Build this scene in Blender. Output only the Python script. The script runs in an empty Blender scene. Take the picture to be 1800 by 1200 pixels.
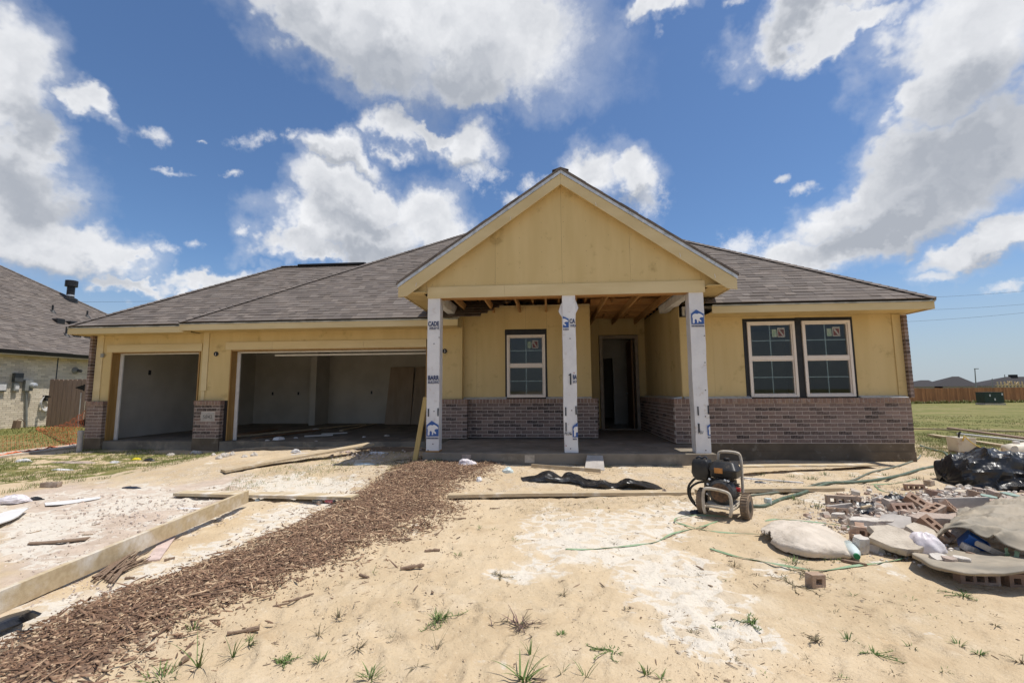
import bpy, bmesh, math, random
import numpy as np
from mathutils import Vector, Matrix
random.seed(11)
rng = np.random.default_rng(11)
S = bpy.context.scene
COL = S.collection

# ------------------------------------------------------------------ camera
F_PX = 800.0                                   # focal length for an 1800 px wide picture
CAM = np.array([-6.877, -9.382, 1.036])
YAW, PIT, ROL = [math.radians(a) for a in (-4.60, 6.22, -0.40)]
cyw, syw = math.cos(YAW), math.sin(YAW)
FW = np.array([syw*math.cos(PIT), cyw*math.cos(PIT), math.sin(PIT)])
_rt = np.array([cyw, -syw, 0.0])
_up = np.cross(_rt, FW)
RT = _rt*math.cos(ROL) + _up*math.sin(ROL)
UP = _up*math.cos(ROL) - _rt*math.sin(ROL)
cd = bpy.data.cameras.new('camera')
cam = bpy.data.objects.new('camera', cd)
COL.objects.link(cam)
cd.sensor_width = 36.0
cd.lens = F_PX/1800*36
cd.clip_start = 0.05
cd.clip_end = 6000
m4 = Matrix.Identity(4)
for i in range(3):
    m4[i][0], m4[i][1], m4[i][2], m4[i][3] = RT[i], UP[i], -FW[i], CAM[i]
cam.matrix_world = m4
S.camera = cam

# ------------------------------------------------------------------ light and exposure
SUN = Vector((0.34, 0.012, 1.0)).normalized()
sl = bpy.data.lights.new('sun', 'SUN')
sl.energy = 4.3
sl.angle = math.radians(0.53)
sl.color = (1.0, 0.955, 0.88)
so = bpy.data.objects.new('sun', sl)
COL.objects.link(so)
so.rotation_euler = SUN.to_track_quat('Z', 'Y').to_euler()
so.location = (0, 0, 30)
S.view_settings.view_transform = 'Standard'
S.view_settings.look = 'None'
S.view_settings.gamma = 1
S.view_settings.use_curve_mapping = False
S.view_settings.exposure = 0.1
S.cycles.max_bounces = 7
S.cycles.diffuse_bounces = 3
S.cycles.glossy_bounces = 3
S.cycles.transmission_bounces = 5
S.cycles.transparent_max_bounces = 8
S.cycles.caustics_reflective = False
S.cycles.caustics_refractive = False
S.cycles.use_denoising = True


def ray(px, py):
    return FW + (px-900)/F_PX*RT - (py-600)/F_PX*UP


def bp(px, py, ax, v):
    """photo pixel -> point where its ray meets the plane axis=v"""
    d = ray(px, py)
    return CAM + (v-CAM[ax])/d[ax]*d


def depth_of(P):
    return float((np.asarray(P, float)-CAM) @ FW)


# ---- small node helper
class NT:
    def __init__(s, tree):
        s.t = tree
        s.t.nodes.clear()

    def n(s, typ, props=None, **inp):
        nd = s.t.nodes.new(typ)
        for k, v in (props or {}).items():
            setattr(nd, k, v)
        for k, v in inp.items():
            key = int(k[1:]) if k[0] == 'i' and k[1:].isdigit() else k.replace('_', ' ')
            sock = nd.inputs[key]
            if isinstance(v, bpy.types.NodeSocket):
                s.t.links.new(v, sock)
            elif isinstance(v, (tuple, list)) and sock.type == 'RGBA' and len(v) == 3:
                sock.default_value = (*v, 1)
            else:
                sock.default_value = v
        return nd

    def math(s, op, a, b=0.0, c=0.0, clamp=False):
        return s.n('ShaderNodeMath', {'operation': op, 'use_clamp': clamp}, i0=a, i1=b, i2=c).outputs[0]

    def mix(s, f, a, b, mode='MIX'):
        nd = s.n('ShaderNodeMix', {'data_type': 'RGBA', 'blend_type': mode})
        for i, v in ((0, f), (6, a), (7, b)):
            sock = nd.inputs[i]
            if isinstance(v, bpy.types.NodeSocket):
                s.t.links.new(v, sock)
            elif i == 0:
                sock.default_value = v
            else:
                sock.default_value = (*v, 1) if len(v) == 3 else v
        return nd.outputs[2]

    def noise(s, vec, scale, detail=4, rough=.55, dist=0.0, w=None):
        nd = s.n('ShaderNodeTexNoise', None, Vector=vec, Scale=scale, Detail=detail, Roughness=rough, Distortion=dist)
        return nd.outputs[0]

    def sstep(s, v, lo, hi, a=0.0, b=1.0):
        nd = s.n('ShaderNodeMapRange', {'interpolation_type': 'SMOOTHSTEP'}, Value=v)
        nd.inputs[1].default_value = lo
        nd.inputs[2].default_value = hi
        nd.inputs[3].default_value = a
        nd.inputs[4].default_value = b
        return nd.outputs[0]

    def vmath(s, op, a, b=None):
        nd = s.n('ShaderNodeVectorMath', {'operation': op})
        for i, v in ((0, a), (1, b)):
            if v is None:
                continue
            if isinstance(v, bpy.types.NodeSocket):
                s.t.links.new(v, nd.inputs[i])
            else:
                nd.inputs[i].default_value = v
        return nd


# ------------------------------------------------------------------ world: clear sky with cumulus
W = bpy.data.worlds.new('World')
S.world = W
W.use_nodes = True
w = NT(W.node_tree)
W.cycles.sampling_method = 'MANUAL'
W.cycles.sample_map_resolution = 512
sky = w.n('ShaderNodeTexSky', {'sky_type': 'NISHITA'})
sky.sun_disc = False
sky.sun_elevation = math.asin(SUN.z)
sky.sun_rotation = math.atan2(SUN.x, SUN.y)
sky.altitude = 10
sky.air_density = 1.0
sky.dust_density = .35
sky.ozone_density = 3.5
dirv = w.n('ShaderNodeTexCoord').outputs['Generated']
# domain warp makes the billows
wn = w.n('ShaderNodeTexNoise', None, Vector=dirv, Scale=5.5, Detail=5.0, Roughness=.62)
warp = w.vmath('SCALE', w.vmath('SUBTRACT', wn.outputs['Color'], (.5, .5, .5)).outputs[0])
warp.inputs['Scale'].default_value = .21
wn2 = w.n('ShaderNodeTexNoise', None, Vector=dirv, Scale=24.0, Detail=6.0, Roughness=.62)
warp2 = w.vmath('SCALE', w.vmath('SUBTRACT', wn2.outputs['Color'], (.5, .5, .5)).outputs[0])
warp2.inputs['Scale'].default_value = .055
dw = w.vmath('ADD', w.vmath('ADD', dirv, warp.outputs[0]).outputs[0], warp2.outputs[0]).outputs[0]


def blob(px, py, rx, ry, tilt=0.0, src=None):
    """an ellipsoidal patch of sky round the direction of one cloud puff: 1 at its heart, 0 at its rim"""
    d = Vector(ray(px, py)).normalized()
    k = d.dot(Vector(FW))
    a = Vector((0, 0, 1)).cross(d).normalized()*-1
    b = a.cross(d).normalized()*-1
    if b.z < 0:
        b = -b
    ct, st = math.cos(math.radians(tilt)), math.sin(math.radians(tilt))
    a2, b2 = a*ct + b*st, b*ct - a*st
    R = Matrix((a2, b2, a2.cross(b2))).transposed()
    mp = w.n('ShaderNodeMapping', {'vector_type': 'TEXTURE'}, Vector=src or dw)
    mp.inputs['Location'].default_value = d
    mp.inputs['Rotation'].default_value = R.to_euler('XYZ')
    s = k*k if k > .3 else .3
    mp.inputs['Scale'].default_value = (rx*1.14/F_PX*(s**.75), ry*1.18/F_PX*(s**.75), .45)
    ln = w.vmath('LENGTH', mp.outputs[0]).outputs['Value']
    return w.math('SUBTRACT', 1.0, ln)


def union(vals, k=.06):
    while len(vals) > 1:
        nxt = []
        for i in range(0, len(vals)-1, 2):
            nxt.append(w.n('ShaderNodeMath', {'operation': 'SMOOTH_MAX'}, i0=vals[i], i1=vals[i+1], i2=k).outputs[0])
        if len(vals) % 2:
            nxt.append(vals[-1])
        vals = nxt
    return vals[0]


CLOUDS = [  # centre and radii in photo pixels (turned into sky directions), tilt
    (760, 25, 300, 90, -8), (640, 50, 170, 85, -25), (850, 95, 150, 75, 0), (520, 5, 120, 50, -20), (930, 60, 80, 70, 20), (860, 160, 60, 40, 0),
    (15, 150, 90, 120, -25), (55, 250, 58, 70, 0), (30, 330, 100, 110, 0), (165, 193, 46, 30, -12), (90, 420, 140, 52, -8), (10, 390, 120, 75, 0), (190, 445, 50, 20, -8),
    (275, 228, 22, 13, 0), (275, 435, 28, 14, 0), (230, 492, 60, 16, 0), (370, 490, 80, 18, 5), (345, 428, 16, 9, 0), (302, 298, 26, 5, 0), (400, 309, 12, 5, 0), (345, 242, 8, 4, 20), (432, 410, 13, 9, 0),
    (430, 245, 34, 16, 20), (508, 240, 15, 13, 0),
    (580, 255, 55, 34, 20), (600, 275, 70, 26, 0), (690, 215, 50, 36, -25), (760, 235, 45, 18, -10), (810, 255, 50, 40, -10), (830, 295, 40, 25, -25),
    (610, 350, 80, 55, -10), (560, 400, 95, 50, 0), (640, 420, 110, 60, 0), (740, 375, 70, 55, -15), (770, 410, 60, 40, 0), (520, 430, 45, 25, 0), (650, 345, 55, 45, 0), (540, 455, 70, 22, 0),
    (1040, 315, 58, 48, 0), (1110, 335, 52, 48, 0), (1130, 360, 40, 30, 0), (935, 328, 22, 18, 0), (898, 350, 18, 12, 0),
    (1160, 15, 70, 24, 5), (1285, 12, 12, 9, 0), (1430, 20, 130, 48, 5), (1480, 60, 70, 28, 0),
    (1700, 60, 150, 110, 0), (1680, 150, 130, 90, 10), (1740, 260, 150, 90, 0), (1600, 180, 60, 50, 20), (1600, 300, 130, 70, 15), (1500, 360, 110, 55, 25), (1560, 400, 130, 50, 15), (1640, 350, 150, 70, 10),
    (1300, 435, 40, 20, 0), (1420, 450, 70, 40, 0), (1480, 435, 90, 40, 15), (1730, 445, 120, 36, 8), (1790, 410, 60, 40, 15), (1580, 455, 14, 8, 20), (1400, 330, 20, 8, 10), (1365, 318, 9, 6, 20), (1780, 505, 40, 7, 5), (1640, 490, 40, 7, -5),
]
body = union([blob(*c) for c in CLOUDS if c[2] > 40])
# small scraps of cloud stay soft and torn
dsm = w.vmath('ADD', dirv, w.vmath('MULTIPLY', w.vmath('ADD', warp.outputs[0], warp2.outputs[0]).outputs[0], (.55, .55, .40)).outputs[0]).outputs[0]
scraps = union([blob(c[0], c[1], c[2]*1.35, c[3]*1.45, c[4], dsm) for c in CLOUDS if c[2] <= 40])
# generic cumulus for the sky outside the picture
gen = w.math('SUBTRACT', w.noise(w.vmath('MULTIPLY', dirv, (1, 1, 1.7)).outputs[0], 2.3, 2, .5), .56)
gen = w.math('MULTIPLY', gen, 2.6)
inview = w.sstep(w.vmath('DOT_PRODUCT', dirv, tuple(FW)).outputs['Value'], .45, .62)
gen = w.math('SUBTRACT', gen, w.math('MULTIPLY', inview, 3.0))
body = w.math('MAXIMUM', body, gen)
fine = w.noise(dirv, 11.0, 8, .58)


def billow(vec, sc, det):
    """heaped, cauliflower-like lumps"""
    v = w.n('ShaderNodeTexVoronoi', {'feature': 'F1', 'normalize': True}, Vector=vec, Scale=sc, Detail=det, Roughness=.5).outputs['Distance']
    return w.math('SUBTRACT', .62, w.math('MULTIPLY', v, 1.25))


puff = billow(dw, 11.0, 2.0)
dens = w.math('ADD', body, w.math('MULTIPLY', w.math('SUBTRACT', fine, .475), .85))
dens = w.math('ADD', dens, w.math('MULTIPLY', puff, .42))
cover = w.sstep(dens, -.06, .56)
sdens = w.math('ADD', scraps, w.math('MULTIPLY', w.math('SUBTRACT', w.noise(dirv, 30.0, 9, .66), .5), 2.6))
cover = w.math('MAXIMUM', cover, w.math('MULTIPLY', w.sstep(sdens, .0, 1.15, 0.0, .85), w.sstep(scraps, -.25, .2)))
wisp = w.sstep(dens, -.34, .30, 0.0, .30)
cover = w.math('MAXIMUM', cover, wisp)


def field(nz_, pf_):
    return w.math('ADD', w.math('MULTIPLY', nz_, .8), w.math('MULTIPLY', pf_, .5))


soft = w.noise(dw, 5.5, 5, .55)
dws = w.vmath('ADD', dw, (.008, .0, .030)).outputs[0]
rel = w.math('MULTIPLY', w.math('SUBTRACT', field(soft, puff), field(w.noise(dws, 5.5, 4, .55), billow(dws, 11.0, 1.0))), 1.35)
GREY = [(640, 120, 200, 70, -15), (800, 150, 150, 55, 0), (720, 175, 150, 40, 0), (560, 70, 90, 50, -25), (40, 330, 110, 50, 0), (70, 462, 150, 26, -5), (60, 225, 40, 60, 0),
        (1700, 270, 190, 85, 10), (1750, 310, 160, 60, 10), (1560, 395, 150, 36, 18), (1620, 420, 130, 30, 12), (1690, 190, 80, 60, 0), (1760, 475, 90, 18, 5), (1400, 40, 60, 30, 0),
        (620, 395, 70, 30, 0), (650, 450, 130, 26, 0), (1100, 378, 60, 16, 0), (590, 290, 55, 14, 0), (800, 290, 50, 14, -10)]
grey = union([blob(*g) for g in GREY], .45)
grey = w.math('MAXIMUM', grey, w.math('SUBTRACT', gen, .45))
dark = w.sstep(w.math('ADD', grey, w.math('MULTIPLY', w.math('SUBTRACT', soft, .5), .7)), -.45, .80)
core = w.sstep(dens, .25, 1.0, .0, .18)
lit = w.math('SUBTRACT', w.math('ADD', w.math('SUBTRACT', .86, w.math('MULTIPLY', dark, .70)), rel), core, clamp=True)
ccol = w.mix(lit, (.40, .43, .485), (.84, .85, .875))
skycol = w.n('ShaderNodeMix', {'data_type': 'RGBA', 'blend_type': 'MULTIPLY'})
skycol.inputs[0].default_value = 1
w.t.links.new(sky.outputs[0], skycol.inputs[6])
SKY_K = .115
skycol.inputs[7].default_value = (.74, .86, .98, 1)
elev = w.n('ShaderNodeSeparateXYZ', None, Vector=dirv).outputs[2]
hazef = w.sstep(elev, -.04, .26, .90, 0.0)
skyhz = w.mix(hazef, skycol.outputs[2], (3.7, 4.2, 4.75))
bg_sky = w.n('ShaderNodeBackground', None, Color=skyhz, Strength=SKY_K)
bg_cloud = w.n('ShaderNodeBackground', None, Color=ccol, Strength=1.0)
cover = w.math('MULTIPLY', cover, w.sstep(elev, .0, .10))
mixs = w.n('ShaderNodeMixShader', None, i0=cover, i1=bg_sky.outputs[0], i2=bg_cloud.outputs[0])
wo = w.n('ShaderNodeOutputWorld')
w.t.links.new(mixs.outputs[0], wo.inputs[0])

# ------------------------------------------------------------------ materials
MATS = {}


def mat(name, col, col2=None, rough=.8, scale=6.0, detail=5, contrast=(.35, .65), bump=0.0, bscale=None, metal=0.0, rnd=0.0, cols=None, grain=None,
        spec=.35, dirt=None, coat=0.0, trans=0.0, sheen=0.0):
    """procedural surface: two colours mixed by noise, optional per-piece colours, grain along one axis, dirt and bump"""
    m = bpy.data.materials.new(name)
    m.use_nodes = True
    t = NT(m.node_tree)
    pos = t.n('ShaderNodeTexCoord').outputs['Object']
    vec = pos
    if grain:
        vec = t.vmath('MULTIPLY', pos, grain).outputs[0]
    nz = t.noise(vec, scale, detail)
    f = t.sstep(nz, *contrast)
    col2 = col2 or tuple(c*.75 for c in col)
    c = t.mix(f, col, col2)
    if cols:
        g = t.n('ShaderNodeNewGeometry').outputs['Random Per Island']
        oi = t.n('ShaderNodeObjectInfo').outputs['Random']
        r = t.math('FRACT', t.math('ADD', g, oi))
        cr = t.n('ShaderNodeValToRGB', None, Fac=r)
        cr.color_ramp.interpolation = 'CONSTANT'
        el = cr.color_ramp.elements
        while len(el) < len(cols):
            el.new(.5)
        for i, cc in enumerate(cols):
            el[i].position = i/len(cols)
            el[i].color = (*cc, 1)
        c = t.mix(t.math('MULTIPLY', f, .45), cr.outputs[0], c)
        r2 = t.math('FRACT', t.math('MULTIPLY', r, 37.7))
        hv = t.n('ShaderNodeHueSaturation', None, Color=c, Value=t.math('ADD', .86, t.math('MULTIPLY', r2, .28)))
        c = hv.outputs[0]
    if rnd:
        g = t.n('ShaderNodeNewGeometry').outputs['Random Per Island']
        oi = t.n('ShaderNodeObjectInfo').outputs['Random']
        r = t.math('FRACT', t.math('ADD', g, oi))
        hv = t.n('ShaderNodeHueSaturation', None, Color=c, Value=t.math('ADD', 1-rnd/2, t.math('MULTIPLY', r, rnd)))
        c = hv.outputs[0]
    if dirt:
        dcol, amt, dsc = dirt
        df = t.sstep(t.noise(pos, dsc, 6, .65), .62-amt*.35, .72, 0, .85)
        c = t.mix(df, c, dcol)
    b = t.n('ShaderNodeBsdfPrincipled', None, Base_Color=c, Roughness=rough, Metallic=metal)
    b.inputs['Specular IOR Level'].default_value = spec
    b.inputs['Coat Weight'].default_value = coat
    b.inputs['Transmission Weight'].default_value = trans
    if bump:
        bn = t.n('ShaderNodeBump', None, Height=t.noise(vec, bscale or scale*6, 6, .6), Strength=1.0, Distance=bump)
        t.t.links.new(bn.outputs[0], b.inputs['Normal'])
    o = t.n('ShaderNodeOutputMaterial')
    t.t.links.new(b.outputs[0], o.inputs[0])
    MATS[name] = m
    return m


M_SIDING = mat('yellow_sheathing', (.61, .465, .225), (.555, .415, .19), .75, 1.3, 6, grain=(2.2, 2.2, .35), bump=.0015, bscale=60, dirt=((.40, .29, .12), .12, 2.5), rnd=.06)
M_TRIM = mat('primed_trim', (.63, .51, .29), (.57, .45, .24), .7, 3, 5, bump=.001, bscale=40, grain=(.3, 1, 1), rnd=.05)
M_BRICK = mat('brick', (.23, .165, .138), (.32, .24, .205), .9, 22, 6, bump=.003, bscale=70,
              cols=[(.185, .130, .108), (.205, .138, .113), (.155, .110, .094), (.225, .163, .136), (.060, .046, .041), (.19, .138, .118), (.235, .168, .138), (.095, .070, .060), (.17, .122, .102)],
              dirt=((.36, .31, .28), .14, 9))
M_SILLBRICK = mat('rowlock_brick', (.26, .165, .125), (.32, .22, .17), .9, 22, 6, bump=.003, bscale=70, cols=[(.25, .16, .12), (.22, .14, .11), (.28, .19, .14)], dirt=((.36, .31, .28), .14, 9))
M_MORTAR = mat('mortar', (.62, .53, .47), (.54, .46, .40), .95, 14, 5, bump=.004, bscale=90)
M_CONC = mat('slab_concrete', (.25, .215, .17), (.18, .15, .115), .9, 2.2, 7, bump=.003, bscale=45, dirt=((.36, .31, .24), .25, 3.0))
M_FOUND = mat('foundation_concrete', (.165, .125, .085), (.115, .088, .06), .9, 3.0, 7, bump=.004, bscale=45, dirt=((.30, .25, .19), .2, 4.0))
SH = [(.7*x*1.20+.3*.152, .7*y*1.21+.3*.128, .7*z*1.12+.3*.112) for x, y, z in [(.150, .122, .110), (.118, .096, .088), (.172, .142, .130), (.135, .112, .104), (.095, .078, .072), (.158, .134, .126), (.128, .102, .090), (.110, .092, .088)]]
M_SHINGLE = mat('asphalt_shingle', (.14, .115, .105), (.10, .085, .08), .95, 60, 4, bump=.002, bscale=300, cols=SH)
M_DECKDARK = mat('roof_felt', (.035, .03, .03), None, .95, 5)
M_WRAP = mat('white_house_wrap', (.74, .73, .72), (.66, .65, .65), .5, 3, 5, bump=.006, bscale=7, dirt=((.55, .49, .42), .10, 6))
M_BLUE = mat('blue_print', (.035, .095, .30), (.04, .11, .33), .5, 20)
M_NAVY = mat('navy_print', (.025, .045, .13), None, .5, 20)
M_INK = mat('dark_print', (.04, .045, .06), None, .5, 20)
M_WHITEPRINT = mat('white_print', (.74, .73, .72), (.7, .69, .69), .5, 8)
M_WINFRAME = mat('almond_vinyl', (.76, .68, .60), (.73, .65, .57), .35, 5)
M_MUNTIN = mat('grey_muntin', (.62, .68, .66), None, .4, 8)
M_TAPE = mat('black_flashing_tape', (.012, .012, .013), (.02, .02, .02), .45, 8, bump=.004, bscale=12)
M_WHITETRIM = mat('white_stop_trim', (.74, .72, .69), (.68, .66, .63), .5, 6)
M_JAMB = mat('stained_jamb', (.36, .215, .075), (.29, .165, .05), .6, 3, 6, grain=(8, 8, .6), bump=.001, bscale=25)
M_LUMBER = mat('raw_lumber', (.52, .30, .12), (.42, .22, .08), .75, 4, 6, grain=(6, .6, 6), bump=.001, bscale=30, rnd=.25)
M_LUMBERX = mat('raw_lumber_lengthwise', (.50, .27, .10), (.40, .20, .07), .75, 4, 6, grain=(.6, 6, 6), bump=.001, bscale=30, rnd=.25)
M_BOARD = mat('weathered_board', (.50, .40, .265), (.41, .315, .20), .85, 3.5, 7, grain=(.5, 7, 7), bump=.002, bscale=30, dirt=((.62, .56, .47), .25, 5))
M_BOARDP = mat('plastered_board', (.52, .42, .27), (.44, .34, .21), .85, 3.5, 7, grain=(.5, 7, 7), bump=.002, bscale=30, dirt=((.74, .70, .64), .45, 3))
M_STUD = mat('yellow_stud', (.46, .33, .13), (.40, .28, .10), .75, 3.5, 7, grain=(5, 5, .5), bump=.001, bscale=30)
M_DRYWALL = mat('grey_drywall', (.58, .545, .49), (.50, .47, .42), .9, 1.2, 5)
M_LEAN = mat('tan_hardboard', (.40, .31, .23), (.34, .26, .19), .7, 2, 5, grain=(3, 3, .5))
M_PLY = mat('brown_hardboard', (.22, .13, .07), (.18, .10, .055), .7, 2, 5, grain=(3, 3, .5))
M_GFLOOR = mat('dusty_slab', (.22, .19, .15), (.14, .12, .095), .9, 1.6, 7, dirt=((.36, .30, .22), .3, 2.2))
M_METALDARK = mat('dark_metal', (.03, .03, .032), None, .4, 8, metal=.6)
M_DRIP = mat('dull_drip_edge', (.42, .40, .33), (.22, .22, .18), .6, 5, dirt=((.62, .60, .54), .12, 2.0))
M_GALV = mat('galvanised_drip', (.62, .64, .66), (.50, .52, .54), .4, 9, metal=.35, dirt=((.25, .27, .24), .3, 7))
M_NAIL = mat('nail_head', (.05, .035, .03), None, .5, 8)
M_PLAQUE = mat('cast_stone', (.44, .40, .36), (.38, .345, .31), .9, 10, bump=.002)
M_PLAQUETXT = mat('cast_stone_recess', (.20, .18, .165), None, .9, 10)
M_BLACK = mat('black_plastic', (.014, .014, .015), (.024, .023, .022), .42, 12, dirt=((.10, .08, .06), .12, 10))
M_FILM = mat('black_plastic_film', (.010, .010, .011), (.020, .020, .022), .34, 7, bump=.004, bscale=10, spec=.5, dirt=((.16, .14, .12), .10, 6))
M_TYRE = mat('dusty_rubber', (.27, .195, .13), (.13, .098, .07), .9, 12, bump=.004, bscale=40)
M_RIM = mat('wheel_rim', (.03, .028, .026), None, .6, 10)
M_TUBE = mat('cream_steel_tube', (.52, .46, .38), (.40, .34, .26), .45, 9, dirt=((.22, .14, .07), .25, 10))
M_ENGINE = mat('black_engine', (.03, .025, .02), (.075, .055, .04), .5, 14, dirt=((.24, .17, .11), .3, 14))
M_GRILLE = mat('rusty_grille', (.20, .12, .07), (.10, .07, .05), .8, 40)
M_FIN = mat('engine_fins', (.09, .085, .08), (.05, .05, .048), .5, 20, metal=.4)
M_ORANGE = mat('orange_label', (.40, .17, .04), (.5, .22, .06), .6, 15)
M_RED = mat('red_plastic', (.35, .03, .03), None, .45, 15)
M_GREENHOSE = mat('green_hose', (.085, .125, .085), (.12, .15, .11), .55, 10, dirt=((.30, .27, .20), .25, 5))
M_GREENHOSE2 = mat('grey_green_hose', (.13, .15, .115), (.17, .18, .14), .6, 10, dirt=((.30, .27, .20), .3, 5))
M_STRAP = mat('green_strapping', (.20, .30, .16), (.26, .36, .22), .45, 10)
M_YHOSE = mat('yellow_hose', (.60, .42, .07), (.55, .40, .10), .5, 10)
M_CLINE = mat('grey_liner', (.36, .305, .23), (.22, .195, .155), .75, 2.9, 7, bump=.006, bscale=14, dirt=((.46, .39, .29), .42, 2.2))
M_CONCRETE2 = mat('broken_concrete', (.56, .485, .39), (.45, .385, .305), .95, 9, 8, bump=.010, bscale=45, dirt=((.36, .30, .24), .2, 9))
M_PINKCONC = mat('pinkish_concrete', (.44, .35, .29), (.34, .27, .225), .95, 9, 8, bump=.012, bscale=40, dirt=((.56, .50, .43), .3, 8))
M_MORTARL = mat('white_mortar_lump', (.60, .55, .49), (.48, .43, .37), .95, 12, 8, bump=.014, bscale=34, dirt=((.36, .31, .26), .2, 12))
M_SACK = mat('hardened_cement', (.62, .54, .45), (.50, .43, .35), .95, 6, 8, bump=.014, bscale=26, dirt=((.60, .54, .46), .3, 3))
M_LOOSEBRICK = mat('loose_brick', (.33, .215, .15), (.42, .31, .24), .9, 14, 6, bump=.004, bscale=60, cols=[(.31, .20, .14), (.36, .25, .175), (.28, .185, .14), (.37, .28, .21)], dirt=((.54, .47, .39), .45, 7))
M_BLUEBIN = mat('blue_plastic', (.02, .09, .32), (.025, .11, .36), .35, 6)
M_BAGW = mat('white_plastic_bag', (.72, .68, .69), (.62, .56, .57), .35, 6, bump=.01, bscale=10)
M_PET = mat('clear_plastic', (.62, .68, .66), (.55, .62, .60), .2, 8)
M_GREENCAP = mat('green_cap', (.02, .22, .08), None, .4, 8)
M_BUCKET = mat('dirty_white_plastic', (.62, .56, .46), (.55, .49, .40), .5, 6, dirt=((.34, .20, .13), .15, 6))
M_CLOD = mat('powder_clod', (.5, .41, .34), None, .95, 20, cols=[(.52, .43, .36), (.62, .55, .48), (.44, .35, .29), (.56, .47, .40)])
M_RUBBLE = mat('rubble_bits', (.5, .44, .38), None, .95, 20, cols=[(.60, .54, .47), (.48, .41, .34), (.68, .63, .57), (.36, .25, .19), (.54, .47, .40), (.44, .37, .31), (.63, .57, .50), (.40, .30, .24)])
M_MULCH = mat('bark_mulch', (.26, .155, .095), None, .9, 20, cols=[(.235, .138, .088), (.30, .185, .118), (.165, .098, .064), (.44, .30, .19), (.26, .158, .10), (.20, .118, .076), (.56, .41, .265), (.125, .076, .052)])
M_TWIG = mat('dry_twig', (.18, .12, .085), (.26, .18, .12), .9, 20, grain=(1, 6, 6), bump=.004, bscale=40)
M_GRASS = mat('grass_blades', (.15, .17, .05), None, .7, 20, cols=[(.15, .18, .045), (.19, .21, .06), (.12, .15, .035), (.28, .25, .10), (.22, .225, .08)])
M_LAWN = mat('lawn_blades', (.11, .14, .03), None, .7, 20, cols=[(.15, .18, .035), (.19, .205, .05), (.125, .155, .035), (.26, .23, .075)])
M_DRY = mat('dry_weed', (.22, .17, .10), None, .8, 20, cols=[(.24, .19, .11), (.17, .13, .085), (.29, .235, .14), (.13, .125, .06)])
M_PURPLE = mat('reddish_weed', (.16, .09, .075), None, .7, 20, cols=[(.17, .095, .085), (.13, .085, .07), (.15, .13, .065)])
M_FRESH = mat('fresh_grass', (.085, .14, .03), None, .65, 20, cols=[(.085, .145, .03), (.12, .18, .045), (.07, .12, .03), (.16, .19, .06)])
M_NBRICK = mat('painted_white_brick', (.66, .58, .46), (.60, .52, .41), .9, 20, 5, bump=.002, bscale=50, cols=[(.70, .61, .475), (.67, .585, .45), (.73, .64, .50), (.64, .555, .43)])
M_NMORTAR = mat('pale_mortar', (.58, .51, .41), None, .95, 12)
M_GUTTER = mat('black_gutter', (.012, .012, .012), None, .4, 10)
M_GREYBOX = mat('grey_utility_box', (.26, .265, .25), (.22, .225, .21), .5, 8)
M_DARKBOX = mat('dark_utility_box', (.085, .088, .085), None, .5, 8)
M_CEDAR = mat('weathered_cedar', (.36, .25, .19), (.29, .20, .15), .85, 3, 6, grain=(7, 7, .5), bump=.002, bscale=20, rnd=.22)
M_REDCEDAR = mat('stained_cedar', (.36, .165, .068), (.28, .12, .048), .85, 2.5, 6, grain=(5, 5, .5), rnd=.45)
M_NET = mat('orange_net', (.62, .16, .06), (.52, .12, .05), .6, 10)
M_PVC = mat('grey_pvc', (.42, .39, .37), (.38, .35, .33), .5, 6, dirt=((.30, .25, .2), .2, 8))
M_TRANS = mat('green_transformer', (.022, .042, .03), (.03, .05, .037), .45, 5)
M_DARKROOF = mat('far_roof', (.045, .04, .042), (.035, .032, .034), .9, 8)
M_FARWALL = mat('far_wall', (.40, .36, .31), None, .9, 5)
M_FRAMEWOOD = mat('pine_framing', (.66, .52, .33), (.58, .44, .26), .8, 5, rnd=.2)
M_WIRE = mat('wire', (.05, .05, .055), None, .6, 5)
M_SOIL = mat('damp_soil', (.12, .075, .05), (.16, .105, .07), .95, 9, 6, bump=.01, bscale=25)
M_LITTER = mat('ground_litter', (.26, .19, .13), None, .9, 20, cols=[(.22, .155, .105), (.34, .25, .16), (.15, .11, .08), (.44, .36, .27), (.28, .20, .135)])
M_PAPER = mat('white_scrap', (.70, .68, .66), (.62, .60, .58), .6, 6, bump=.004, bscale=20)
M_PINKFOAM = mat('pinkish_scrap', (.60, .47, .42), None, .8, 8)
M_CANG = mat('dark_can', (.08, .09, .085), (.2, .2, .2), .35, 40, metal=.5)
M_CANR = mat('red_can', (.40, .04, .06), (.5, .3, .3), .35, 40, metal=.3)
M_YELLOW = mat('yellow_tape_roll', (.75, .62, .03), None, .5, 8)

# glass: reflects, lets the dark room show
M_GLASS = bpy.data.materials.new('window_glass')
M_GLASS.use_nodes = True
t = NT(M_GLASS.node_tree)
fr = t.n('ShaderNodeFresnel', None, IOR=1.6)
gl = t.n('ShaderNodeBsdfGlossy', None, Color=(.9, .92, .95), Roughness=.015)
tr = t.n('ShaderNodeBsdfTransparent', None, Color=(.72, .80, .80))
mx = t.n('ShaderNodeMixShader', None, i0=t.math('MULTIPLY', fr.outputs[0], .85), i1=tr.outputs[0], i2=gl.outputs[0])
t.t.links.new(mx.outputs[0], t.n('ShaderNodeOutputMaterial').inputs[0])

# ------------------------------------------------------------------ object helpers
WM = {}                                          # world matrices of the empties


def tag(o, label=None, cat=None, group=None, kind=None):
    for k, v in (('label', label), ('category', cat), ('group', group), ('kind', kind)):
        if v:
            o[k] = v
    return o


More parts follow.
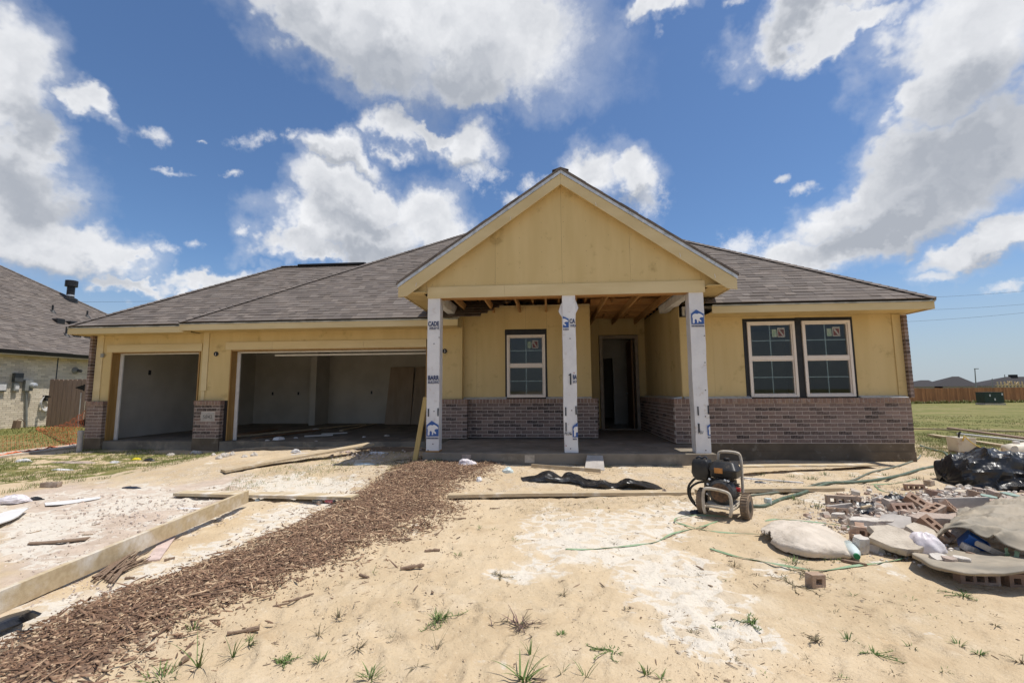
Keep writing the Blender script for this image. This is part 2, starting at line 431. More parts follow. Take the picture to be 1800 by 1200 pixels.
def thing(name, label, cat, loc=(0, 0, 0), group=None, rz=0.0, rot=None):
    o = bpy.data.objects.new(name, None)
    COL.objects.link(o)
    o.empty_display_size = .1
    R = (rot or Matrix.Rotation(rz, 4, 'Z')).to_4x4()
    o.matrix_world = Matrix.Translation(Vector(loc)) @ R
    WM[o.name] = Matrix.Translation(Vector(loc)) @ R
    return tag(o, label, cat, group)


def link_mesh(name, me, parent=None, mx=None):
    o = bpy.data.objects.new(name, me)
    COL.objects.link(o)
    if parent is not None:
        o.parent = parent
    if mx is not None:
        o.matrix_basis = mx
    WM[o.name] = (WM[parent.name] if parent is not None else Matrix.Identity(4)) @ (mx if mx is not None else Matrix.Identity(4))
    return o


class MB:
    """collects faces and links them as ONE mesh object"""

    def __init__(s):
        s.v = []
        s.f = []

    def add(s, vs, fs):
        b = len(s.v)
        s.v.extend([tuple(map(float, p)) for p in vs])
        s.f.extend([tuple(i+b for i in f) for f in fs])
        return s

    def box(s, c, d, R=None):
        hx, hy, hz = d[0]/2, d[1]/2, d[2]/2
        P = [(-hx, -hy, -hz), (hx, -hy, -hz), (hx, hy, -hz), (-hx, hy, -hz), (-hx, -hy, hz), (hx, -hy, hz), (hx, hy, hz), (-hx, hy, hz)]
        if R is not None:
            P = [tuple(R @ Vector(p)) for p in P]
        P = [(p[0]+c[0], p[1]+c[1], p[2]+c[2]) for p in P]
        return s.add(P, [(3, 2, 1, 0), (4, 5, 6, 7), (0, 1, 5, 4), (1, 2, 6, 5), (2, 3, 7, 6), (3, 0, 4, 7)])

    def b2(s, x0, x1, y0, y1, z0, z1):
        return s.box(((x0+x1)/2, (y0+y1)/2, (z0+z1)/2), (abs(x1-x0), abs(y1-y0), abs(z1-z0)))

    def bar(s, p, q, wd, h, up=(0, 0, 1)):
        p, q = Vector(p), Vector(q)
        a = (q-p)
        L = a.length
        a.normalize()
        u = Vector(up)
        u = (u - a*u.dot(a)).normalized()
        v = u.cross(a)
        R = Matrix((a, v, u)).transposed()
        return s.box((p+q)/2, (L, wd, h), R)

    def tube(s, pts, r, n=8, caps=True):
        P = [Vector(p) for p in pts]
        m = len(P)
        rs = r if isinstance(r, (list, tuple)) else [r]*m
        ref = Vector((0, 0, 1))
        rings = []
        for i in range(m):
            tdir = (P[min(i+1, m-1)] - P[max(i-1, 0)]).normalized()
            u = ref - tdir*ref.dot(tdir)
            if u.length < .05:
                u = Vector((1, 0, 0)) - tdir*tdir.x
            u.normalize()
            v = tdir.cross(u)
            rings.append([P[i] + (u*math.cos(2*math.pi*k/n) + v*math.sin(2*math.pi*k/n))*rs[i] for k in range(n)])
            ref = u
        vs = [p for rg in rings for p in rg]
        fs = [(i*n+k, i*n+(k+1) % n, (i+1)*n+(k+1) % n, (i+1)*n+k) for i in range(m-1) for k in range(n)]
        if caps:
            fs += [tuple(range(n-1, -1, -1)), tuple((m-1)*n+k for k in range(n))]
        return s.add(vs, fs)

    def prism(s, poly, vec):
        n = len(poly)
        P = [Vector(p) for p in poly]
        Q = [p+Vector(vec) for p in P]
        return s.add(P+Q, [tuple(range(n)), tuple(range(2*n-1, n-1, -1))] + [((i+1) % n, i, n+i, n+(i+1) % n) for i in range(n)])

    def grid(s, A):
        A = np.asarray(A, float)
        h, wd = A.shape[:2]
        return s.add(A.reshape(-1, 3), [(i*wd+j, i*wd+j+1, (i+1)*wd+j+1, (i+1)*wd+j) for i in range(h-1) for j in range(wd-1)])

    def lathe(s, prof, c, n=20, axis=None):
        R = axis if axis is not None else Matrix.Identity(3)
        vs, m = [], len(prof)
        for r, z in prof:
            for k in range(n):
                a = 2*math.pi*k/n
                p = R @ Vector((r*math.cos(a), r*math.sin(a), z))
                vs.append((p.x+c[0], p.y+c[1], p.z+c[2]))
        fs = [(i*n+k, i*n+(k+1) % n, (i+1)*n+(k+1) % n, (i+1)*n+k) for i in range(m-1) for k in range(n)]
        fs += [tuple(range(n-1, -1, -1)), tuple((m-1)*n+k for k in range(n))]
        return s.add(vs, fs)

    def build(s, name, material, parent=None, local=False, smooth=False, kind=None, bevel=0.0, solid=0.0, label=None):
        V = np.asarray(s.v, float)
        if parent is not None and not local:
            Mi = np.array(WM[parent.name].inverted())
            V = V @ Mi[:3, :3].T + Mi[:3, 3]
        me = bpy.data.meshes.new(name)
        me.from_pydata(V.tolist(), [], s.f)
        me.materials.append(material)
        if smooth:
            me.polygons.foreach_set('use_smooth', [True]*len(me.polygons))
        me.update()
        o = link_mesh(name, me, parent)
        if solid:
            sm = o.modifiers.new('thickness', 'SOLIDIFY')
            sm.thickness = solid
            sm.offset = 0
        if bevel:
            bm_ = o.modifiers.new('edge', 'BEVEL')
            bm_.width = bevel
            bm_.segments = 2
            bm_.limit_method = 'ANGLE'
        if kind:
            o['kind'] = kind
        if label:
            o['label'] = label
        return o


def subd(P, n=6):
    """smooth curve through points (Catmull-Rom)"""
    P = [np.asarray(p, float) for p in P]
    Q = [2*P[0]-P[1]] + P + [2*P[-1]-P[-2]]
    out = []
    for i in range(1, len(Q)-2):
        a, b, c, d = Q[i-1:i+3]
        for k in range(n):
            t_ = k/n
            out.append(.5*((2*b)+(-a+c)*t_+(2*a-5*b+4*c-d)*t_*t_+(-a+3*b-3*c+d)*t_**3))
    out.append(P[-1])
    return out


def patch(rows, nu=6, nv=6):
    """smooth surface through a grid of points"""
    R = [subd(r, nu) for r in rows]
    cols = [subd([r[j] for r in R], nv) for j in range(len(R[0]))]
    return np.array(cols).transpose(1, 0, 2)


def copy_tree(o, parent=None):
    c = o.copy()
    COL.objects.link(c)
    c.parent = parent
    c.matrix_parent_inverse = Matrix.Identity(4)
    for ch in list(o.children):
        copy_tree(ch, c)
    return c


# ------------------------------------------------------------------ noise and ground height
def _h(ix, iy, s):
    n = (ix.astype(np.int64)*374761393 + iy.astype(np.int64)*668265263 + s*974711) & 0xffffffff
    n = ((n ^ (n >> 13))*1274126177) & 0xffffffff
    return ((n ^ (n >> 16)) & 0xffff)/65535.0


def vnoise(x, y, s=0):
    x, y = np.asarray(x, float), np.asarray(y, float)
    ix, iy = np.floor(x), np.floor(y)
    fx, fy = x-ix, y-iy
    fx, fy = fx*fx*(3-2*fx), fy*fy*(3-2*fy)
    a, b, c, d = _h(ix, iy, s), _h(ix+1, iy, s), _h(ix, iy+1, s), _h(ix+1, iy+1, s)
    return (a*(1-fx)+b*fx)*(1-fy)+(c*(1-fx)+d*fx)*fy


def fbm(x, y, s=0, o=4):
    v, a = 0, .5
    for i in range(o):
        v = v + a*vnoise(np.asarray(x)*2**i, np.asarray(y)*2**i, s+i*17)
        a *= .5
    return v/(1-.5**o)


def sst(v, a, b):
    t_ = np.clip((np.asarray(v, float)-a)/(b-a), 0, 1)
    return t_*t_*(3-2*t_)


def gflat(x, y):
    x, y = np.asarray(x, float), np.asarray(y, float)
    z = -.335 + .17*sst(-x, 19, 26) + .05*(fbm(x*.45, y*.45, 3)-.5) + .030*(fbm(x*2.1, y*2.1, 9, 4)-.5)
    # the yard rises towards the porch and the double garage
    z = z + .10*sst(y, -3.1, -1.5)*sst(-x, 3.7, 4.5)*sst(x, -15.2, -13.2)*(y < 2)
    fr = sst(y, -1.7, .5)*sst(-np.abs(x+11.9)+2.8, 0, .8)*(y < 1.6)
    z = z + fr*(.045+.05*(fbm(x*2.6, y*2.6, 41, 3)-.5)) + .03*sst(1-np.hypot((x+10.6)/1.2, (y-.3)/.6), 0, .6)
    z = z + .05*sst(y, -.4, .7)*sst(-np.abs(x+16.4)+1.9, 0, .6)*(y < 1.6)
    return z


def to_ground(px, py, z0=-.335):
    p = bp(px, py, 2, z0)
    for _ in range(4):
        p = bp(px, py, 2, float(gflat(p[0], p[1])))
    return p


def poly_world(pxs):
    return np.array([bp(x, y, 2, -.335)[:2] for x, y in pxs])


def sdist(X, Y, P):
    """signed distance to polygon, positive inside"""
    d = np.full(X.shape, 1e9)
    ins = np.zeros(X.shape, bool)
    n = len(P)
    for i in range(n):
        x1, y1 = P[i]
        x2, y2 = P[(i+1) % n]
        ex, ey = x2-x1, y2-y1
        tt = np.clip(((X-x1)*ex+(Y-y1)*ey)/(ex*ex+ey*ey+1e-12), 0, 1)
        d = np.minimum(d, np.hypot(X-x1-tt*ex, Y-y1-tt*ey))
        c = (y1 > Y) != (y2 > Y)
        with np.errstate(divide='ignore', invalid='ignore'):
            ins ^= c & (X < (x2-x1)*(Y-y1)/(y2-y1+1e-15)+x1)
    return np.where(ins, d, -d)


MULCH = poly_world([(-60, 1150), (0, 1127), (67, 1100), (123, 1072), (208, 1040), (260, 1024), (335, 995), (400, 970), (461, 943), (510, 925), (570, 895), (625, 866), (680, 838), (730, 820), (790, 809), (900, 812),
                    (893, 826), (850, 845), (800, 864), (803, 900), (735, 932), (640, 976), (550, 1022), (405, 1080), (300, 1135), (180, 1200), (0, 1290), (-140, 1300)])
SPILL = poly_world([(930, 905), (965, 880), (1010, 903), (1080, 898), (1180, 888), (1235, 905), (1190, 940), (1140, 950), (1235, 985), (1290, 1030), (1300, 1060), (1275, 1085), (1335, 1130),
                    (1300, 1152), (1230, 1145), (1170, 1118), (1150, 1085), (1125, 1045), (1080, 1028), (1100, 1003), (1060, 985), (1000, 990), (975, 975), (940, 965)])
WHITES = [poly_world(p) for p in (
    [(67, 1100), (208, 1040), (335, 995), (461, 943), (560, 900), (630, 862), (560, 872), (460, 900), (380, 945), (280, 985), (180, 1025), (0, 1095), (0, 1125)],
    [(0, 975), (0, 915), (60, 900), (140, 905), (180, 880), (260, 868), (340, 868), (400, 872), (330, 890), (200, 905), (120, 950), (40, 985)],
    [(430, 880), (560, 880), (620, 862), (640, 850), (520, 838), (420, 850)],
    [(880, 1010), (940, 990), (985, 1005), (940, 1015)], [(1420, 880), (1480, 870), (1560, 880), (1500, 900)], [(290, 925), (380, 890), (420, 885), (400, 905), (330, 935)])]
PINK = poly_world([(-40, 1060), (-40, 880), (120, 848), (300, 850), (440, 838), (470, 868), (340, 930), (160, 1010), (0, 1075)])
GRASSY = poly_world([(-60, 792), (60, 800), (134, 790), (240, 793), (330, 797), (420, 802), (330, 818), (230, 838), (120, 845), (-60, 872)])


def mulch_d(x, y):
    return sdist(np.atleast_1d(np.asarray(x, float)), np.atleast_1d(np.asarray(y, float)), MULCH)


def gz(x, y):
    z = gflat(x, y)
    d = mulch_d(x, y) + .18*(fbm(np.atleast_1d(x)*3, np.atleast_1d(y)*3, 31, 3)-.5)
    r = z + .045*sst(d, -.05, .25)
    return float(r[0]) if np.ndim(x) == 0 else r


def G(px, py, h=0.0):
    """photo pixel -> point h above the ground"""
    p = to_ground(px, py)
    for _ in range(4):
        p = bp(px, py, 2, gz(float(p[0]), float(p[1]))+h)
    return p


def fast_mesh(name, V, quads, tris, material, smooth=False):
    """mesh straight from arrays"""
    me = bpy.data.meshes.new(name)
    V = np.asarray(V, np.float32)
    nq, nt = len(quads), len(tris)
    me.vertices.add(len(V))
    me.vertices.foreach_set('co', V.ravel())
    me.loops.add(nq*4+nt*3)
    idx = np.concatenate([np.asarray(quads, np.int32).ravel(), np.asarray(tris, np.int32).ravel()]).astype(np.int32)
    me.loops.foreach_set('vertex_index', idx)
    me.polygons.add(nq+nt)
    st = np.concatenate([np.arange(nq)*4, nq*4+np.arange(nt)*3]).astype(np.int32)
    me.polygons.foreach_set('loop_start', st)
    me.update(calc_edges=True)
    me.validate()
    if smooth:
        me.polygons.foreach_set('use_smooth', [True]*len(me.polygons))
    me.materials.append(material)
    return me


def blades_mesh(name, P, ang, L, lean, wd, curl, seg, material):
    """many bent grass blades at once"""
    P = np.asarray(P, float)
    n = len(P)
    d = np.stack([np.cos(ang), np.sin(ang), 0*ang], 1)
    s_ = np.stack([-np.sin(ang), np.cos(ang), 0*ang], 1)*(wd/2)[:, None]
    C = [P]
    for k in range(seg):
        th = lean+curl*(k/seg)
        C.append(C[-1]+(d*np.sin(th)[:, None]+np.array([0, 0, 1])*np.cos(th)[:, None])*(L/seg)[:, None])
    V = []
    for k in range(seg):
        w_ = 1-(k/seg)**1.6*.75
        V += [C[k]-s_*w_, C[k]+s_*w_]
    V.append(C[seg])
    m = 2*seg+1
    V = np.stack(V, 1).reshape(-1, 3)
    b0 = (np.arange(n)*m)[:, None]
    q_ = np.concatenate([b0+np.array([[2*k, 2*k+1, 2*k+3, 2*k+2]]) for k in range(seg-1)], 0) if seg > 1 else np.zeros((0, 4), int)
    t_ = b0+np.array([[2*seg-2, 2*seg-1, 2*seg]])
    return fast_mesh(name, V, q_, t_, material)


CHIPQ = np.array([(4, 5, 6, 7), (0, 1, 5, 4), (1, 2, 6, 5), (2, 3, 7, 6), (3, 0, 4, 7)])


def chips_mesh(name, C, L, wd, h, yaw, pitch, roll, material):
    """many little slivers at once"""
    base = np.array([(-1, -.3, -1), (.2, -1, -1), (1, .1, -1), (-.1, 1, -1), (-.95, -.2, 1), (.15, -.9, 1), (.95, .1, 1), (-.1, .9, 1)], float)
    n = len(C)
    P = base[None]*np.stack([L/2, wd/2, h/2], 1)[:, None, :]
    def rot(P, a, i, j):
        c, s = np.cos(a)[:, None], np.sin(a)[:, None]
        x, y = P[:, :, i].copy(), P[:, :, j].copy()
        P[:, :, i], P[:, :, j] = x*c-y*s, x*s+y*c
        return P
    P = rot(P, roll, 1, 2)
    P = rot(P, pitch, 0, 2)
    P = rot(P, yaw, 0, 1)
    P = P+np.asarray(C)[:, None, :]
    q_ = ((np.arange(n)*8)[:, None, None]+CHIPQ[None]).reshape(-1, 4)
    return fast_mesh(name, P.reshape(-1, 3), q_, np.zeros((0, 3), int), material)


class Sep:
    """like MB.b2 but every box becomes an object of its own"""

    def __init__(s, name, m, parent):
        s.a = (name, m, parent)

    def b2(s, *q_):
        mb_ = MB()
        mb_.b2(*q_)
        mb_.build(*s.a)

    def build(s, *q_, **k_):
        pass


# ================================================================== THE SETTING: ground
def build_ground():
    yc = math.pi/2 - YAW
    fine = np.linspace(yc+math.radians(60), yc-math.radians(60), 620)
    rest = np.linspace(yc-math.radians(60), yc-math.radians(300), 60)[1:-1]
    az = np.concatenate([fine, rest])
    rr = [.9]
    while rr[-1] < 70:
        rr.append(rr[-1]*(1.0082 if rr[-1] > 2 else 1.02))
    while rr[-1] < 5000:
        rr.append(rr[-1]*1.25)
    rr = np.array(rr)
    A, Rr = np.meshgrid(az, rr)
    X = CAM[0]+Rr*np.cos(A)
    Y = CAM[1]+Rr*np.sin(A)
    Z = gz(X.ravel(), Y.ravel()).reshape(X.shape)
    near = Rr < 14
    Z = Z + np.where(near, .012*(fbm(X*9, Y*9, 51, 3)-.5)*2*np.clip((15-Rr)/8, 0, 1), 0)
    # boot prints in the loose sand
    rp_ = random.Random(5)
    for _ in range(170):
        r_ = 2.2*(9/2.2)**rp_.random()
        a_ = math.pi/2-YAW+rp_.uniform(-.85, .85)
        fx, fy, fa = CAM[0]+r_*math.cos(a_), CAM[1]+r_*math.sin(a_), rp_.uniform(0, 6.28)
        for s_ in (0, 1):
            cx_, cy_ = fx+s_*.62*math.cos(fa)+s_*.16*math.sin(fa), fy+s_*.62*math.sin(fa)-s_*.16*math.cos(fa)
            u = (X-cx_)*math.cos(fa)+(Y-cy_)*math.sin(fa)
            v = -(X-cx_)*math.sin(fa)+(Y-cy_)*math.cos(fa)
            q2 = (u/.14)**2+(v/.055)**2
            ok_ = q2 < 5
            Z[ok_] += (-.016*np.exp(-q2[ok_]**2)+.005*np.exp(-(np.sqrt(q2[ok_])-1.35)**2*9))*rp_.uniform(.4, 1)
    # trodden hollows
    Z = Z - .018*sst(fbm(X*4.2, Y*4.2, 77, 2), .62, .78)*(Rr < 12)
    nr, na = X.shape
    V = np.column_stack([X.ravel(), Y.ravel(), Z.ravel()])
    i = np.arange(nr-1)[:, None]*na
    j = np.arange(na)[None, :]
    jn = (j+1) % na
    Fq = np.stack([(i+j), (i+na+j), (i+na+jn), (i+jn)], -1).reshape(-1, 4)
    # the polar grid runs clockwise: flip so normals point up
    Fq = Fq[:, ::1]
    V = np.vstack([V, [[CAM[0], CAM[1], float(gz(CAM[0], CAM[1]))]]])
    c = len(V)-1
    tri = [(c, int(k), int((k+1) % na)) for k in range(na)]
    me = bpy.data.meshes.new('ground')
    me.from_pydata(V.tolist(), [], Fq.tolist()+tri)
    me.update()
    if me.polygons[0].normal.z < 0:
        me.flip_normals()
    me.polygons.foreach_set('use_smooth', [True]*len(me.polygons))
    x, y = V[:, 0], V[:, 1]
    r = np.hypot(x-CAM[0], y-CAM[1])
    nb = fbm(x*1.7, y*1.7, 5, 5)
    nf = fbm(x*6, y*6, 15, 4)
    nj = (nb-.5)*.55+(nf-.5)*.5
    white = np.zeros(len(V))
    sp = sdist(x, y, SPILL)
    hol = sst(fbm(x*3.9, y*3.9, 61, 6), .40, .50)
    white = np.maximum(white, sst(sp+nj*.5, -.30, .32)*(1-.42*sst(y, -5.0, -4.5)))
    for P in WHITES:
        white = np.maximum(white, sst(sdist(x, y, P)+nj*.5, -.25, .30))
    white = np.maximum(white, .5*sst(fbm(x*2.3, y*2.3, 91, 5), .66, .80)*(r < 14))
    white = np.maximum(white, .45*sst(fbm(x*2.1, y*2.1, 191, 4), .40, .66)*sst(sdist(x, y, PINK), -.4, .3))
    pink = sst(sdist(x, y, PINK)+nj*.7, -.1, .35)
    mul = sst(mulch_d(x, y)+nj*.6, .0, .40)
    field = sst(np.where(x > -.2, np.minimum((x+.2)*.5+.6, y-.2+nj*3), -1), .3, 3.5)
    lawn = sst(np.where(x < -18.6, (-x-18.9)*1.2 + nj*.6, -1) * 1.0, 0.0, .35)*sst(y, -4, -1)
    patchy = sst(sdist(x, y, GRASSY)+nj*1.6, 0, .7)*sst(nf, .38, .6)
    weeds = sst(fbm(x*1.3, y*1.3, 121, 5), .58, .72)*sst(y, -3.4, -1.6)*(x < -1)*.35
    far = sst(np.maximum(np.abs(x+8)-14, 0)+np.maximum(y-6, 0), 2, 10)
    grass = np.clip(np.maximum.reduce([field, lawn, patchy, weeds, far*.95]), 0, 1)
    damp = sst(-np.hypot((x+10.2)/1.3, (y-.35)/.55)+1+nj*.8, 0, .5)*.9
    damp = np.maximum(damp, .7*sst(-np.abs(y-.45)+.28+nj*.5, 0, .25)*sst(-np.abs(x+13.4)+1.8, 0, .5))
    ca = me.color_attributes.new('zone', 'FLOAT_COLOR', 'POINT')
    ca.data.foreach_set('color', np.column_stack([white, grass, mul, np.ones(len(V))]).ravel())
    cb = me.color_attributes.new('zone2', 'FLOAT_COLOR', 'POINT')
    cb.data.foreach_set('color', np.column_stack([pink, damp, sst(y, -4.3, -3.0)*sst(-x, -1.5, 0)*sst(x, -16, -13)*sst(nj+.1, -.15, .25)+.8*sst(-np.hypot((x+3.2)/2.2, (y+4.2)/1.1)+1, 0, .5)*(x > -5.6), np.ones(len(V))]).ravel())
    m = bpy.data.materials.new('sandy_ground')
    m.use_nodes = True
    t = NT(m.node_tree)
    pos = t.n('ShaderNodeTexCoord').outputs['Object']
    n1 = t.noise(pos, .9, 7, .6)
    n2 = t.noise(pos, 7.0, 6, .62)
    n3 = t.noise(pos, 46.0, 5, .6)
    n4 = t.noise(pos, 160.0, 3, .6)
    z = t.n('ShaderNodeSeparateColor', None, Color=t.n('ShaderNodeAttribute', {'attribute_name': 'zone'}).outputs['Color'])
    z2 = t.n('ShaderNodeSeparateColor', None, Color=t.n('ShaderNodeAttribute', {'attribute_name': 'zone2'}).outputs['Color'])
    sand = t.mix(t.sstep(n1, .3, .7), (.495, .38, .24), (.575, .452, .30))
    n0 = t.noise(pos, 2.6, 7, .65)
    sand = t.mix(t.sstep(n0, .50, .72, 0, .55), sand, (.43, .31, .185))
    sand = t.mix(t.sstep(n0, .50, .30, 0, .5), sand, (.61, .51, .375))
    sand = t.mix(t.sstep(n2, .55, .75, 0, .45), sand, (.40, .285, .17))
    sand = t.mix(t.sstep(n3, .58, .72, 0, .5), sand, (.33, .245, .155))
    sand = t.mix(t.sstep(n3, .42, .30, 0, .4), sand, (.66, .56, .42))
    sand = t.mix(t.sstep(n4, .60, .76, 0, .6), sand, (.25, .18, .12))
    # trampled, littered yard close to the house: greyer and dirtier
    sand = t.mix(t.math('MULTIPLY', z2.outputs[2], t.sstep(n2, .40, .62, .15, .75)), sand, t.mix(t.sstep(n3, .4, .62), (.33, .25, .16), (.60, .54, .46)))
    pk = t.mix(t.sstep(n2, .35, .65), (.56, .455, .375), (.45, .36, .29))
    pk = t.mix(t.sstep(n3, .55, .72, 0, .6), pk, (.33, .25, .205))
    sand = t.mix(t.math('MULTIPLY', z2.outputs[0], .85), sand, pk)
    # dried plaster: solid where thick, lace-like with round holes where it ran thin, a faint veil of dust around
    wv = t.n('ShaderNodeTexNoise', None, Vector=pos, Scale=5.0, Detail=5.0, Roughness=.6).outputs['Color']
    wv = t.vmath('SCALE', t.vmath('SUBTRACT', wv, (.5, .5, .5)).outputs[0])
    wv.inputs['Scale'].default_value = .34
    wpos = t.vmath('MULTIPLY', t.vmath('ADD', pos, wv.outputs[0]).outputs[0], (1.0, 1.35, 1.0)).outputs[0]
    vo = t.n('ShaderNodeTexVoronoi', {'feature': 'DISTANCE_TO_EDGE'}, Vector=wpos, Scale=4.2).outputs['Distance']
    lace = t.sstep(vo, .02, .26, .5, -.22)
    wsp = t.math('ADD', t.math('ADD', z.outputs[0], lace), t.math('MULTIPLY', t.math('SUBTRACT', n2, .5), 1.0))
    wsp = t.math('ADD', wsp, t.math('MULTIPLY', t.math('SUBTRACT', n3, .5), .35))
    wsp = t.math('MULTIPLY', wsp, t.sstep(z.outputs[0], .02, .22))
    wf = t.math('MAXIMUM', t.sstep(wsp, .55, .95, 0, .9), t.sstep(z.outputs[0], .1, .9, 0, .42))
    wf = t.math('MULTIPLY', wf, t.sstep(n3, .28, .50, .72, 1.0))
    sand = t.mix(wf, sand, t.mix(t.sstep(n3, .4, .7), (.67, .615, .53), (.57, .515, .43)))
    gbig = t.noise(t.vmath('MULTIPLY', pos, (.5, 1.6, 1)).outputs[0], .45, 6, .65)
    gr = t.mix(t.sstep(n2, .30, .75), (.135, .14, .04), (.215, .20, .07))
    gr = t.mix(t.sstep(gbig, .46, .62, 0, .8), gr, (.27, .22, .095))
    gr = t.mix(t.sstep(n1, .56, .70, 0, .65), gr, (.33, .25, .14))
    gr = t.mix(t.sstep(n3, .5, .7, 0, .5), gr, (.09, .09, .03))
    gf = t.sstep(t.math('ADD', z.outputs[1], t.math('MULTIPLY', t.math('SUBTRACT', n3, .5), .8)), .3, .75)
    sand = t.mix(gf, sand, gr)
    mu = t.mix(t.sstep(n3, .35, .65), (.13, .083, .058), (.25, .165, .115))
    mf = t.sstep(t.math('ADD', z.outputs[2], t.math('MULTIPLY', t.math('SUBTRACT', n3, .5), .9)), .4, .65)
    sand = t.mix(mf, sand, mu)
    sand = t.mix(t.sstep(t.math('ADD', z2.outputs[1], t.math('MULTIPLY', t.math('SUBTRACT', n3, .5), .8)), .3, .8, 0, .85), sand, (.15, .105, .07))
    n5 = t.noise(pos, 18.0, 5, .6)
    hgt = t.math('ADD', t.math('ADD', t.math('MULTIPLY', n2, .024), t.math('MULTIPLY', n5, .014)), t.math('ADD', t.math('MULTIPLY', n3, .009), t.math('MULTIPLY', n4, .0028)))
    bn = t.n('ShaderNodeBump', None, Height=hgt, Strength=.95, Distance=1.0)
    b = t.n('ShaderNodeBsdfPrincipled', None, Base_Color=sand, Roughness=.95, Normal=bn.outputs[0])
    b.inputs['Specular IOR Level'].default_value = .2
    t.t.links.new(b.outputs[0], t.n('ShaderNodeOutputMaterial').inputs[0])
    me.materials.append(m)
    o = link_mesh('ground', me)
    tag(o, 'pale sandy building lot with white plaster spills and a grassy field', 'ground', kind='structure')


build_ground()

# ================================================================== THE HOUSE
dG = .82                                          # garage brick face
HOUSE = thing('house', 'unfinished single-storey house with yellow sheathing, brick skirt and open garage', 'house', (-8.0, 2.0, -.335))

# ---- brickwork: bricks are collected first, the 300 that show largest become parts
BR = []                                           # centre, axis, length, height, depth, kind, yaw
BH, BP, BL, BD, J = .0662, .0762, .254, .088, .010


def brick_run(axis, u0, u1, face, out, z0, n, off=0.0, skip=None):
    """stretcher bond along axis between u0 and u1; face = coordinate of the brick face, out = -1/+1 its outward side"""
    for c in range(n):
        z = z0 + c*BP + BP/2
        s = u0 - BL + ((c % 2)*BL/2 + off) % BL
        while s < u1:
            a, b = max(s, u0), min(s+BL-J, u1)
            if b-a > .03 and not (skip and skip((a+b)/2, z)):
                pr = random.uniform(-.0015, .002)
                cf = face - out*BD/2 + out*pr
                c3 = ((a+b)/2, cf, z) if axis == 'x' else (cf, (a+b)/2, z)
                BR.append((c3, axis, b-a, BH, BD, 0, random.uniform(-.004, .004)))
            s += BL


def rowlock_run(axis, u0, u1, face, out, z0=.766):
    f0, f1 = sorted((face+out*.012, face-out*.125))
    rm_ = MB()
    if axis == 'x':
        rm_.b2(u0+.006, u1-.006, f0, f1, z0+.002, z0+.090)
    else:
        rm_.b2(f0, f1, u0+.006, u1-.006, z0+.002, z0+.090)
    rm_.build('mortar_bed', M_MORTAR, HOUSE)
    n = max(1, int(round((u1-u0)/BP)))
    pt = (u1-u0)/n
    for i in range(n):
        u = u0+(i+.5)*pt
        cf = face + out*.018 - out*.075
        c3 = (u, cf, z0+.047+random.uniform(-.0015, .0015)) if axis == 'x' else (cf, u, z0+.047)
        BR.append((c3, axis, pt-J, .092, .15, 1, random.uniform(-.006, .006)))


mo = Sep('mortar_bed', M_MORTAR, HOUSE)
BZ0 = .002
# front wall of the room beside the porch
brick_run('x', -4.40, .03, 0, -1, BZ0, 10, .02)
rowlock_run('x', -4.41, .0, 0, -1)
mo.b2(-4.39, .022, .0035, .09, -.005, .83)
# its return beside the entry
brick_run('y', .095, 3.42, -4.40, -1, BZ0, 10, .1)
rowlock_run('y', .14, 3.40, -4.40, -1)
mo.b2(-4.3965, -4.31, .091, 3.45, -.004, .829)
# porch back wall
brick_run('x', -8.72, -5.80, 1.02, -1, BZ0, 10, .06)
rowlock_run('x', -8.70, -5.80, 1.02, -1)
mo.b2(-8.80, -5.805, 1.0235, 1.11, -.005, .83)
# return beside entry (faces the house wall opposite)
brick_run('y', 1.115, 3.42, -5.80, 1, BZ0, 10, .1)
mo.b2(-5.89, -5.81, 1.112, 3.45, -.004, .829)
# entry wall either side of the door
brick_run('x', -5.79, -5.52, 3.42, -1, BZ0, 10, .0)
brick_run('x', -4.36, -4.05, 3.42, -1, BZ0, 10, .0)
mo.b2(-5.80, -5.52, 3.43, 3.5, -.005, .83)
mo.b2(-4.36, -4.05, 3.43, 3.5, -.005, .83)
# garage piers
PLQ = (-15.05, -14.715, .385, .595)
inpl = lambda u, z: PLQ[0]-.09 < u < PLQ[1]+.09 and PLQ[2]-.02 < z < PLQ[3]+.02
for (x0, x1) in ((-17.985, -17.56), (-15.235, -14.58), (-9.66, -8.72)):
    n0 = len(BR)
    brick_run('x', x0, x1, dG, -1, BZ0, 10, .07, inpl if x0 == -15.235 else None)
    rowlock_run('x', x0-.01, x1+.01, dG, -1)
    mo.b2(x0+.004, x1-.004, dG+.0035, dG+.088, -.005, .83)
    for xf, o_ in ((x0, -1), (x1, 1)):
        if xf in (-8.72,):
            continue
        brick_run('y', dG+.098, dG+.30, xf, o_, BZ0, 10, .0)
        a_, b_ = (xf+.0035, xf+.085) if o_ < 0 else (xf-.085, xf-.0035)
        mo.b2(a_, b_, dG+.0885, dG+.31, -.004, .829)
# short bricks beside the number stone
for c in range(10):
    z = BZ0+c*BP+BP/2
    if PLQ[2]-.02 < z < PLQ[3]+.02:
        for a, b in ((-15.235, PLQ[0]-.012), (PLQ[1]+.012, -14.58)):
            BR.append((((a+b)/2, dG+BD/2, z), 'x', b-a-.002, BH, BD, 0, 0))
brick_run('y', dG+.098, 1.015, -8.72, 1, BZ0, 10, .05)
rowlock_run('y', dG+.14, .98, -8.72, 1)
mo.b2(-8.805, -8.7235, dG+.0885, 1.023, -.004, .829)
# brick ends of the side walls, seen edge-on above the skirt
for xf, y0 in ((.055, .02), (-18.09, dG+.03)):
    for c in range(21):
        BR.append(((xf+.035, y0+.06, .90+c*BP), 'x', .07, BH, .12, 0, 0))
    mo.b2(xf+.006, xf+.064, y0+.006, y0+.13, .86, 2.48)
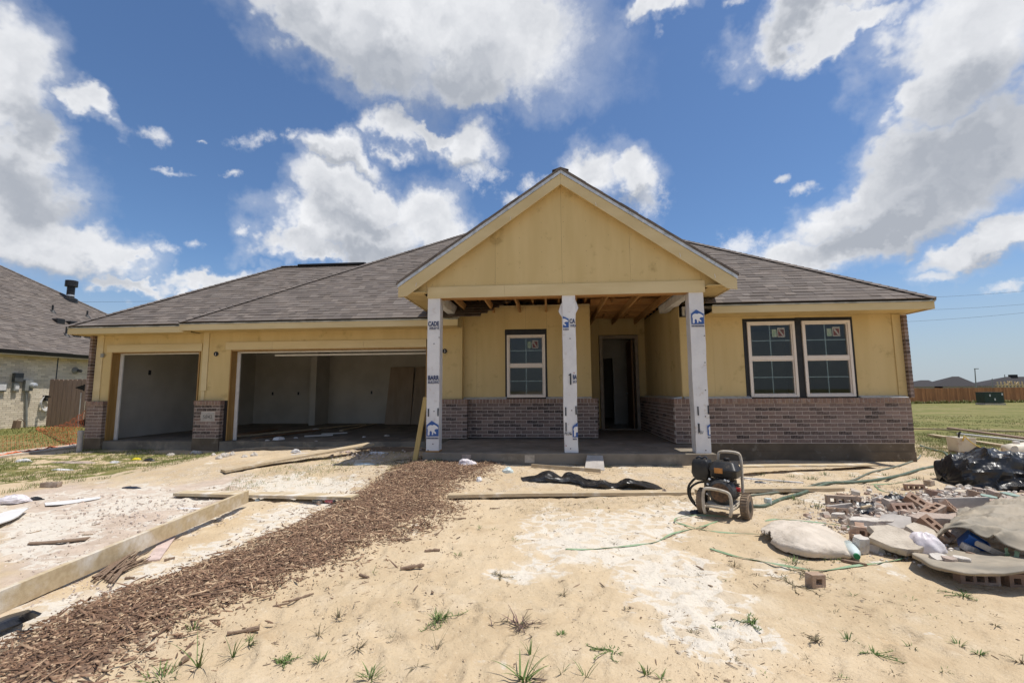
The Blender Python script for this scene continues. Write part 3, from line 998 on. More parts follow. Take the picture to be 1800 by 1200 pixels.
# side walls in brick
brick_run('y', .10, 4.2, .03, 1, BZ0, 10, .1)
mo.b2(-.06, .022, .16, 12, -.33, 2.48)
mo.b2(-17.995, -17.955, dG+.16, 12, -.33, 2.48)
mo.build('mortar_bed', M_MORTAR, HOUSE)


def score(c, a):
    d = depth_of(c)
    return a/d**2 if d > .5 else 0


def brick_mesh(L, H, D, m):
    key = (round(L, 3), H, D, m.name)
    if key not in brick_mesh.cache:
        mb = MB()
        mb.box((0, 0, 0), (L, D, H))
        me = bpy.data.meshes.new('brick')
        me.from_pydata(mb.v, [], mb.f)
        me.materials.append(m)
        brick_mesh.cache[key] = me
    return brick_mesh.cache[key]


brick_mesh.cache = {}
mort = []


def show(b):
    c = b[0]
    s_ = score(c, b[2]*b[3])
    if b[1] == 'y':
        s_ *= .35
    if c[1] > 2 and c[0] < -5:
        s_ *= .2
    return -s_


BR.sort(key=show)
bw = {0: MB(), 1: MB()}
HM = WM[HOUSE.name].inverted()
for i, (c, ax, L, H, D, k, yw) in enumerate(BR):
    ang = yw + (math.pi/2 if ax == 'y' else 0)
    if i < 300:
        m_ = M_SILLBRICK if k else M_BRICK
        if ax == 'y' and k == 0:
            pass
        mxx = HM @ Matrix.Translation(Vector(c)) @ Matrix.Rotation(ang, 4, 'Z')
        link_mesh('brick', brick_mesh(L, H, D, m_), HOUSE, mxx)
    else:
        bw[k].box(c, (L, D, H), Matrix.Rotation(ang, 3, 'Z'))
bw[0].build('brickwork', M_BRICK, HOUSE, kind='stuff')
bw[1].build('rowlock_bricks', M_SILLBRICK, HOUSE, kind='stuff')

# ---- number stone
nb = MB()
nb.b2(PLQ[0], PLQ[1], dG-.004, dG+.05, PLQ[2], PLQ[3])
NSTONE = nb.build('number_stone', M_PLAQUE, HOUSE, bevel=.004)


def text_mesh(txt, size, bold=0.0, shear=0.0, xs=1.0):
    cu = bpy.data.curves.new('lettering', 'FONT')
    cu.body = txt
    cu.size = size
    cu.offset = bold
    cu.shear = shear
    cu.extrude = .0008
    cu.align_x = 'LEFT'
    cu.resolution_u = 3
    ob = bpy.data.objects.new('tmp_lettering', cu)
    COL.objects.link(ob)
    dg = bpy.context.evaluated_depsgraph_get()
    me = bpy.data.meshes.new_from_object(ob.evaluated_get(dg))
    bpy.data.objects.remove(ob)
    bpy.data.curves.remove(cu)
    if xs != 1.0:
        for v in me.vertices:
            v.co.x *= xs
    return me


def lettering(txt, x, y, z, size, m, parent, width=None, bold=.0, shear=0.0, up=None):
    """upright lettering on a face that looks towards -Y; x,z = lower left corner"""
    me = text_mesh(txt, size, bold, shear)
    if width:
        w_ = max(v.co.x for v in me.vertices)-min(v.co.x for v in me.vertices)
        for v in me.vertices:
            v.co.x *= width/w_
    me.materials.clear()
    me.materials.append(m)
    mxx = WM[parent.name].inverted() @ Matrix.Translation((x, y, z)) @ Matrix.Rotation(math.pi/2, 4, 'X')
    return link_mesh('lettering', me, parent, mxx)


lettering('5842', -15.0, dG-.006, .445, .12, M_PLAQUETXT, NSTONE, width=.235, bold=.001)

# ---- foundation and slabs
fd = Sep('foundation', M_FOUND, HOUSE)
fd.b2(-4.385, .025, .012, .5, -.16, -.006)
fd.b2(-4.385, .035, .002, .5, -.60, -.161)
fd.b2(-4.395, -4.30, .06, 3.4, -.6, -.007)
fd = Sep('pier_footing', M_FOUND, HOUSE)
for x0, x1 in ((-17.99, -17.55), (-15.24, -14.575), (-9.67, -9.14)):
    fd.b2(x0, x1, dG-.002, dG+.4, -.6, -.004)
fd.build('pier_footing', M_FOUND, HOUSE)
fd = Sep('garage_slab', M_GFLOOR, HOUSE)
fd.b2(-17.545, -15.245, dG+.05, 1.6, -.6, -.085)
fd.b2(-14.57, -9.675, dG+.02, 1.6, -.6, -.083)
fd.b2(-18.0, -9.1, 1.601, 7.2, -.6, -.095)
fd.build('garage_slab', M_GFLOOR, HOUSE)
fd = MB()
fd.b2(-9.125, -4.09, -1.335, 3.46, -.6, -.035)
PORCHSLAB = fd.build('porch_slab', M_CONC, HOUSE, bevel=.012)

# ---- sheathing panels: each sheet its own board with a seam
def panel(name, poly, y, th=.011, m=M_SIDING):
    """sheet in a plane y=const, poly in (x,z)"""
    mb = MB()
    mb.prism([(x, y, z) for x, z in poly], (0, th, 0))
    return mb.build(name, m, HOUSE)


def rect_panels(name, x0, x1, z0, z1, y, edges, holes=()):
    xs = [x0]+[e for e in edges if x0 < e < x1]+[x1]
    for a, b in zip(xs[:-1], xs[1:]):
        panel(name, [(a+.0012, z0), (b-.0012, z0), (b-.0012, z1), (a+.0012, z1)], y)


back = Sep('wall_backing', M_DECKDARK, HOUSE)
# front room wall, around the twin windows
YR = .11
rect_panels('sheathing_panel', -4.19, -2.95, .862, 2.52, YR, [-3.55])
rect_panels('sheathing_panel', -2.95, -.84, 2.462, 2.52, YR, [-1.87])
rect_panels('sheathing_panel', -.84, .05, .862, 2.52, YR, [-.1])
back.b2(-4.18, -2.93, YR+.012, YR+.03, -.05, 2.54)
back.b2(-.86, .05, YR+.012, YR+.03, -.05, 2.54)
back.b2(-2.93, -.86, YR+.012, YR+.03, -.05, .87)
back.b2(-2.93, -.86, YR+.012, YR+.03, 2.40, 2.54)
cb = MB()
cb.b2(-.105, .050, YR-.019, YR-.001, .868, 2.50)
cb.build('corner_board', M_SIDING, HOUSE)
# return wall beside the entry
for a, b in ((YR+.012, 1.33), (1.334, 2.55), (2.554, 3.49)):
    mb = MB()
    mb.b2(-4.20, -4.189, a, b, .862, 2.98)
    mb.build('sheathing_panel', M_SIDING, HOUSE)
back.b2(-4.188, -4.17, YR+.031, 3.52, -.05, 3.0)
# porch back wall
YP = 1.13
rect_panels('sheathing_panel', -9.0, -7.885, .862, 3.0, YP, [-8.55])
rect_panels('sheathing_panel', -7.885, -6.915, 2.47, 3.0, YP, [-7.40])
rect_panels('sheathing_panel', -6.915, -5.92, .862, 3.0, YP, [-6.55])
back.b2(-9.0, -7.87, YP+.012, YP+.03, -.05, 3.0)
back.b2(-6.93, -5.92, YP+.012, YP+.03, -.05, 3.0)
back.b2(-7.87, -6.93, YP+.012, YP+.03, -.05, .89)
back.b2(-7.87, -6.93, YP+.012, YP+.03, 2.36, 3.0)
for a, b in ((YP+.012, 2.35), (2.354, 3.49)):
    mb = MB()
    mb.b2(-5.921, -5.91, a, b, .862, 3.0)
    mb.build('sheathing_panel', M_SIDING, HOUSE)
back.b2(-5.94, -5.922, YP+.031, 3.52, -.05, 3.0)
sl_ = Sep('top_plate', M_TRIM, HOUSE)
sl_.b2(-9.0, -5.91, YP-.012, YP+.03, 3.001, 3.03)
sl_.b2(-5.90, -4.2, 3.46, 3.52, 3.13, 3.17)
sl_.build('top_plate', M_TRIM, HOUSE)
# entry wall round the door
YD = 3.50
panel('sheathing_panel', [(-5.92, .0), (-5.47, .0), (-5.47, 3.13), (-5.92, 3.13)], YD)
panel('sheathing_panel', [(-4.40, .0), (-4.18, .0), (-4.18, 3.13), (-4.40, 3.13)], YD)
panel('sheathing_panel', [(-5.466, 2.58), (-4.404, 2.58), (-4.404, 3.13), (-5.466, 3.13)], YD)
# garage front
YG = dG+.12
rect_panels('sheathing_panel', -17.99, -17.54, .862, 2.52, YG, [-17.80])
rect_panels('sheathing_panel', -17.54, -15.25, 2.235, 2.52, YG, [-16.4])
rect_panels('sheathing_panel', -15.25, -14.46, .862, 2.52, YG, [-15.045])
rect_panels('sheathing_panel', -14.46, -9.69, 2.255, 2.52, YG, [-14.3, -12.03, -11.0])
rect_panels('sheathing_panel', -9.69, -8.86, .862, 2.76, YG, [])
panel('sheathing_panel', [(-9.69, 2.765), (-8.86, 2.765), (-8.86, 3.02), (-9.69, 3.02)], YG)
back.b2(-17.98, -17.55, YG+.012, YG+.03, -.09, 2.54)
back.b2(-15.24, -14.47, YG+.012, YG+.03, -.09, 2.54)
back.b2(-9.69, -8.86, YG+.012, YG+.03, -.09, 3.0)
back.b2(-17.55, -15.24, YG+.012, YG+.03, 2.06, 2.54)
back.b2(-14.47, -9.69, YG+.012, YG+.03, 2.08, 2.54)
mb = MB()
mb.b2(-8.87, -8.859, YG-.001, YP-.001, .862, 3.0)
mb.build('sheathing_panel', M_SIDING, HOUSE)
back.build('wall_backing', M_DECKDARK, HOUSE)
for x0, x1, z0, z1 in ((-17.70, -15.22, 2.05, 2.232), (-14.62, -9.70, 2.068, 2.252)):
    cuts = [x0] + ([-13.43, -11.2] if x0 == -14.62 else []) + [x1]
    for a, b in zip(cuts[:-1], cuts[1:]):
        mb = MB()
        mb.b2(a+.0015, b-.0015, YG-.020, YG-.001, z0, z1)
        mb.build('header_board', M_TRIM, HOUSE)
for x0, x1, z0, z1 in ((-17.98, -17.80, .862, 2.50), (-15.19, -15.05, 1.10, 2.50), (-15.17, -15.09, .868, 1.09)):
    mb = MB()
    mb.b2(x0, x1, YG-.018, YG-.001, z0, z1)
    mb.build('trim_board', M_TRIM, HOUSE)

# ---- garage openings
jb = Sep('garage_jamb', M_JAMB, HOUSE)
jb.b2(-17.558, -17.533, YG-.02, 1.20, -.08, 2.05)
jb.b2(-17.532, -15.29, YG-.015, 1.20, 2.03, 2.0495)
jb.b2(-15.285, -15.258, YG-.02, 1.20, .865, 2.05)
jb.b2(-14.478, -14.452, YG-.02, 1.20, -.08, 2.068)
jb.b2(-14.451, -9.705, YG-.015, 1.20, 2.035, 2.0675)
jb.b2(-9.704, -9.68, YG-.02, 1.20, -.08, 2.068)
jb.build('garage_jamb', M_JAMB, HOUSE, bevel=.003)
wt = Sep('door_stop', M_WHITETRIM, HOUSE)
wt.b2(-17.532, -17.455, 1.13, 1.165, -.08, 2.0)
wt.b2(-17.532, -15.29, 1.125, 1.165, 2.001, 2.029)
wt.b2(-14.451, -14.375, 1.13, 1.165, -.08, 2.0)
wt.b2(-14.451, -9.705, 1.125, 1.165, 2.001, 2.034)
wt.b2(-13.7, -9.705, 1.45, 1.48, 1.945, 1.985)
wt.build('door_stop', M_WHITETRIM, HOUSE)

# ---- garage interior
gi = Sep('garage_wall', M_DRYWALL, HOUSE)
gi.b2(-17.953, -17.9, 1.21, 7.1, -.1, 2.7)
gi.b2(-18.0, -9.0, 6.95, 7.05, -.1, 2.7)
gi.b2(-8.98, -8.88, 1.28, 7.1, -.1, 2.7)
gi.b2(-18.0, -8.9, 1.21, 7.1, 2.62, 2.72)
gi.b2(-15.22, -15.0, 6.0, 6.949, -.1, 2.619)
gi.b2(-17.9, -17.57, 1.17, 1.21, -.1, 2.62)
gi.b2(-15.26, -14.49, 1.17, 1.21, -.1, 2.62)
gi.b2(-9.67, -8.9, 1.17, 1.21, -.1, 2.62)
gi.b2(-17.57, -15.26, 1.17, 1.21, 2.05, 2.62)
gi.b2(-14.49, -9.67, 1.17, 1.21, 2.07, 2.62)
gi.build('garage_drywall', M_DRYWALL, HOUSE)
ou = MB()
for x, z in ((-17.2, .95), (-16.2, .95), (-13.4, .97), (-12.1, .97)):
    ou.b2(x, x+.06, 6.935, 6.952, z, z+.11)
ou.b2(-17.905, -17.89, 2.35, 2.43, 1.55, 1.68)
ou.build('outlet_hole', M_INK, HOUSE)
# dark rooms behind the openings
rm = MB()
for x0, x1, y0, y1, z0, z1 in ((-4.06, -.12, .16, 4.2, -.1, 2.7), (-8.80, -6.02, 1.18, 4.2, -.1, 2.9), (-6.2, -4.0, 3.56, 9.5, -.06, 2.75)):
    t_ = .05
    rm.b2(x0-t_, x0, y0, y1, z0, z1)
    rm.b2(x1, x1+t_, y0, y1, z0, z1)
    rm.b2(x0-t_, x1+t_, y1, y1+t_, z0, z1)
    rm.b2(x0-t_, x1+t_, y0, y1+t_, z1, z1+t_)
    rm.b2(x0-t_, x1+t_, y0, y1+t_, z0-t_, z0)
rm.b2(-6.15, -5.50, 6.0, 6.08, -.06, 2.75)
rm.b2(-4.75, -4.05, 6.0, 6.08, -.06, 2.75)
rm.b2(-5.50, -4.75, 6.0, 6.08, 2.1, 2.75)
rm.build('room_shell', M_DRYWALL, HOUSE)
M_DOORFR = mat('primed_door_frame', (.34, .28, .22), None, .6, 5)
# front door frame, door folded open inside
df = MB()
for a in ((-5.462, -5.375, 3.40, 3.60, -.03, 2.555), (-4.49, -4.405, 3.40, 3.60, -.03, 2.555), (-5.374, -4.491, 3.40, 3.60, 2.47, 2.555), (-5.374, -4.491, 3.40, 3.6, -.034, -.005)):
    df.b2(*a)
DF = df.build('door_frame', M_DOORFR, HOUSE)
dd = MB()
dd.b2(-4.56, -4.515, 3.61, 4.45, -.02, 2.46)
DOOR = dd.build('door', M_PLY, HOUSE)
hn = MB()
hn.lathe([(.012, 0), (.028, .03), (.03, .05), (.012, .06)], (-4.56, 4.36, .95), 10, Matrix.Rotation(-math.pi/2, 3, 'Y'))
hn.build('handle', M_GALV, DOOR)


# ---- windows
def window(xl, zb, y, w_=.915, h_=1.51, sticker=True):
    fr_ = MB()
    fo, t_ = .048, .07
    fr_.b2(xl, xl+fo, y-.025, y+t_, zb, zb+h_)
    fr_.b2(xl+w_-fo, xl+w_, y-.025, y+t_, zb, zb+h_)
    fr_.b2(xl+fo, xl+w_-fo, y-.025, y+t_, zb+h_-fo, zb+h_)
    fr_.b2(xl+fo, xl+w_-fo, y-.025, y+t_, zb, zb+fo)
    zm = zb+h_*.507
    fr_.b2(xl+fo, xl+w_-fo, y-.010, y+t_, zm-.03, zm+.03)
    # sash lips
    li = .022
    for z0, z1, d in ((zb+fo, zm-.03, .0), (zm+.03, zb+h_-fo, -.008)):
        fr_.b2(xl+fo, xl+fo+li, y+.004+d, y+t_-.002, z0, z1)
        fr_.b2(xl+w_-fo-li, xl+w_-fo, y+.004+d, y+t_-.002, z0, z1)
        fr_.b2(xl+fo+li, xl+w_-fo-li, y+.004+d, y+t_-.002, z0, z0+li)
        fr_.b2(xl+fo+li, xl+w_-fo-li, y+.004+d, y+t_-.002, z1-li, z1)
    win = fr_.build('window', M_WINFRAME, HOUSE, bevel=.003)
    xm = xl+w_/2
    for z0, z1 in ((zb+fo+li, zm-.03-li), (zm+.03+li, zb+h_-fo-li)):
        zc = (z0+z1)/2
        mu = MB()
        mu.b2(xm-.009, xm+.009, y+.040, y+.050, z0, z1)
        mu.b2(xl+fo+li, xm-.009, y+.040, y+.050, zc-.009, zc+.009)
        mu.b2(xm+.009, xl+w_-fo-li, y+.040, y+.050, zc-.009, zc+.009)
        mu.build('muntin', M_MUNTIN, win)
        for a, b in ((xl+fo+li, xm), (xm, xl+w_-fo-li)):
            for c, d in ((z0, zc), (zc, z1)):
                pn = MB()
                pn.add([(a, y+.03, c), (b, y+.03, c), (b, y+.03, d), (a, y+.03, d)], [(0, 1, 2, 3)])
                pn.build('pane', M_GLASS, win)
    if sticker:
        zt = zb+h_-fo-li
        for (a, b, c, d, m_) in ((xm+.035, xm+.125, -.24, -.085, M_STK2), (xm+.140, xm+.285, -.245, -.055, M_STK0), (xm+.158, xm+.268, -.225, -.09, M_STK1)):
            st = MB()
            o_ = .002 if m_ is M_STK1 else 0
            st.b2(a, b, y+.0275-o_, y+.0290-o_, zt+c, zt+d)
            st.build('sticker', m_, win)
        st = MB()
        st.prism([(xm+.165, y+.0225, zt-.095), (xm+.19, y+.0225, zt-.095), (xm+.262, y+.0225, zt-.205), (xm+.262, y+.0225, zt-.222), (xm+.24, y+.0225, zt-.222), (xm+.165, y+.0225, zt-.12)], (0, .001, 0))
        st.build('sticker', M_STK0, win)
    return win


M_STK0 = mat('white_sticker', (.36, .37, .36), None, .6, 30)
M_STK1 = mat('red_sticker', (.20, .05, .055), (.08, .06, .07), .6, 25)
M_STK2 = mat('green_sticker', (.20, .30, .23), (.30, .36, .32), .6, 25)
window(-2.872, .883, .10)
window(-1.816, .883, .10)
window(-7.842, .888, YP-.015, .885, 1.445)
tp = MB()
Yt = YR-.004
for poly in ([(-2.95, .87), (-2.872, .87), (-2.868, 2.39), (-2.945, 2.40)], [(-2.945, 2.395), (-1.92, 2.395), (-1.92, 2.452), (-2.94, 2.452)],
             [(-1.957, .868), (-1.816, .866), (-1.816, 2.394), (-1.957, 2.394)], [(-1.935, 2.395), (-.845, 2.395), (-.845, 2.462), (-1.93, 2.468)],
             [(-.901, .87), (-.868, .868), (-.842, 2.394), (-.901, 2.394)]):
    tp.prism([(x, Yt, z) for x, z in poly], (0, .003, 0))
tp.build('flashing_tape', M_TAPE, HOUSE)
tp = MB()
Yt = YP-.004
for poly in ([(-7.88, .885), (-7.842, .885), (-7.842, 2.334), (-7.885, 2.334)], [(-7.89, 2.335), (-6.918, 2.335), (-6.918, 2.452), (-7.89, 2.452)], [(-6.957, .885), (-6.908, .885), (-6.918, 2.334), (-6.957, 2.334)]):
    tp.prism([(x, Yt, z) for x, z in poly], (0, .003, 0))
tp.build('flashing_tape', M_TAPE, HOUSE)
# metal flashing along the skirt top
fl = MB()
for x0, x1, yb, yf in ((-4.18, -2.9, YR, -.005), (-.85, .0, YR, -.005), (-8.85, -7.85, YP, 1.01), (-6.95, -5.93, YP, 1.01)):
    fl.prism([(x0, yb-.001, .905), (x0, yb-.004, .905), (x0, yf, .866), (x0, yf, .861), (x0, yb-.001, .861)], (x1-x0, 0, 0))
fl.prism([(-4.205, YR+.02, .905), (-4.41, YR+.02, .866), (-4.41, YR+.02, .861), (-4.205, YR+.02, .861)], (0, 3.2, 0))
fl.build('sill_flashing', M_GALV, HOUSE)
# lamp boxes
for x, z in ((-14.853, 1.974), (-9.266, 1.964)):
    lb = MB()
    lb.lathe([(.055, 0), (.055, .02), (.038, .02), (.036, -.03)], (x, YG-.002, z), 18, Matrix.Rotation(math.pi/2, 3, 'X'))
    LB = lb.build('lamp_box', M_BLACK, HOUSE, smooth=False)
    wr = MB()
    wr.tube(subd([(x-.01, YG-.018, z+.02), (x+.012, YG-.05, z+.01), (x+.004, YG-.04, z-.035)], 5), .006, 6)
    wr.build('wire', M_WHITETRIM, LB)
mb = MB()
mb.b2(-17.83, -17.75, YG-.05, YG-.019, 1.93, 2.02)
mb.build('junction_box', M_GREYBOX, HOUSE, bevel=.004)

# ---- nails
nl = MB()
for x0 in np.arange(-4.1, .0, .405):
    for z in np.arange(.95, 2.5, .30):
        if -2.98 < x0 < -.82 and z < 2.47:
            continue
        nl.b2(x0-.003, x0+.003, YR-.0015, YR, z-.003, z+.003)
for x0 in np.arange(-8.9, -5.95, .405):
    for z in np.arange(.95, 3.0, .30):
        if -7.9 < x0 < -6.9 and z < 2.47:
            continue
        nl.b2(x0-.003, x0+.003, YP-.0015, YP, z-.003, z+.003)
nl.build('nail', M_NAIL, HOUSE, kind='stuff')

# ================================================================== roof
PITCH = .69
CP, SP = 1/math.hypot(1, PITCH), PITCH/math.hypot(1, PITCH)
rf = MB()
ZE = 2.655


def roof_poly(P):
    n = len(rf.v)
    rf.add(P, [tuple(range(len(P)))])


A_L, A_Y = -15.32, .30                           # main roof eave corner
TM = 7.2
RW = (.25, -.52, 2.68)
TR = 3.85
LW = (-18.22, .42, 2.635)
TL = 3.25


def hp(c, sx, t):
    return (c[0]+sx*t, c[1]+t, c[2]+PITCH*t)


mL = (A_L, A_Y, ZE)
mR = (.25, A_Y, ZE-.03)
pk1, pk2 = hp(mL, 1, TM), hp(mR, -1, TM)
yb = A_Y+2*TM
YC = 1.28                                         # above the porch the decks start behind the open ceiling
ZC = ZE+PITCH*(YC-A_Y)
roof_poly([mL, (-9.42, A_Y, ZE), (-9.42, YC, ZC), (-6.0, YC, ZC), (-6.0, pk1[1], pk1[2]), pk1])
roof_poly([(A_L, yb, ZE), mL, pk1])
roof_poly([mR, (.25, yb, ZE-.03), pk2])
roof_poly([(.25, yb, ZE), (A_L, yb, ZE), pk1, (pk2[0], pk1[1], pk1[2])])
roof_poly([(-6.0, YC, ZC-.03), (.25-(YC-A_Y), YC, ZC-.03), pk2, (-6.0, pk1[1], pk1[2])])
r1 = hp(RW, -1, TR)
YQ = .42
ZQ = RW[2]+PITCH*(YQ-RW[1])
roof_poly([(-3.74, RW[1], RW[2]), RW, r1, (-6.61, r1[1], r1[2]), (-6.61, YQ, ZQ), (-3.74, YQ, ZQ)])
roof_poly([RW, (RW[0], RW[1]+2*TR, RW[2]), r1])
l1 = hp(LW, 1, TL)
lm = (A_L + (l1[2]-ZE)/PITCH, l1[1], l1[2])
roof_poly([LW, (A_L-.02, LW[1], LW[2]), lm, l1])
roof_poly([(LW[0], LW[1]+2*TL, LW[2]), LW, l1])
roof_poly([(A_L, LW[1]+2*TL, LW[2]), (LW[0], LW[1]+2*TL, LW[2]), l1, lm])
# porch gable roof
GX, GY, GZ = -6.61, -1.43, 5.055
GE = 2.985                                        # half width to the eave
GP = .683
roof_poly([(GX-GE-.02, GY, GZ-GP*(GE+.02)), (GX, GY, GZ), (GX, 5.0, GZ), (GX-GE-.02, 5.0, GZ-GP*(GE+.02))])
roof_poly([(GX, GY, GZ), (GX+GE+.02, GY, GZ-GP*(GE+.02)), (GX+GE+.02, 5.0, GZ-GP*(GE+.02)), (GX, 5.0, GZ)])
ROOF = rf.build('roof', M_DECKDARK, HOUSE, solid=.016)

SHING = []                                        # (score, verts)


def shingle_plane(eave_y, eave_z, x_lo, x_hi, pitch, n_max, expo=.143, lift=.012):
    """courses of laminated tabs on a slope rising towards +Y; x_lo/x_hi give the extent at a height above the eave"""
    cp, sp = 1/math.hypot(1, pitch), pitch/math.hypot(1, pitch)
    nrm = np.array([0, -sp, cp])
    for c in range(n_max):
        v0, v1 = c*expo-.012, (c+1)*expo+.02
        ym = eave_y+(c*expo+.04)*cp
        a, b = x_lo(ym-eave_y), x_hi(ym-eave_y)
        if b-a < .1:
            break
        x = a - random.uniform(0, .25)
        while x < b:
            wd = random.choice((.14, .17, .20, .24, .28, .33))
            xa, xb = max(x, a), min(x+wd, b)
            x += wd
            if xb-xa < .03:
                continue
            th = random.choice((.006, .006, .012))
            P = []
            for (xx, vv, hh) in ((xa+.001, v0, lift+th), (xb-.001, v0, lift+th), (xb-.001, v1, lift-.002), (xa+.001, v1, lift-.002),
                                 (xa+.001, v0, lift-.004), (xb-.001, v0, lift-.004)):
                P.append((xx, eave_y+vv*cp-sp*hh, eave_z+vv*sp+cp*hh))
            cx = ((xa+xb)/2, eave_y+v0*cp, eave_z+v0*sp)
            SHING.append((score(cx, (xb-xa)*expo), P))


SF = [(0, 1, 2, 3), (4, 5, 1, 0), (5, 2, 1), (4, 0, 3)]
shingle_plane(A_Y, ZE, lambda d: A_L+d-.0, lambda d: min(-7.6, -9.55+d*1.0+1.2), PITCH, 62)
shingle_plane(LW[1], LW[2], lambda d: LW[0]+d, lambda d: A_L+d-.06, PITCH, 28)
shingle_plane(RW[1], RW[2], lambda d: -3.86-d*.2 if d < 3 else -4.5, lambda d: RW[0]-d, PITCH, 33)
SHING.sort(key=lambda q: -q[0])
rest = MB()
RMI = WM[ROOF.name].inverted()
for i, (sc_, P) in enumerate(SHING):
    if i < 300:
        c0 = Vector(P[0])
        me = bpy.data.meshes.new('shingle')
        me.from_pydata([tuple(Vector(p)-c0) for p in P], [], SF)
        me.materials.append(M_SHINGLE)
        link_mesh('shingle', me, ROOF, RMI @ Matrix.Translation(c0))
    else:
        rest.add(P, SF)
rest.build('shingle_courses', M_SHINGLE, ROOF, kind='stuff')
# caps on hips and ridges
cp_ = MB()


def caps(p, q, step=.145, wd=.15):
    p, q = Vector(p), Vector(q)
    L = (q-p).length
    d = (q-p).normalized()
    side = Vector((-d.y, d.x, 0)).normalized()
    up = side.cross(d)*-1
    if up.z < 0:
        up = -up
    n = int(L/step)
    for i in range(n):
        a = p+d*(i*step)
        b = a+d*(step*1.35)
        la, lb = .035, .022
        drop = wd*.34
        V = [a+up*la, a+side*wd-up*(drop-la), a-side*wd-up*(drop-la), b+up*lb, b+side*wd-up*(drop-lb), b-side*wd-up*(drop-lb)]
        cp_.add(V, [(0, 3, 4, 1), (0, 2, 5, 3), (0, 1, 2)])


caps(mL, pk1)
caps(RW, r1)
caps(LW, l1)
caps(l1, (lm[0]-.1, lm[1], lm[2]))
caps(r1, (-6.6, r1[1], r1[2]))
caps(pk1, (pk2[0], pk1[1], pk1[2]))
caps((GX, GY, GZ+.0), (GX, 4.0, GZ))
cp_.build('ridge_cap', M_SHINGLE, ROOF, kind='stuff')
# ridge vent on the low ridge
rv = MB()
xa, xb = l1[0]+.55, lm[0]-.25
rv.prism([(xa, l1[1]-.16, l1[2]-.02), (xa, l1[1]-.15, l1[2]+.03), (xa, l1[1], l1[2]+.06), (xa, l1[1]+.15, l1[2]+.03), (xa, l1[1]+.16, l1[2]-.02)], (xb-xa, 0, 0))
rv.build('ridge_vent', M_BLACK, ROOF)

# ---- fascias, soffits and drip edges
fa = Sep('fascia', M_TRIM, HOUSE)
so_ = Sep('soffit', M_SIDING, HOUSE)
dr = Sep('drip_edge', M_DRIP, HOUSE)
ZB, ZT = 2.488, 2.632                             # fascia bottom and top
# front room
fa.b2(-3.75, .222, -.520, -.500, ZB, ZT)
fa.b2(.203, .222, -.499, 8.0, ZB, ZT)
so_.b2(-3.75, .201, -.499, YR-.02, ZB+.022, ZB+.032)
so_.b2(.06, .201, YR-.018, 8.0, ZB+.022, ZB+.032)
dr.b2(-3.74, .235, -.533, -.521, ZT-.012, ZT+.016)
dr.b2(.2225, .232, -.52, 8.0, ZT-.012, ZT+.032)
# double garage
fa.b2(A_L+.02, -8.84, A_Y-.002, A_Y+.018, ZB-.02, ZT-.022)
fa.b2(A_L+.02, A_L+.04, A_Y+.0185, LW[1]+.2, ZB-.02, ZT-.022)
so_.b2(A_L+.041, -8.9, A_Y+.019, YG-.022, ZB+.004, ZB+.014)
dr.b2(A_L+.01, -8.84, A_Y-.014, A_Y-.003, ZT-.034, ZT-.004)
# single garage
fa.b2(LW[0]+.02, A_L+.019, LW[1]-.002, LW[1]+.018, ZB-.045, ZT-.045)
fa.b2(LW[0]+.001, LW[0]+.0195, LW[1]-.002, 8.0, ZB-.045, ZT-.045)
so_.b2(LW[0]+.02, A_L+.019, LW[1]+.019, YG-.022, ZB-.024, ZB-.014)
so_.b2(LW[0]+.02, -18.02, YG-.02, 8.0, ZB-.024, ZB-.014)
dr.b2(LW[0]-.005, A_L+.0, LW[1]-.014, LW[1]-.003, ZT-.055, ZT-.026)
dr.b2(LW[0]-.01, LW[0]-.0005, LW[1]-.004, 8.0, ZT-.055, ZT-.012)
# porch gable side eaves
ZGE = GZ-GP*GE
for s_ in (-1, 1):
    xo = GX+s_*GE
    fa.b2(xo-s_*.02, xo, GY+.035, .75, ZGE-.20, ZGE-.035)
    so_.b2(xo-s_*.021, GX+s_*2.56, -1.215, .7, ZGE-.185, ZGE-.175)
    so_.b2(xo-s_*.021, GX+s_*2.50, GY+.036, -1.262, ZGE-.185, ZGE-.175)
fa.build('fascia', M_TRIM, HOUSE)
so_.build('soffit', M_SIDING, HOUSE)

# ---- porch gable front
YGW = -1.25
top = lambda x: GZ-.235-GP*abs(x-GX)
zb_ = ZGE-.175
xsL = [GX-(GZ-.235-zb_)/GP]
cuts = [xsL[0], -9.12, -7.83, GX, -5.39, -4.17, GX+(GZ-.235-zb_)/GP]
for a, b in zip(cuts[:-1], cuts[1:]):
    a2, b2 = a+.0012, b-.0012
    poly = [(a2, zb_), (b2, zb_), (b2, max(top(b2), zb_+.001))]
    if top(a2) > zb_+.004:
        poly.append((a2, top(a2)))
    mb = MB()
    mb.prism([(x, YGW, z) for x, z in poly], (0, .011, 0))
    mb.build('gable_panel', M_SIDING, HOUSE)
mb = MB()
mb.prism([(cuts[0], YGW+.0125, zb_), (cuts[-1], YGW+.0125, zb_), (GX, YGW+.0125, top(GX))], (0, .02, 0))
mb.build('gable_backing', M_DECKDARK, HOUSE)
nl = MB()
for x0 in np.arange(-9.0, -4.2, .405):
    for z in np.arange(3.0, top(x0), .28):
        nl.b2(x0-.004, x0+.004, YGW-.0015, YGW, z-.004, z+.004)
nl.build('nail', M_NAIL, HOUSE, kind='stuff')
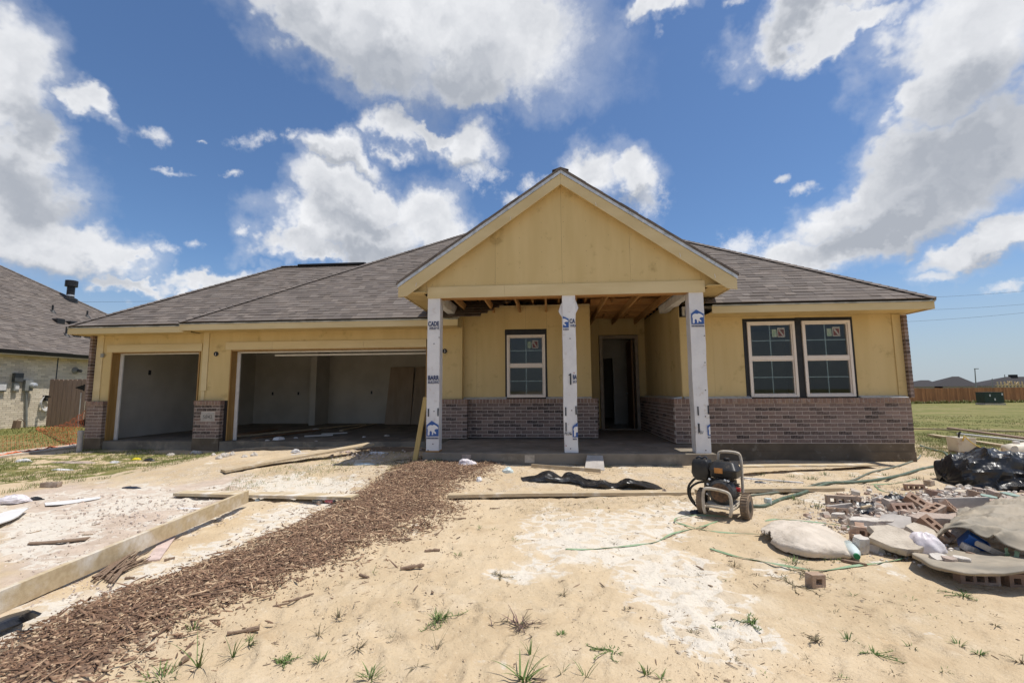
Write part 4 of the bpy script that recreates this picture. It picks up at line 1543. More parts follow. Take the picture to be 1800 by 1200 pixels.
for s_ in (-1, 1):
    rk = MB()
    x1 = GX+s_*GE
    zt0, zt1 = GZ-.085, GZ-.085-GP*GE
    poly = [(GX+s_*.001, zt0), (x1, zt1), (x1, zt1-.185), (x1-s_*.16, zt1-.185+.02), (GX+s_*.001, zt0-.20)]
    rk.prism([(x, GY+.012, z) for x, z in poly], (0, .020, 0))
    rk.build('rake_fascia', M_TRIM, HOUSE)
    ru = MB()                                     # narrow soffit under the rake
    ru.prism([(GX+s_*.001, GY+.033, zt0-.165), (x1-s_*.1, GY+.033, zt1-.165+GP*.1), (x1-s_*.1, GY+.033, zt1-.152+GP*.1), (GX+s_*.001, GY+.033, zt0-.152)], (0, .145, 0))
    ru.build('rake_soffit', M_SIDING, HOUSE)
    zz0, zz1 = GZ-.016, GZ-.016-GP*(GE+.012)
    gm_ = MB()
    gm_.prism([(GX+s_*.001, GY-.001, zz0), (GX+s_*(GE+.012), GY-.001, zz1), (GX+s_*(GE+.012), GY-.001, zz1-.066), (GX+s_*.001, GY-.001, zz0-.066)], (0, .011, 0))
    gm_.build('drip_edge', M_GALV, HOUSE)
    ed = MB()
    n_ = 20
    for i in range(n_):
        u0, u1 = i/n_*(GE+.03), (i+1)/n_*(GE+.03)
        h0 = random.uniform(.0, .010)
        ed.prism([(GX+s_*u0, GY-.02, GZ-GP*u0+.022+h0), (GX+s_*u1, GY-.02, GZ-GP*u1+.022+h0), (GX+s_*u1, GY-.02, GZ-GP*u1-.012), (GX+s_*u0, GY-.02, GZ-GP*u0-.012)], (0, .9, 0))
    ed.build('rake_shingle', M_SHINGLE, ROOF, kind='stuff')
for s_, u in ((-1, .92), (-1, 2.65), (1, .62), (1, 2.05), (1, 2.62)):
    mb = MB()
    zc = GZ-.085-.19-GP*u
    mb.bar((GX+s_*(u-.004), GY+.008, zc+.035), (GX+s_*(u+.006), GY+.004, zc-.035), .006, .010, (0, -1, 0))
    mb.build('clip', M_WHITETRIM, HOUSE)


# ---- porch beam, joists
bm_ = MB()
for a, b in ((-9.09, -7.66), (-7.657, -4.115)):
    mb = MB()
    mb.b2(a, b, -1.272, -1.251, 2.745, 2.955)
    mb.build('beam_trim', M_TRIM, HOUSE)
bm_.b2(-9.08, -4.13, -1.237, -1.02, 2.752, 2.94)
bm_.build('beam', M_LUMBERX, HOUSE)
for x0, x1 in ((-9.07, -8.93), (-4.40, -4.25)):
    mb = MB()
    A = []
    for k, yy in enumerate(np.linspace(-1.0, .9, 14)):
        j1 = [random.uniform(-.012, .012) for _ in range(6)]
        A.append([(x0+j1[0], yy, 2.95), (x0-.006+j1[1], yy, 2.86), (x0+j1[2], yy, 2.735), (x1+j1[3], yy, 2.735+j1[0]), (x1+.006+j1[4], yy, 2.86), (x1+j1[5], yy, 2.95)])
    mb.grid(np.array(A))
    mb.build('wrapped_beam', M_WRAP, HOUSE, smooth=False, solid=.004)
for x in np.arange(-8.75, -4.3, .61):
    mb = MB()
    mb.b2(x-.02, x+.02, -1.015, 3.4 if x > -5.8 else YP-.01, 2.86, 3.0)
    mb.build('joist', M_LUMBER, HOUSE)
for x in np.arange(-8.45, -4.3, .61):             # rafters above
    mb = MB()
    mb.bar((x, -1.0, 3.28), (x, 3.0, 3.05), .04, .14)
    mb.build('rafter', M_LUMBER, HOUSE)
for y, z in ((-.55, 3.09), (.35, 3.09), (1.25, 3.09), (1.62, 3.06), (1.98, 3.06), (2.35, 3.06), (2.72, 3.06), (3.1, 3.06)):
    mb = MB()
    mb.b2(-5.88 if y > 1.2 else -8.8, -4.22, y-.02, y+.02, z-.07, z+.07)
    mb.build('joist', M_LUMBERX, HOUSE)
mb = MB()
mb.b2(-9.3, -4.0, -1.2, 3.5, 3.24, 3.26)
mb.build('attic_board', M_LUMBERX, HOUSE)

# ---- columns: wrapped in printed white membrane
HOUSEPOLY = [(0, 0), (1, 0), (1, .70), (.42, 1.0), (0, .72)]
BEAR = [(.10, .07), (.115, .40), (.075, .53), (.13, .66), (.30, .725), (.50, .70), (.62, .745), (.74, .70), (.86, .64), (.97, .55), (.94, .47), (.80, .475), (.70, .44),
        (.64, .36), (.76, .27), (.80, .17), (.68, .16), (.62, .25), (.56, .22), (.55, .10), (.44, .09), (.45, .24), (.40, .34), (.32, .35), (.25, .26), (.27, .13), (.22, .07)]


def clip_x(P, x0, x1):
    for lim, keep in ((x0, 1), (x1, -1)):
        Q = []
        for i in range(len(P)):
            a, b = P[i], P[(i+1) % len(P)]
            ia, ib = keep*(a[0]-lim) >= 0, keep*(b[0]-lim) >= 0
            if ia:
                Q.append(a)
            if ia != ib:
                t_ = (lim-a[0])/(b[0]-a[0])
                Q.append((lim, a[1]+t_*(b[1]-a[1])))
        P = Q
    return P


def logo(parent, x, z, w_, h_, y, xa, xb, m_bg=None):
    for P, m_, dy in ((HOUSEPOLY, M_BLUE, 0), (BEAR, M_WHITEPRINT, .0012)):
        Q = clip_x([(x+a*w_, z+b*h_) for a, b in P], xa, xb)
        if len(Q) < 3:
            continue
        mb = MB()
        mb.prism([(a, y-dy-.001, b) for a, b in Q], (0, .0008, 0))
        mb.build('printed_logo', m_, parent)
    mb = MB()
    n_ = 9
    for i in range(n_):
        a = x+w_*(i+.12)/n_
        b = x+w_*(i+.80)/n_
        if a >= xa and b <= xb:
            mb.b2(a, b, y-.002, y-.001, z-.045, z-.020)
    if mb.v:
        mb.build('printed_caption', M_NAVY, parent)


def column(x0, x1, wr, seed):
    """square post in crinkled wrap; wr = crinkle"""
    r_ = random.Random(seed)
    mb = MB()
    yf, yk = -1.25, -1.02
    A = []
    N = 24
    ph = r_.uniform(0, 6)
    for k in range(N+1):
        z = -.033 + 2.783*k/N
        tt = k/N
        sh = wr*(math.sin(tt*5+ph)*.4+math.sin(tt*13+ph*2)*.25)
        row = []
        for (cx_, cy_, mx_, my_) in ((x0, yf, 1, 1), ((x0+x1)/2, yf-.001, 0, 1), (x1, yf, 1, 1), (x1, (yf+yk)/2, 1, 0), (x1, yk, 1, 1), ((x0+x1)/2, yk, 0, 1), (x0, yk, 1, 1), (x0, (yf+yk)/2, 1, 0), (x0, yf, 1, 1)):
            row.append([cx_+sh+mx_*r_.uniform(-wr, wr)*.35, cy_+my_*r_.uniform(-wr, 0)*.25, z])
        row[-1] = row[0]
        A.append(row)
    mb.grid(np.array(A))
    o = mb.build('column', M_WRAP, HOUSE)
    ex = MB()
    ex.b2(x0+.012, x1-.012, yf+.012, yk-.012, -.05, 2.752)
    ex.build('post', M_LUMBER, o)
    if wr < .006:
        bs = MB()
        bs.b2(x0-.004, x1+.004, yf-.004, yk+.004, -.034, -.008)
        bs.build('base_shim', M_LUMBERX, o)
    return o


def staples(o, pts):
    for x, z, w_, h_ in pts:
        mb = MB()
        mb.b2(x-w_/2, x+w_/2, -1.262, -1.2575, z-h_/2, z+h_/2)
        mb.build('printed_mark', M_INK, o)


def nails(o, pts, m_=M_NAIL):
    for x, z in pts:
        mb = MB()
        mb.lathe([(.010, 0), (.010, .003), (.004, .006)], (x, -1.259, z), 8, Matrix.Rotation(math.pi/2, 3, 'X'))
        mb.build('cap_nail', m_, o)


YF = -1.2600
q = lambda px, py: bp(px, py, 1, -1.255)
c1 = column(-9.085, -8.855, .002, 1)
lettering('CADE', q(752.5, 573)[0], YF, q(752.5, 573)[2], .118, M_NAVY, c1, width=.205, bold=.004)
lettering('WRAP PL', q(754, 579.5)[0], YF, q(754, 579.5)[2], .072, M_NAVY, c1, width=.19, bold=.001, shear=.3)
lettering('BARR', q(752.2, 667.5)[0], YF, q(752.2, 667.5)[2], .108, M_NAVY, c1, width=.205, bold=.004)
lettering('BUILDING', q(752, 674)[0], YF, q(752, 674)[2], .07, M_NAVY, c1, width=.21, bold=.001, shear=.3)
a_, b_ = q(750.5, 766.5), q(772.5, 739)
logo(c1, -9.078, a_[2], .222, b_[2]-a_[2], YF+.0015, -9.083, -8.858)
nails(c1, [tuple(q(763, 604)[[0, 2]]), tuple(q(763, 722.5)[[0, 2]]), tuple(q(761, 780)[[0, 2]]), tuple(q(752.5, 791)[[0, 2]]), tuple(q(772, 593)[[0, 2]])])
staples(c1, [(q(752.5, 725)[0]+.006, q(752, 725)[2], .022, .14), (q(770, 724)[0], q(770, 724)[2], .022, .14)])
c2 = column(-6.625, -6.388, .011, 5)
YF = -1.2680
a_, b_ = q(989, 576), q(1000, 554)
logo(c2, -6.735, a_[2], .225, b_[2]-a_[2], YF, -6.612, -6.505)
lettering('CA', q(1001, 568)[0], YF, q(1001, 568)[2], .108, M_NAVY, c2, width=.10, bold=.004)
lettering('WRA', q(1002, 575)[0], YF, q(1002, 575)[2], .068, M_NAVY, c2, width=.10, bold=.001, shear=.3)
mb = MB()
a_ = q(1003, 666)
mb.prism([(a_[0]-.014, YF-.001, a_[2]-.10), (a_[0]+.012, YF-.001, a_[2]-.10), (a_[0]+.012, YF-.001, a_[2]+.10), (a_[0]-.006, YF-.001, a_[2]+.10), (a_[0]-.034, YF-.001, a_[2]+.075), (a_[0]-.034, YF-.001, a_[2]+.058), (a_[0]-.014, YF-.001, a_[2]+.066)], (0, .0008, 0))
mb.build('printed_mark', M_INK, c2)
lettering('BA', q(1007, 666)[0], YF, q(1007, 666)[2], .105, M_NAVY, c2, width=.066, bold=.004)
lettering('BUI', q(1007, 673)[0], YF, q(1007, 673)[2], .066, M_NAVY, c2, width=.066, bold=.001, shear=.3)
a_, b_ = q(1006, 768), q(1006, 742)
logo(c2, q(1006.5, 760)[0], a_[2], .215, b_[2]-a_[2], YF, -6.62, -6.392)
lettering('PLUS', q(992, 764)[0], YF, q(992, 764)[2], .07, M_INK, c2, width=.115, bold=.001, shear=.3)
nails(c2, [tuple(q(1002, 595)[[0, 2]]), tuple(q(1005, 721)[[0, 2]]), tuple(q(1004, 763)[[0, 2]]), tuple(q(1003, 788)[[0, 2]])])
nails(c2, [tuple(q(1009, 655)[[0, 2]]), tuple(q(995, 783)[[0, 2]])], M_RED)
staples(c2, [(q(994.5, 723)[0], q(994, 723)[2], .022, .15), (q(1012.5, 721)[0], q(1012, 721)[2], .022, .15), (q(995, 750)[0], q(995, 750)[2], .022, .15)])
for sx, zz in ((-1, 2.46), (1, 2.52)):            # loose flaps of wrap at the column head
    mb = MB()
    xe = -6.625 if sx < 0 else -6.388
    mb.grid([[(xe, -1.24, zz-.12), (xe, -1.22, zz+.16)], [(xe+sx*.035, -1.21, zz-.05), (xe+sx*.02, -1.19, zz+.13)], [(xe+sx*.06, -1.2, zz+.0), (xe+sx*.045, -1.15, zz+.06)]])
    mb.build('loose_flap', M_WRAP, c2, solid=.002)
c3 = column(-4.395, -4.148, .009, 9)
YF = -1.2665
a_, b_ = q(1214, 570), q(1236, 544)
logo(c3, q(1214, 570)[0]+.012, a_[2], .215, b_[2]-a_[2], YF, -4.39, -4.12)
lettering('PLU', q(1227, 762)[0], YF, q(1227, 762)[2], .07, M_INK, c3, width=.085, bold=.001, shear=.3)
a_, b_ = q(1243, 765), q(1243, 742)
logo(c3, q(1243.5, 760)[0], a_[2], .20, b_[2]-a_[2], YF, -4.39, -4.152)
nails(c3, [tuple(q(x, y)[[0, 2]]) for x, y in ((1238, 590), (1239, 637), (1240, 685.5), (1240, 731.5), (1240.5, 791))])
staples(c3, [(q(1227, 722)[0], q(1227, 722)[2], .022, .15), (q(1245, 720.5)[0], q(1245, 720)[2], .022, .15), (q(1228.5, 752)[0], q(1228, 752)[2], .028, .15)])
# torn brown paper patches left on the slab face
for px, py, w_, h_ in ((820, 802, .16, .07), (931, 806, .17, .13)):
    p = bp(px, py, 1, -1.336)
    mb = MB()
    mb.b2(p[0]-w_/2, p[0]+w_/2, -1.345, -1.337, p[2]-h_/2, p[2]+h_/2)
    mb.build('form_patch', M_CONCRETE2 if px > 900 else M_PINKCONC, PORCHSLAB)

# ================================================================== the neighbouring house
NB = thing('neighbour_house', 'finished cream brick house with grey shingle roof and black gutter beyond the gate', 'house', (-29, 5, -.2))
NX, NE, NY0, NY1, NZ = -26.0, -25.62, -9.0, 15.25, 2.60
mb = MB()
mb.b2(-38, NX+.002, NY0+.5, NY1-.5, -.6, 2.62)
mb.build('wall', M_NMORTAR, NB)
bk = MB()
z = -.16
row = 0
while z < 2.52:
    y = NY0+.6+(row % 2)*.125
    while y < 14.6:
        if y > 3:
            bk.b2(NX, NX+.012, y+.004, y+.246, z+.004, z+.072)
        y += .25
    z += .0762
    row += 1
bk.build('brickwork', M_NBRICK, NB, kind='stuff')
ft = MB()
ft.b2(NX-.1, NX+.02, NY0+.5, NY1-.5, -.6, -.165)
ft.build('footing', M_FOUND, NB)
mb = MB()
mb.b2(NX+.013, NX+.016, 6.86, 6.90, -.15, 2.5)
mb.build('control_joint', M_INK, NB)
T = 7.45
rp = MB()
cF, cBk = (NE, NY0, NZ), (NE, NY1, NZ)
pF, pB = (NE-T, NY0+T, NZ+PITCH*T), (NE-T, NY1-T, NZ+PITCH*T)
rp.add([cF, cBk, pB, pF], [(0, 1, 2, 3)])
rp.add([cBk, (NE-2*T, NY1, NZ), pB], [(0, 1, 2)])
rp.add([(NE-2*T, NY0, NZ), cF, pF], [(0, 1, 2)])
rp.add([(NE-2*T, NY1, NZ), (NE-2*T, NY0, NZ), pF, pB], [(0, 1, 2, 3)])
NROOF = rp.build('roof', M_DECKDARK, NB, solid=.02)
sh = MB()
for c in range(int(T/CP/.143)):
    v0, v1 = c*.143-.012, (c+1)*.143+.02
    d = (c*.143+.04)*CP
    a, b = max(NY0+d, 0.5), NY1-d
    y = a-random.uniform(0, .3)
    while y < b:
        wd = random.choice((.17, .2, .24, .28, .33, .4))
        ya, yb2 = max(y, a), min(y+wd, b)
        y += wd
        if yb2-ya < .03:
            continue
        th = random.choice((.008, .008, .018))+.012
        P = []
        for yy, vv, hh in ((ya, v0, th), (yb2, v0, th), (yb2, v1, .010), (ya, v1, .010), (ya, v0, .008), (yb2, v0, .008)):
            P.append((NE-vv*CP+SP*hh, yy, NZ+vv*SP+CP*hh))
        sh.add(P, SF)
sh.build('shingle_courses', M_SHINGLE, NROOF, kind='stuff')
cp_ = MB()
caps(cBk, pB)
caps(pB, pF)
cp_.build('ridge_cap', M_SHINGLE, NROOF, kind='stuff')
gt = MB()
gt.prism([(NE+.0, NY0, NZ-.13), (NE+.05, NY0, NZ-.12), (NE+.07, NY0, NZ+.0), (NE+.06, NY0, NZ+.0), (NE+.04, NY0, NZ-.10), (NE+.0, NY0, NZ-.10)], (0, NY1-NY0, 0))
gt.build('gutter', M_GUTTER, NB)
fs_ = MB()
fs_.b2(NE-.02, NE-.001, NY0, NY1, NZ-.17, NZ-.02)
fs_.b2(NX+.013, NE-.021, NY0, NY1, NZ-.15, NZ-.14)
fs_.build('fascia', M_NBRICK, NB)
dp = MB()
dp.tube(subd([(NE+.05, 12.9, NZ-.1), (NE-.05, 12.9, NZ-.25), (NX+.06, 12.9, NZ-.45), (NX+.06, 12.9, 1.2), (NX+.06, 12.9, .1)], 5), .05, 8)
dp.build('downpipe', M_GUTTER, NB)


def on_roof(px, py):
    n = Vector((PITCH, 0, 1)).normalized()
    o = Vector(cF)
    d = Vector(ray(px, py))
    t_ = (o-Vector(CAM)).dot(n)/d.dot(n)
    return Vector(CAM)+d*t_, t_


for px, py, hpx in ((92, 548, 12), (153, 556, 10), (116, 589, 15)):
    p, dd_ = on_roof(px, py)
    h_ = hpx/F_PX*depth_of(p)
    pv = MB()
    pv.lathe([(.16, -.08), (.05, .07), (.035, .08), (.035, h_)], p, 10)
    pv.build('vent_pipe', M_BLACK, NROOF)
for px, py in ((102, 566), (125, 570), (131, 589), (151, 591)):
    p, dd_ = on_roof(px, py)
    mb = MB()
    mb.b2(p.x-.14, p.x+.16, p.y-.16, p.y+.16, p.z-.12, p.z+.14)
    mb.build('roof_vent', M_BLACK, NROOF, bevel=.03)
p, dd_ = on_roof(123, 527)
h_ = 34/F_PX*depth_of(p)
ch = MB()
ch.lathe([(.30, -.25), (.28, .05), (.15, .12), (.15, h_*.68), (.24, h_*.69), (.24, h_), (.05, h_*1.01)], p, 14)
FLUE = ch.build('chimney_flue', M_BLACK, NROOF)
cl_ = MB()
cl_.lathe([(.16, .17), (.16, .24)], p, 14)
cl_.build('collar', M_GALV, FLUE)
# meters on the wall: positions from the photo on the plane of the wall
wl = lambda px, py: Vector(bp(px, py, 0, NX+.012))


def wallbox(name, x0, y0, x1, y1, dep, m, parent):
    a, b = wl(x0, y1), wl(x1, y0)
    z0, z1 = min(a.z, b.z), max(a.z, b.z)
    mb = MB()
    mb.b2(NX+.0125, NX+.012+dep, a.y, b.y, z0, z1)
    return mb.build(name, m, parent, bevel=.006)


EM = thing('electric_meter', 'grey electric meter and panel boxes with conduit on cream brick wall', 'meter', tuple(wl(44, 700)))
wallbox('panel_box', 20, 656, 37, 671, .13, M_DARKBOX, EM)
wallbox('disconnect_box', 19.5, 671.5, 30, 687, .10, M_GREYBOX, EM)
wallbox('meter_base', 38, 668, 54, 687, .13, M_GREYBOX, EM)
a = wl(51, 677)
mb = MB()
mb.lathe([(.10, 0), (.10, .06), (.085, .13), (.03, .15)], (NX+.14, a.y, a.z), 16, Matrix.Rotation(math.pi/2, 3, 'Y'))
mb.build('meter_glass', M_GALV, EM)
a, b = wl(44, 687), wl(44, 752)
mb = MB()
mb.tube([(NX+.07, a.y, a.z), (NX+.07, b.y, -.25)], .035, 10)
mb.build('conduit', M_GREYBOX, EM)
mb = MB()
a = wl(26, 681)
mb.b2(NX+.113, NX+.116, a.y-.06, a.y+.06, a.z-.06, a.z+.06)
mb.build('notice', M_PAPER, EM)
CB = thing('cable_box', 'small pale grey box on cream brick wall away from the meter', 'utility box', tuple(wl(4, 681)))
wallbox('box', -8, 674, 9, 688, .09, M_GREYBOX, CB)
wallbox('lid', -6, 676, 7, 686, .105, M_PAPER, CB)
VH = thing('dryer_vent', 'grey round vent hood high on cream brick wall above the gate', 'vent', tuple(wl(133, 651)))
a = wl(132, 651)
mb = MB()
mb.lathe([(.14, 0), (.13, .03), (.08, .10), (.06, .12)], (NX+.012, a.y, a.z), 14, Matrix.Rotation(math.pi/2, 3, 'Y'))
mb.build('flange', M_GREYBOX, VH)
mb = MB()
mb.tube([(NX+.10, a.y, a.z), (NX+.24, a.y+.05, a.z-.03)], .055, 10)
mb.build('spout', M_DARKBOX, VH)
HB = thing('hose_reel', 'coiled white hose on black bracket beside the wooden gate', 'hose reel', tuple(wl(79, 701)))
a = wl(77, 702)
mb = MB()
for k in range(4):
    mb.tube([(NX+.06+.02*k, a.y+.16*math.cos(t_), a.z-.14+(.20+.03*k)*math.sin(t_)) for t_ in np.linspace(0, 2*math.pi, 18)], .014, 6)
mb.build('hose', M_PAPER, HB)
mb = MB()
mb.b2(NX+.0125, NX+.16, a.y-.05, a.y+.05, a.z-.06, a.z+.16)
mb.build('bracket', M_BLACK, HB)
mb = MB()
a = wl(14, 750)
SP_ = thing('stake_bundle', 'short broken stake and wires at base of cream brick wall', 'stake', (a.x+.3, a.y, -.17))
mb.bar((a.x+.3, a.y, -.2), (a.x+.32, a.y+.02, .12), .16, .14, (0, 1, 0))
mb.build('stake', M_TWIG, SP_)
mb = MB()
mb.tube(subd([(a.x+.3, a.y, .1), (a.x+.3, a.y+.1, .18), (a.x+.3, a.y+.22, .1), (a.x+.32, a.y+.3, -.16)], 5), .012, 5)
mb.build('wire', M_TWIG, SP_)

# ---- cedar gate between the two houses
GYP = 6.35
gt_ = lambda px, py: Vector(bp(px, py, 1, GYP))
a, b = gt_(80, 746), gt_(145, 746)
ztop = gt_(84, 666).z
GATE = thing('wooden_gate', 'weathered cedar gate with black hinges between the two houses', 'gate', (a.x, GYP, -.2))
xs = np.linspace(a.x, b.x, 9)
for i in range(8):
    mb = MB()
    z_ = ztop+random.uniform(-.015, .015)-.03*i/8
    x0, x1 = xs[i]+.006, xs[i+1]-.006
    mb.prism([(x0, GYP, -.16), (x1, GYP, -.16), (x1, GYP, z_-.03), (x1-.03, GYP, z_), (x0+.03, GYP, z_), (x0, GYP, z_-.03)], (0, random.uniform(.016, .022), 0))
    mb.build('board', M_CEDAR, GATE)
mb = MB()
for z in (.05, ztop*.5, ztop-.15):
    mb.b2(a.x, b.x, GYP+.024, GYP+.06, z-.045, z+.045)
mb.build('rail', M_CEDAR, GATE)
for py in (681, 742):
    p = gt_(146, py)
    mb = MB()
    mb.prism([(p.x+.02, GYP-.008, p.z-.10), (p.x+.02, GYP-.008, p.z+.10), (p.x-.30, GYP-.008, p.z+.012), (p.x-.30, GYP-.008, p.z-.012)], (0, .006, 0))
    mb.b2(p.x+.022, p.x+.07, GYP-.012, GYP-.002, p.z-.12, p.z+.12)
    mb.build('hinge', M_METALDARK, GATE)
p = gt_(82, 697)
mb = MB()
mb.b2(p.x-.05, p.x+.16, GYP-.03, GYP-.003, p.z-.02, p.z+.02)
mb.b2(p.x-.03, p.x+.03, GYP-.04, GYP-.031, p.z-.08, p.z+.06)
mb.build('latch', M_METALDARK, GATE)
p = gt_(142, 700)
mb = MB()
mb.b2(p.x-.015, p.x+.015, GYP-.012, GYP-.001, -.16, gt_(142, 690).z)
mb.build('white_strip', M_PAPER, GATE)
FP = thing('side_fence', 'narrow weathered cedar fence panel beside the gate and brick pier', 'fence', (b.x+.3, GYP, -.2))
x = b.x+.02
for i in range(9):
    mb = MB()
    mb.prism([(x, GYP+.01, -.2), (x+.135, GYP+.01, -.2), (x+.135, GYP+.01, ztop-.08), (x+.10, GYP+.01, ztop-.05), (x+.035, GYP+.01, ztop-.05), (x, GYP+.01, ztop-.08)], (0, .018, 0))
    mb.build('board', M_CEDAR, FP)
    x += .145
mb = MB()
for z in (.05, ztop*.5, ztop-.2):
    mb.b2(b.x+.02, x, GYP+.03, GYP+.06, z-.045, z+.045)
mb.build('rail', M_CEDAR, FP)

# ---- orange safety net, fallen on the lawn
NET = thing('safety_net', 'collapsed orange plastic safety net strung over the lawn to the brick pier', 'net', (-20, 3, -.2))
nt = MB()
pA, pB_ = np.array(bp(65, 752, 2, -.12)), np.array(bp(148, 742, 1, 1.6))
N = 34
top_, bot_ = [], []
for k in range(N+1):
    f_ = k/N
    x, y = pA[0]*(1-f_)+pB_[0]*f_, pA[1]*(1-f_)+pB_[1]*f_
    base = gz(x, y)
    hgt = .08+.85*f_**1.6
    top_.append((x, y, base+hgt+.03*math.sin(k*1.7)))
    bot_.append((x, y-.05, base+.02))
for r in range(6):
    f_ = r/5
    nt.tube([tuple(np.array(top_[k])*(1-f_)+np.array(bot_[k])*f_+np.array([0, random.uniform(-.02, .02), random.uniform(-.015, .015)])) for k in range(N+1)], .006, 4)
for k in range(N+1):
    nt.tube([top_[k], bot_[k]], .005, 4)
nt.build('upright_net', M_NET, NET)
nt = MB()
rows = [[(-40, 768), (20, 765), (75, 758), (130, 748)], [(-40, 782), (20, 776), (75, 768), (135, 760)], [(-40, 797), (20, 790), (80, 781), (134, 773)], [(-40, 806), (20, 797), (80, 788), (134, 779)]]
A = patch([[G(*p, .05) for p in r] for r in rows], 8, 3)
for i in range(A.shape[0]):
    nt.tube([A[i, j]+np.array([0, 0, random.uniform(-.02, .03)]) for j in range(A.shape[1])], .0024 if i < A.shape[0]-1 else .020, 4)
for j in range(0, A.shape[1], 1):
    nt.tube([A[i, j] for i in range(A.shape[0])], .002, 4)
nt.build('lying_net', M_NET, NET)
# kerb strip and pipe
ks = MB()
P = [G(-60, 806), G(0, 799), G(70, 790), G(134, 783)]
Q = [G(-60, 815), G(0, 806), G(70, 796), G(134, 788)]
for k in range(3):
    ks.add([P[k]+[0, 0, .05], P[k+1]+[0, 0, .05], Q[k+1]+[0, 0, .05], Q[k]+[0, 0, .05], P[k]-[0, 0, .1], P[k+1]-[0, 0, .1], Q[k+1]-[0, 0, .1], Q[k]-[0, 0, .1]], [(3, 2, 1, 0), (7, 6, 2, 3), (4, 0, 1, 5)])
tag(ks.build('kerb', M_CONCRETE2), 'low concrete kerb along the lawn edge', 'kerb', kind='structure')
pp = G(139, 794)
PV = thing('cleanout_pipe', 'upright grey plastic pipe with cap at the foot of brick pier', 'pipe', tuple(pp))
mb = MB()
hh = 37/F_PX*depth_of(pp)
mb.lathe([(.052, -.2), (.052, hh*.82)], pp, 16)
mb.build('pipe', M_PVC, PV, smooth=False)
mb = MB()
mb.lathe([(.058, hh*.78), (.060, hh*.97), (.052, hh)], pp, 16)
mb.build('cap', M_PVC, PV)

# ================================================================== beyond the lot
fA, fB = np.array([19.0, 33.2]), np.array([52.0, 41.0])
fl_ = np.hypot(*(fB-fA))
fd_ = (fB-fA)/fl_
FENCE = thing('boundary_fence', 'long stained cedar privacy fence across the grassy field', 'fence', (fA[0], fA[1], -.35))
pk = MB()
n_ = int(fl_/.145)
for i in range(n_):
    p = fA+fd_*(i*.145)
    h_ = 1.38+random.uniform(-.02, .02)
    ang = math.atan2(fd_[1], fd_[0])
    pk.box((p[0], p[1], -.38+h_/2+.05), (.138, .018, h_), Matrix.Rotation(ang, 3, 'Z'))
pk.build('pickets', M_REDCEDAR, FENCE, kind='stuff')
mb = MB()
mb.box((fA[0]+fd_[0]*fl_/2, fA[1]+fd_[1]*fl_/2-.03, -.28), (fl_, .04, .16), Matrix.Rotation(math.atan2(fd_[1], fd_[0]), 3, 'Z'))
mb.build('rot_board', M_CEDAR, FENCE)
TRF = thing('transformer', 'dark green pad-mounted transformer box standing in front of the fence', 'transformer', tuple(G(1750, 713)))
a, b = bp(1733, 712, 2, -.36), bp(1767, 712, 2, -.36)
hT = 19/F_PX*depth_of(a)
ang = math.atan2(b[1]-a[1], b[0]-a[0])
L_ = np.hypot(b[0]-a[0], b[1]-a[1])
TRR = Matrix.Rotation(ang, 3, 'Z')
cT = (a+b)/2
off = np.array([-math.sin(ang), math.cos(ang), 0])*.5
mb = MB()
mb.box((cT[0]+off[0], cT[1]+off[1], -.3), (L_*1.05, 1.1, .2), TRR)
mb.build('pad', M_CONCRETE2, TRF)
mb = MB()
mb.box((cT[0]+off[0], cT[1]+off[1], -.2+hT/2), (L_, .95, hT-.02), TRR)
mb.build('cabinet', M_TRANS, TRF, bevel=.02)
mb = MB()
mb.box((cT[0]+off[0], cT[1]+off[1], -.2+hT), (L_*1.02, 1.0, .04), TRR)
mb.build('lid', M_TRANS, TRF)
for u, v in ((-.22, .72), (.02, .35), (.42, .82)):
    mb = MB()
    pp_ = cT+np.array([math.cos(ang), math.sin(ang), 0])*L_*u
    mb.box((pp_[0]+math.sin(ang)*-.0, pp_[1]+.012, -.2+hT*v), (L_*.07, .02, hT*.2), TRR)
    mb.build('warning_label', M_PAPER, TRF)


def far_house(pxl, pxr, pxp0, pxp1, ypk, D, label, ze=1.75):
    """hipped roof house standing D metres away beyond the fence"""
    L = bp(pxl, 678, 1, D)
    Rr_ = bp(pxr, 678, 1, D)
    k0 = bp(pxp0, ypk, 1, D+6)
    k1 = bp(pxp1, ypk, 1, D+6)
    o = thing('far_house', label, 'house', ((L[0]+Rr_[0])/2, D+6, -.35), 'houses beyond the fence')
    mb = MB()
    mb.b2(L[0]+.5, Rr_[0]-.5, D+.5, D+11.5, -.5, ze)
    mb.build('wall', M_FARWALL, o)
    mb = MB()
    P = [(L[0], D, ze), (Rr_[0], D, ze), (Rr_[0], D+12, ze), (L[0], D+12, ze), (k0[0], D+6, max(k0[2], 3.5)), (k1[0], D+6, max(k0[2], 3.5))]
    mb.add(P, [(0, 1, 5, 4), (1, 2, 5), (2, 3, 4, 5), (3, 0, 4), (3, 2, 1, 0)])
    r_ = mb.build('roof', M_DARKROOF, o)
    return o, r_, k0, k1


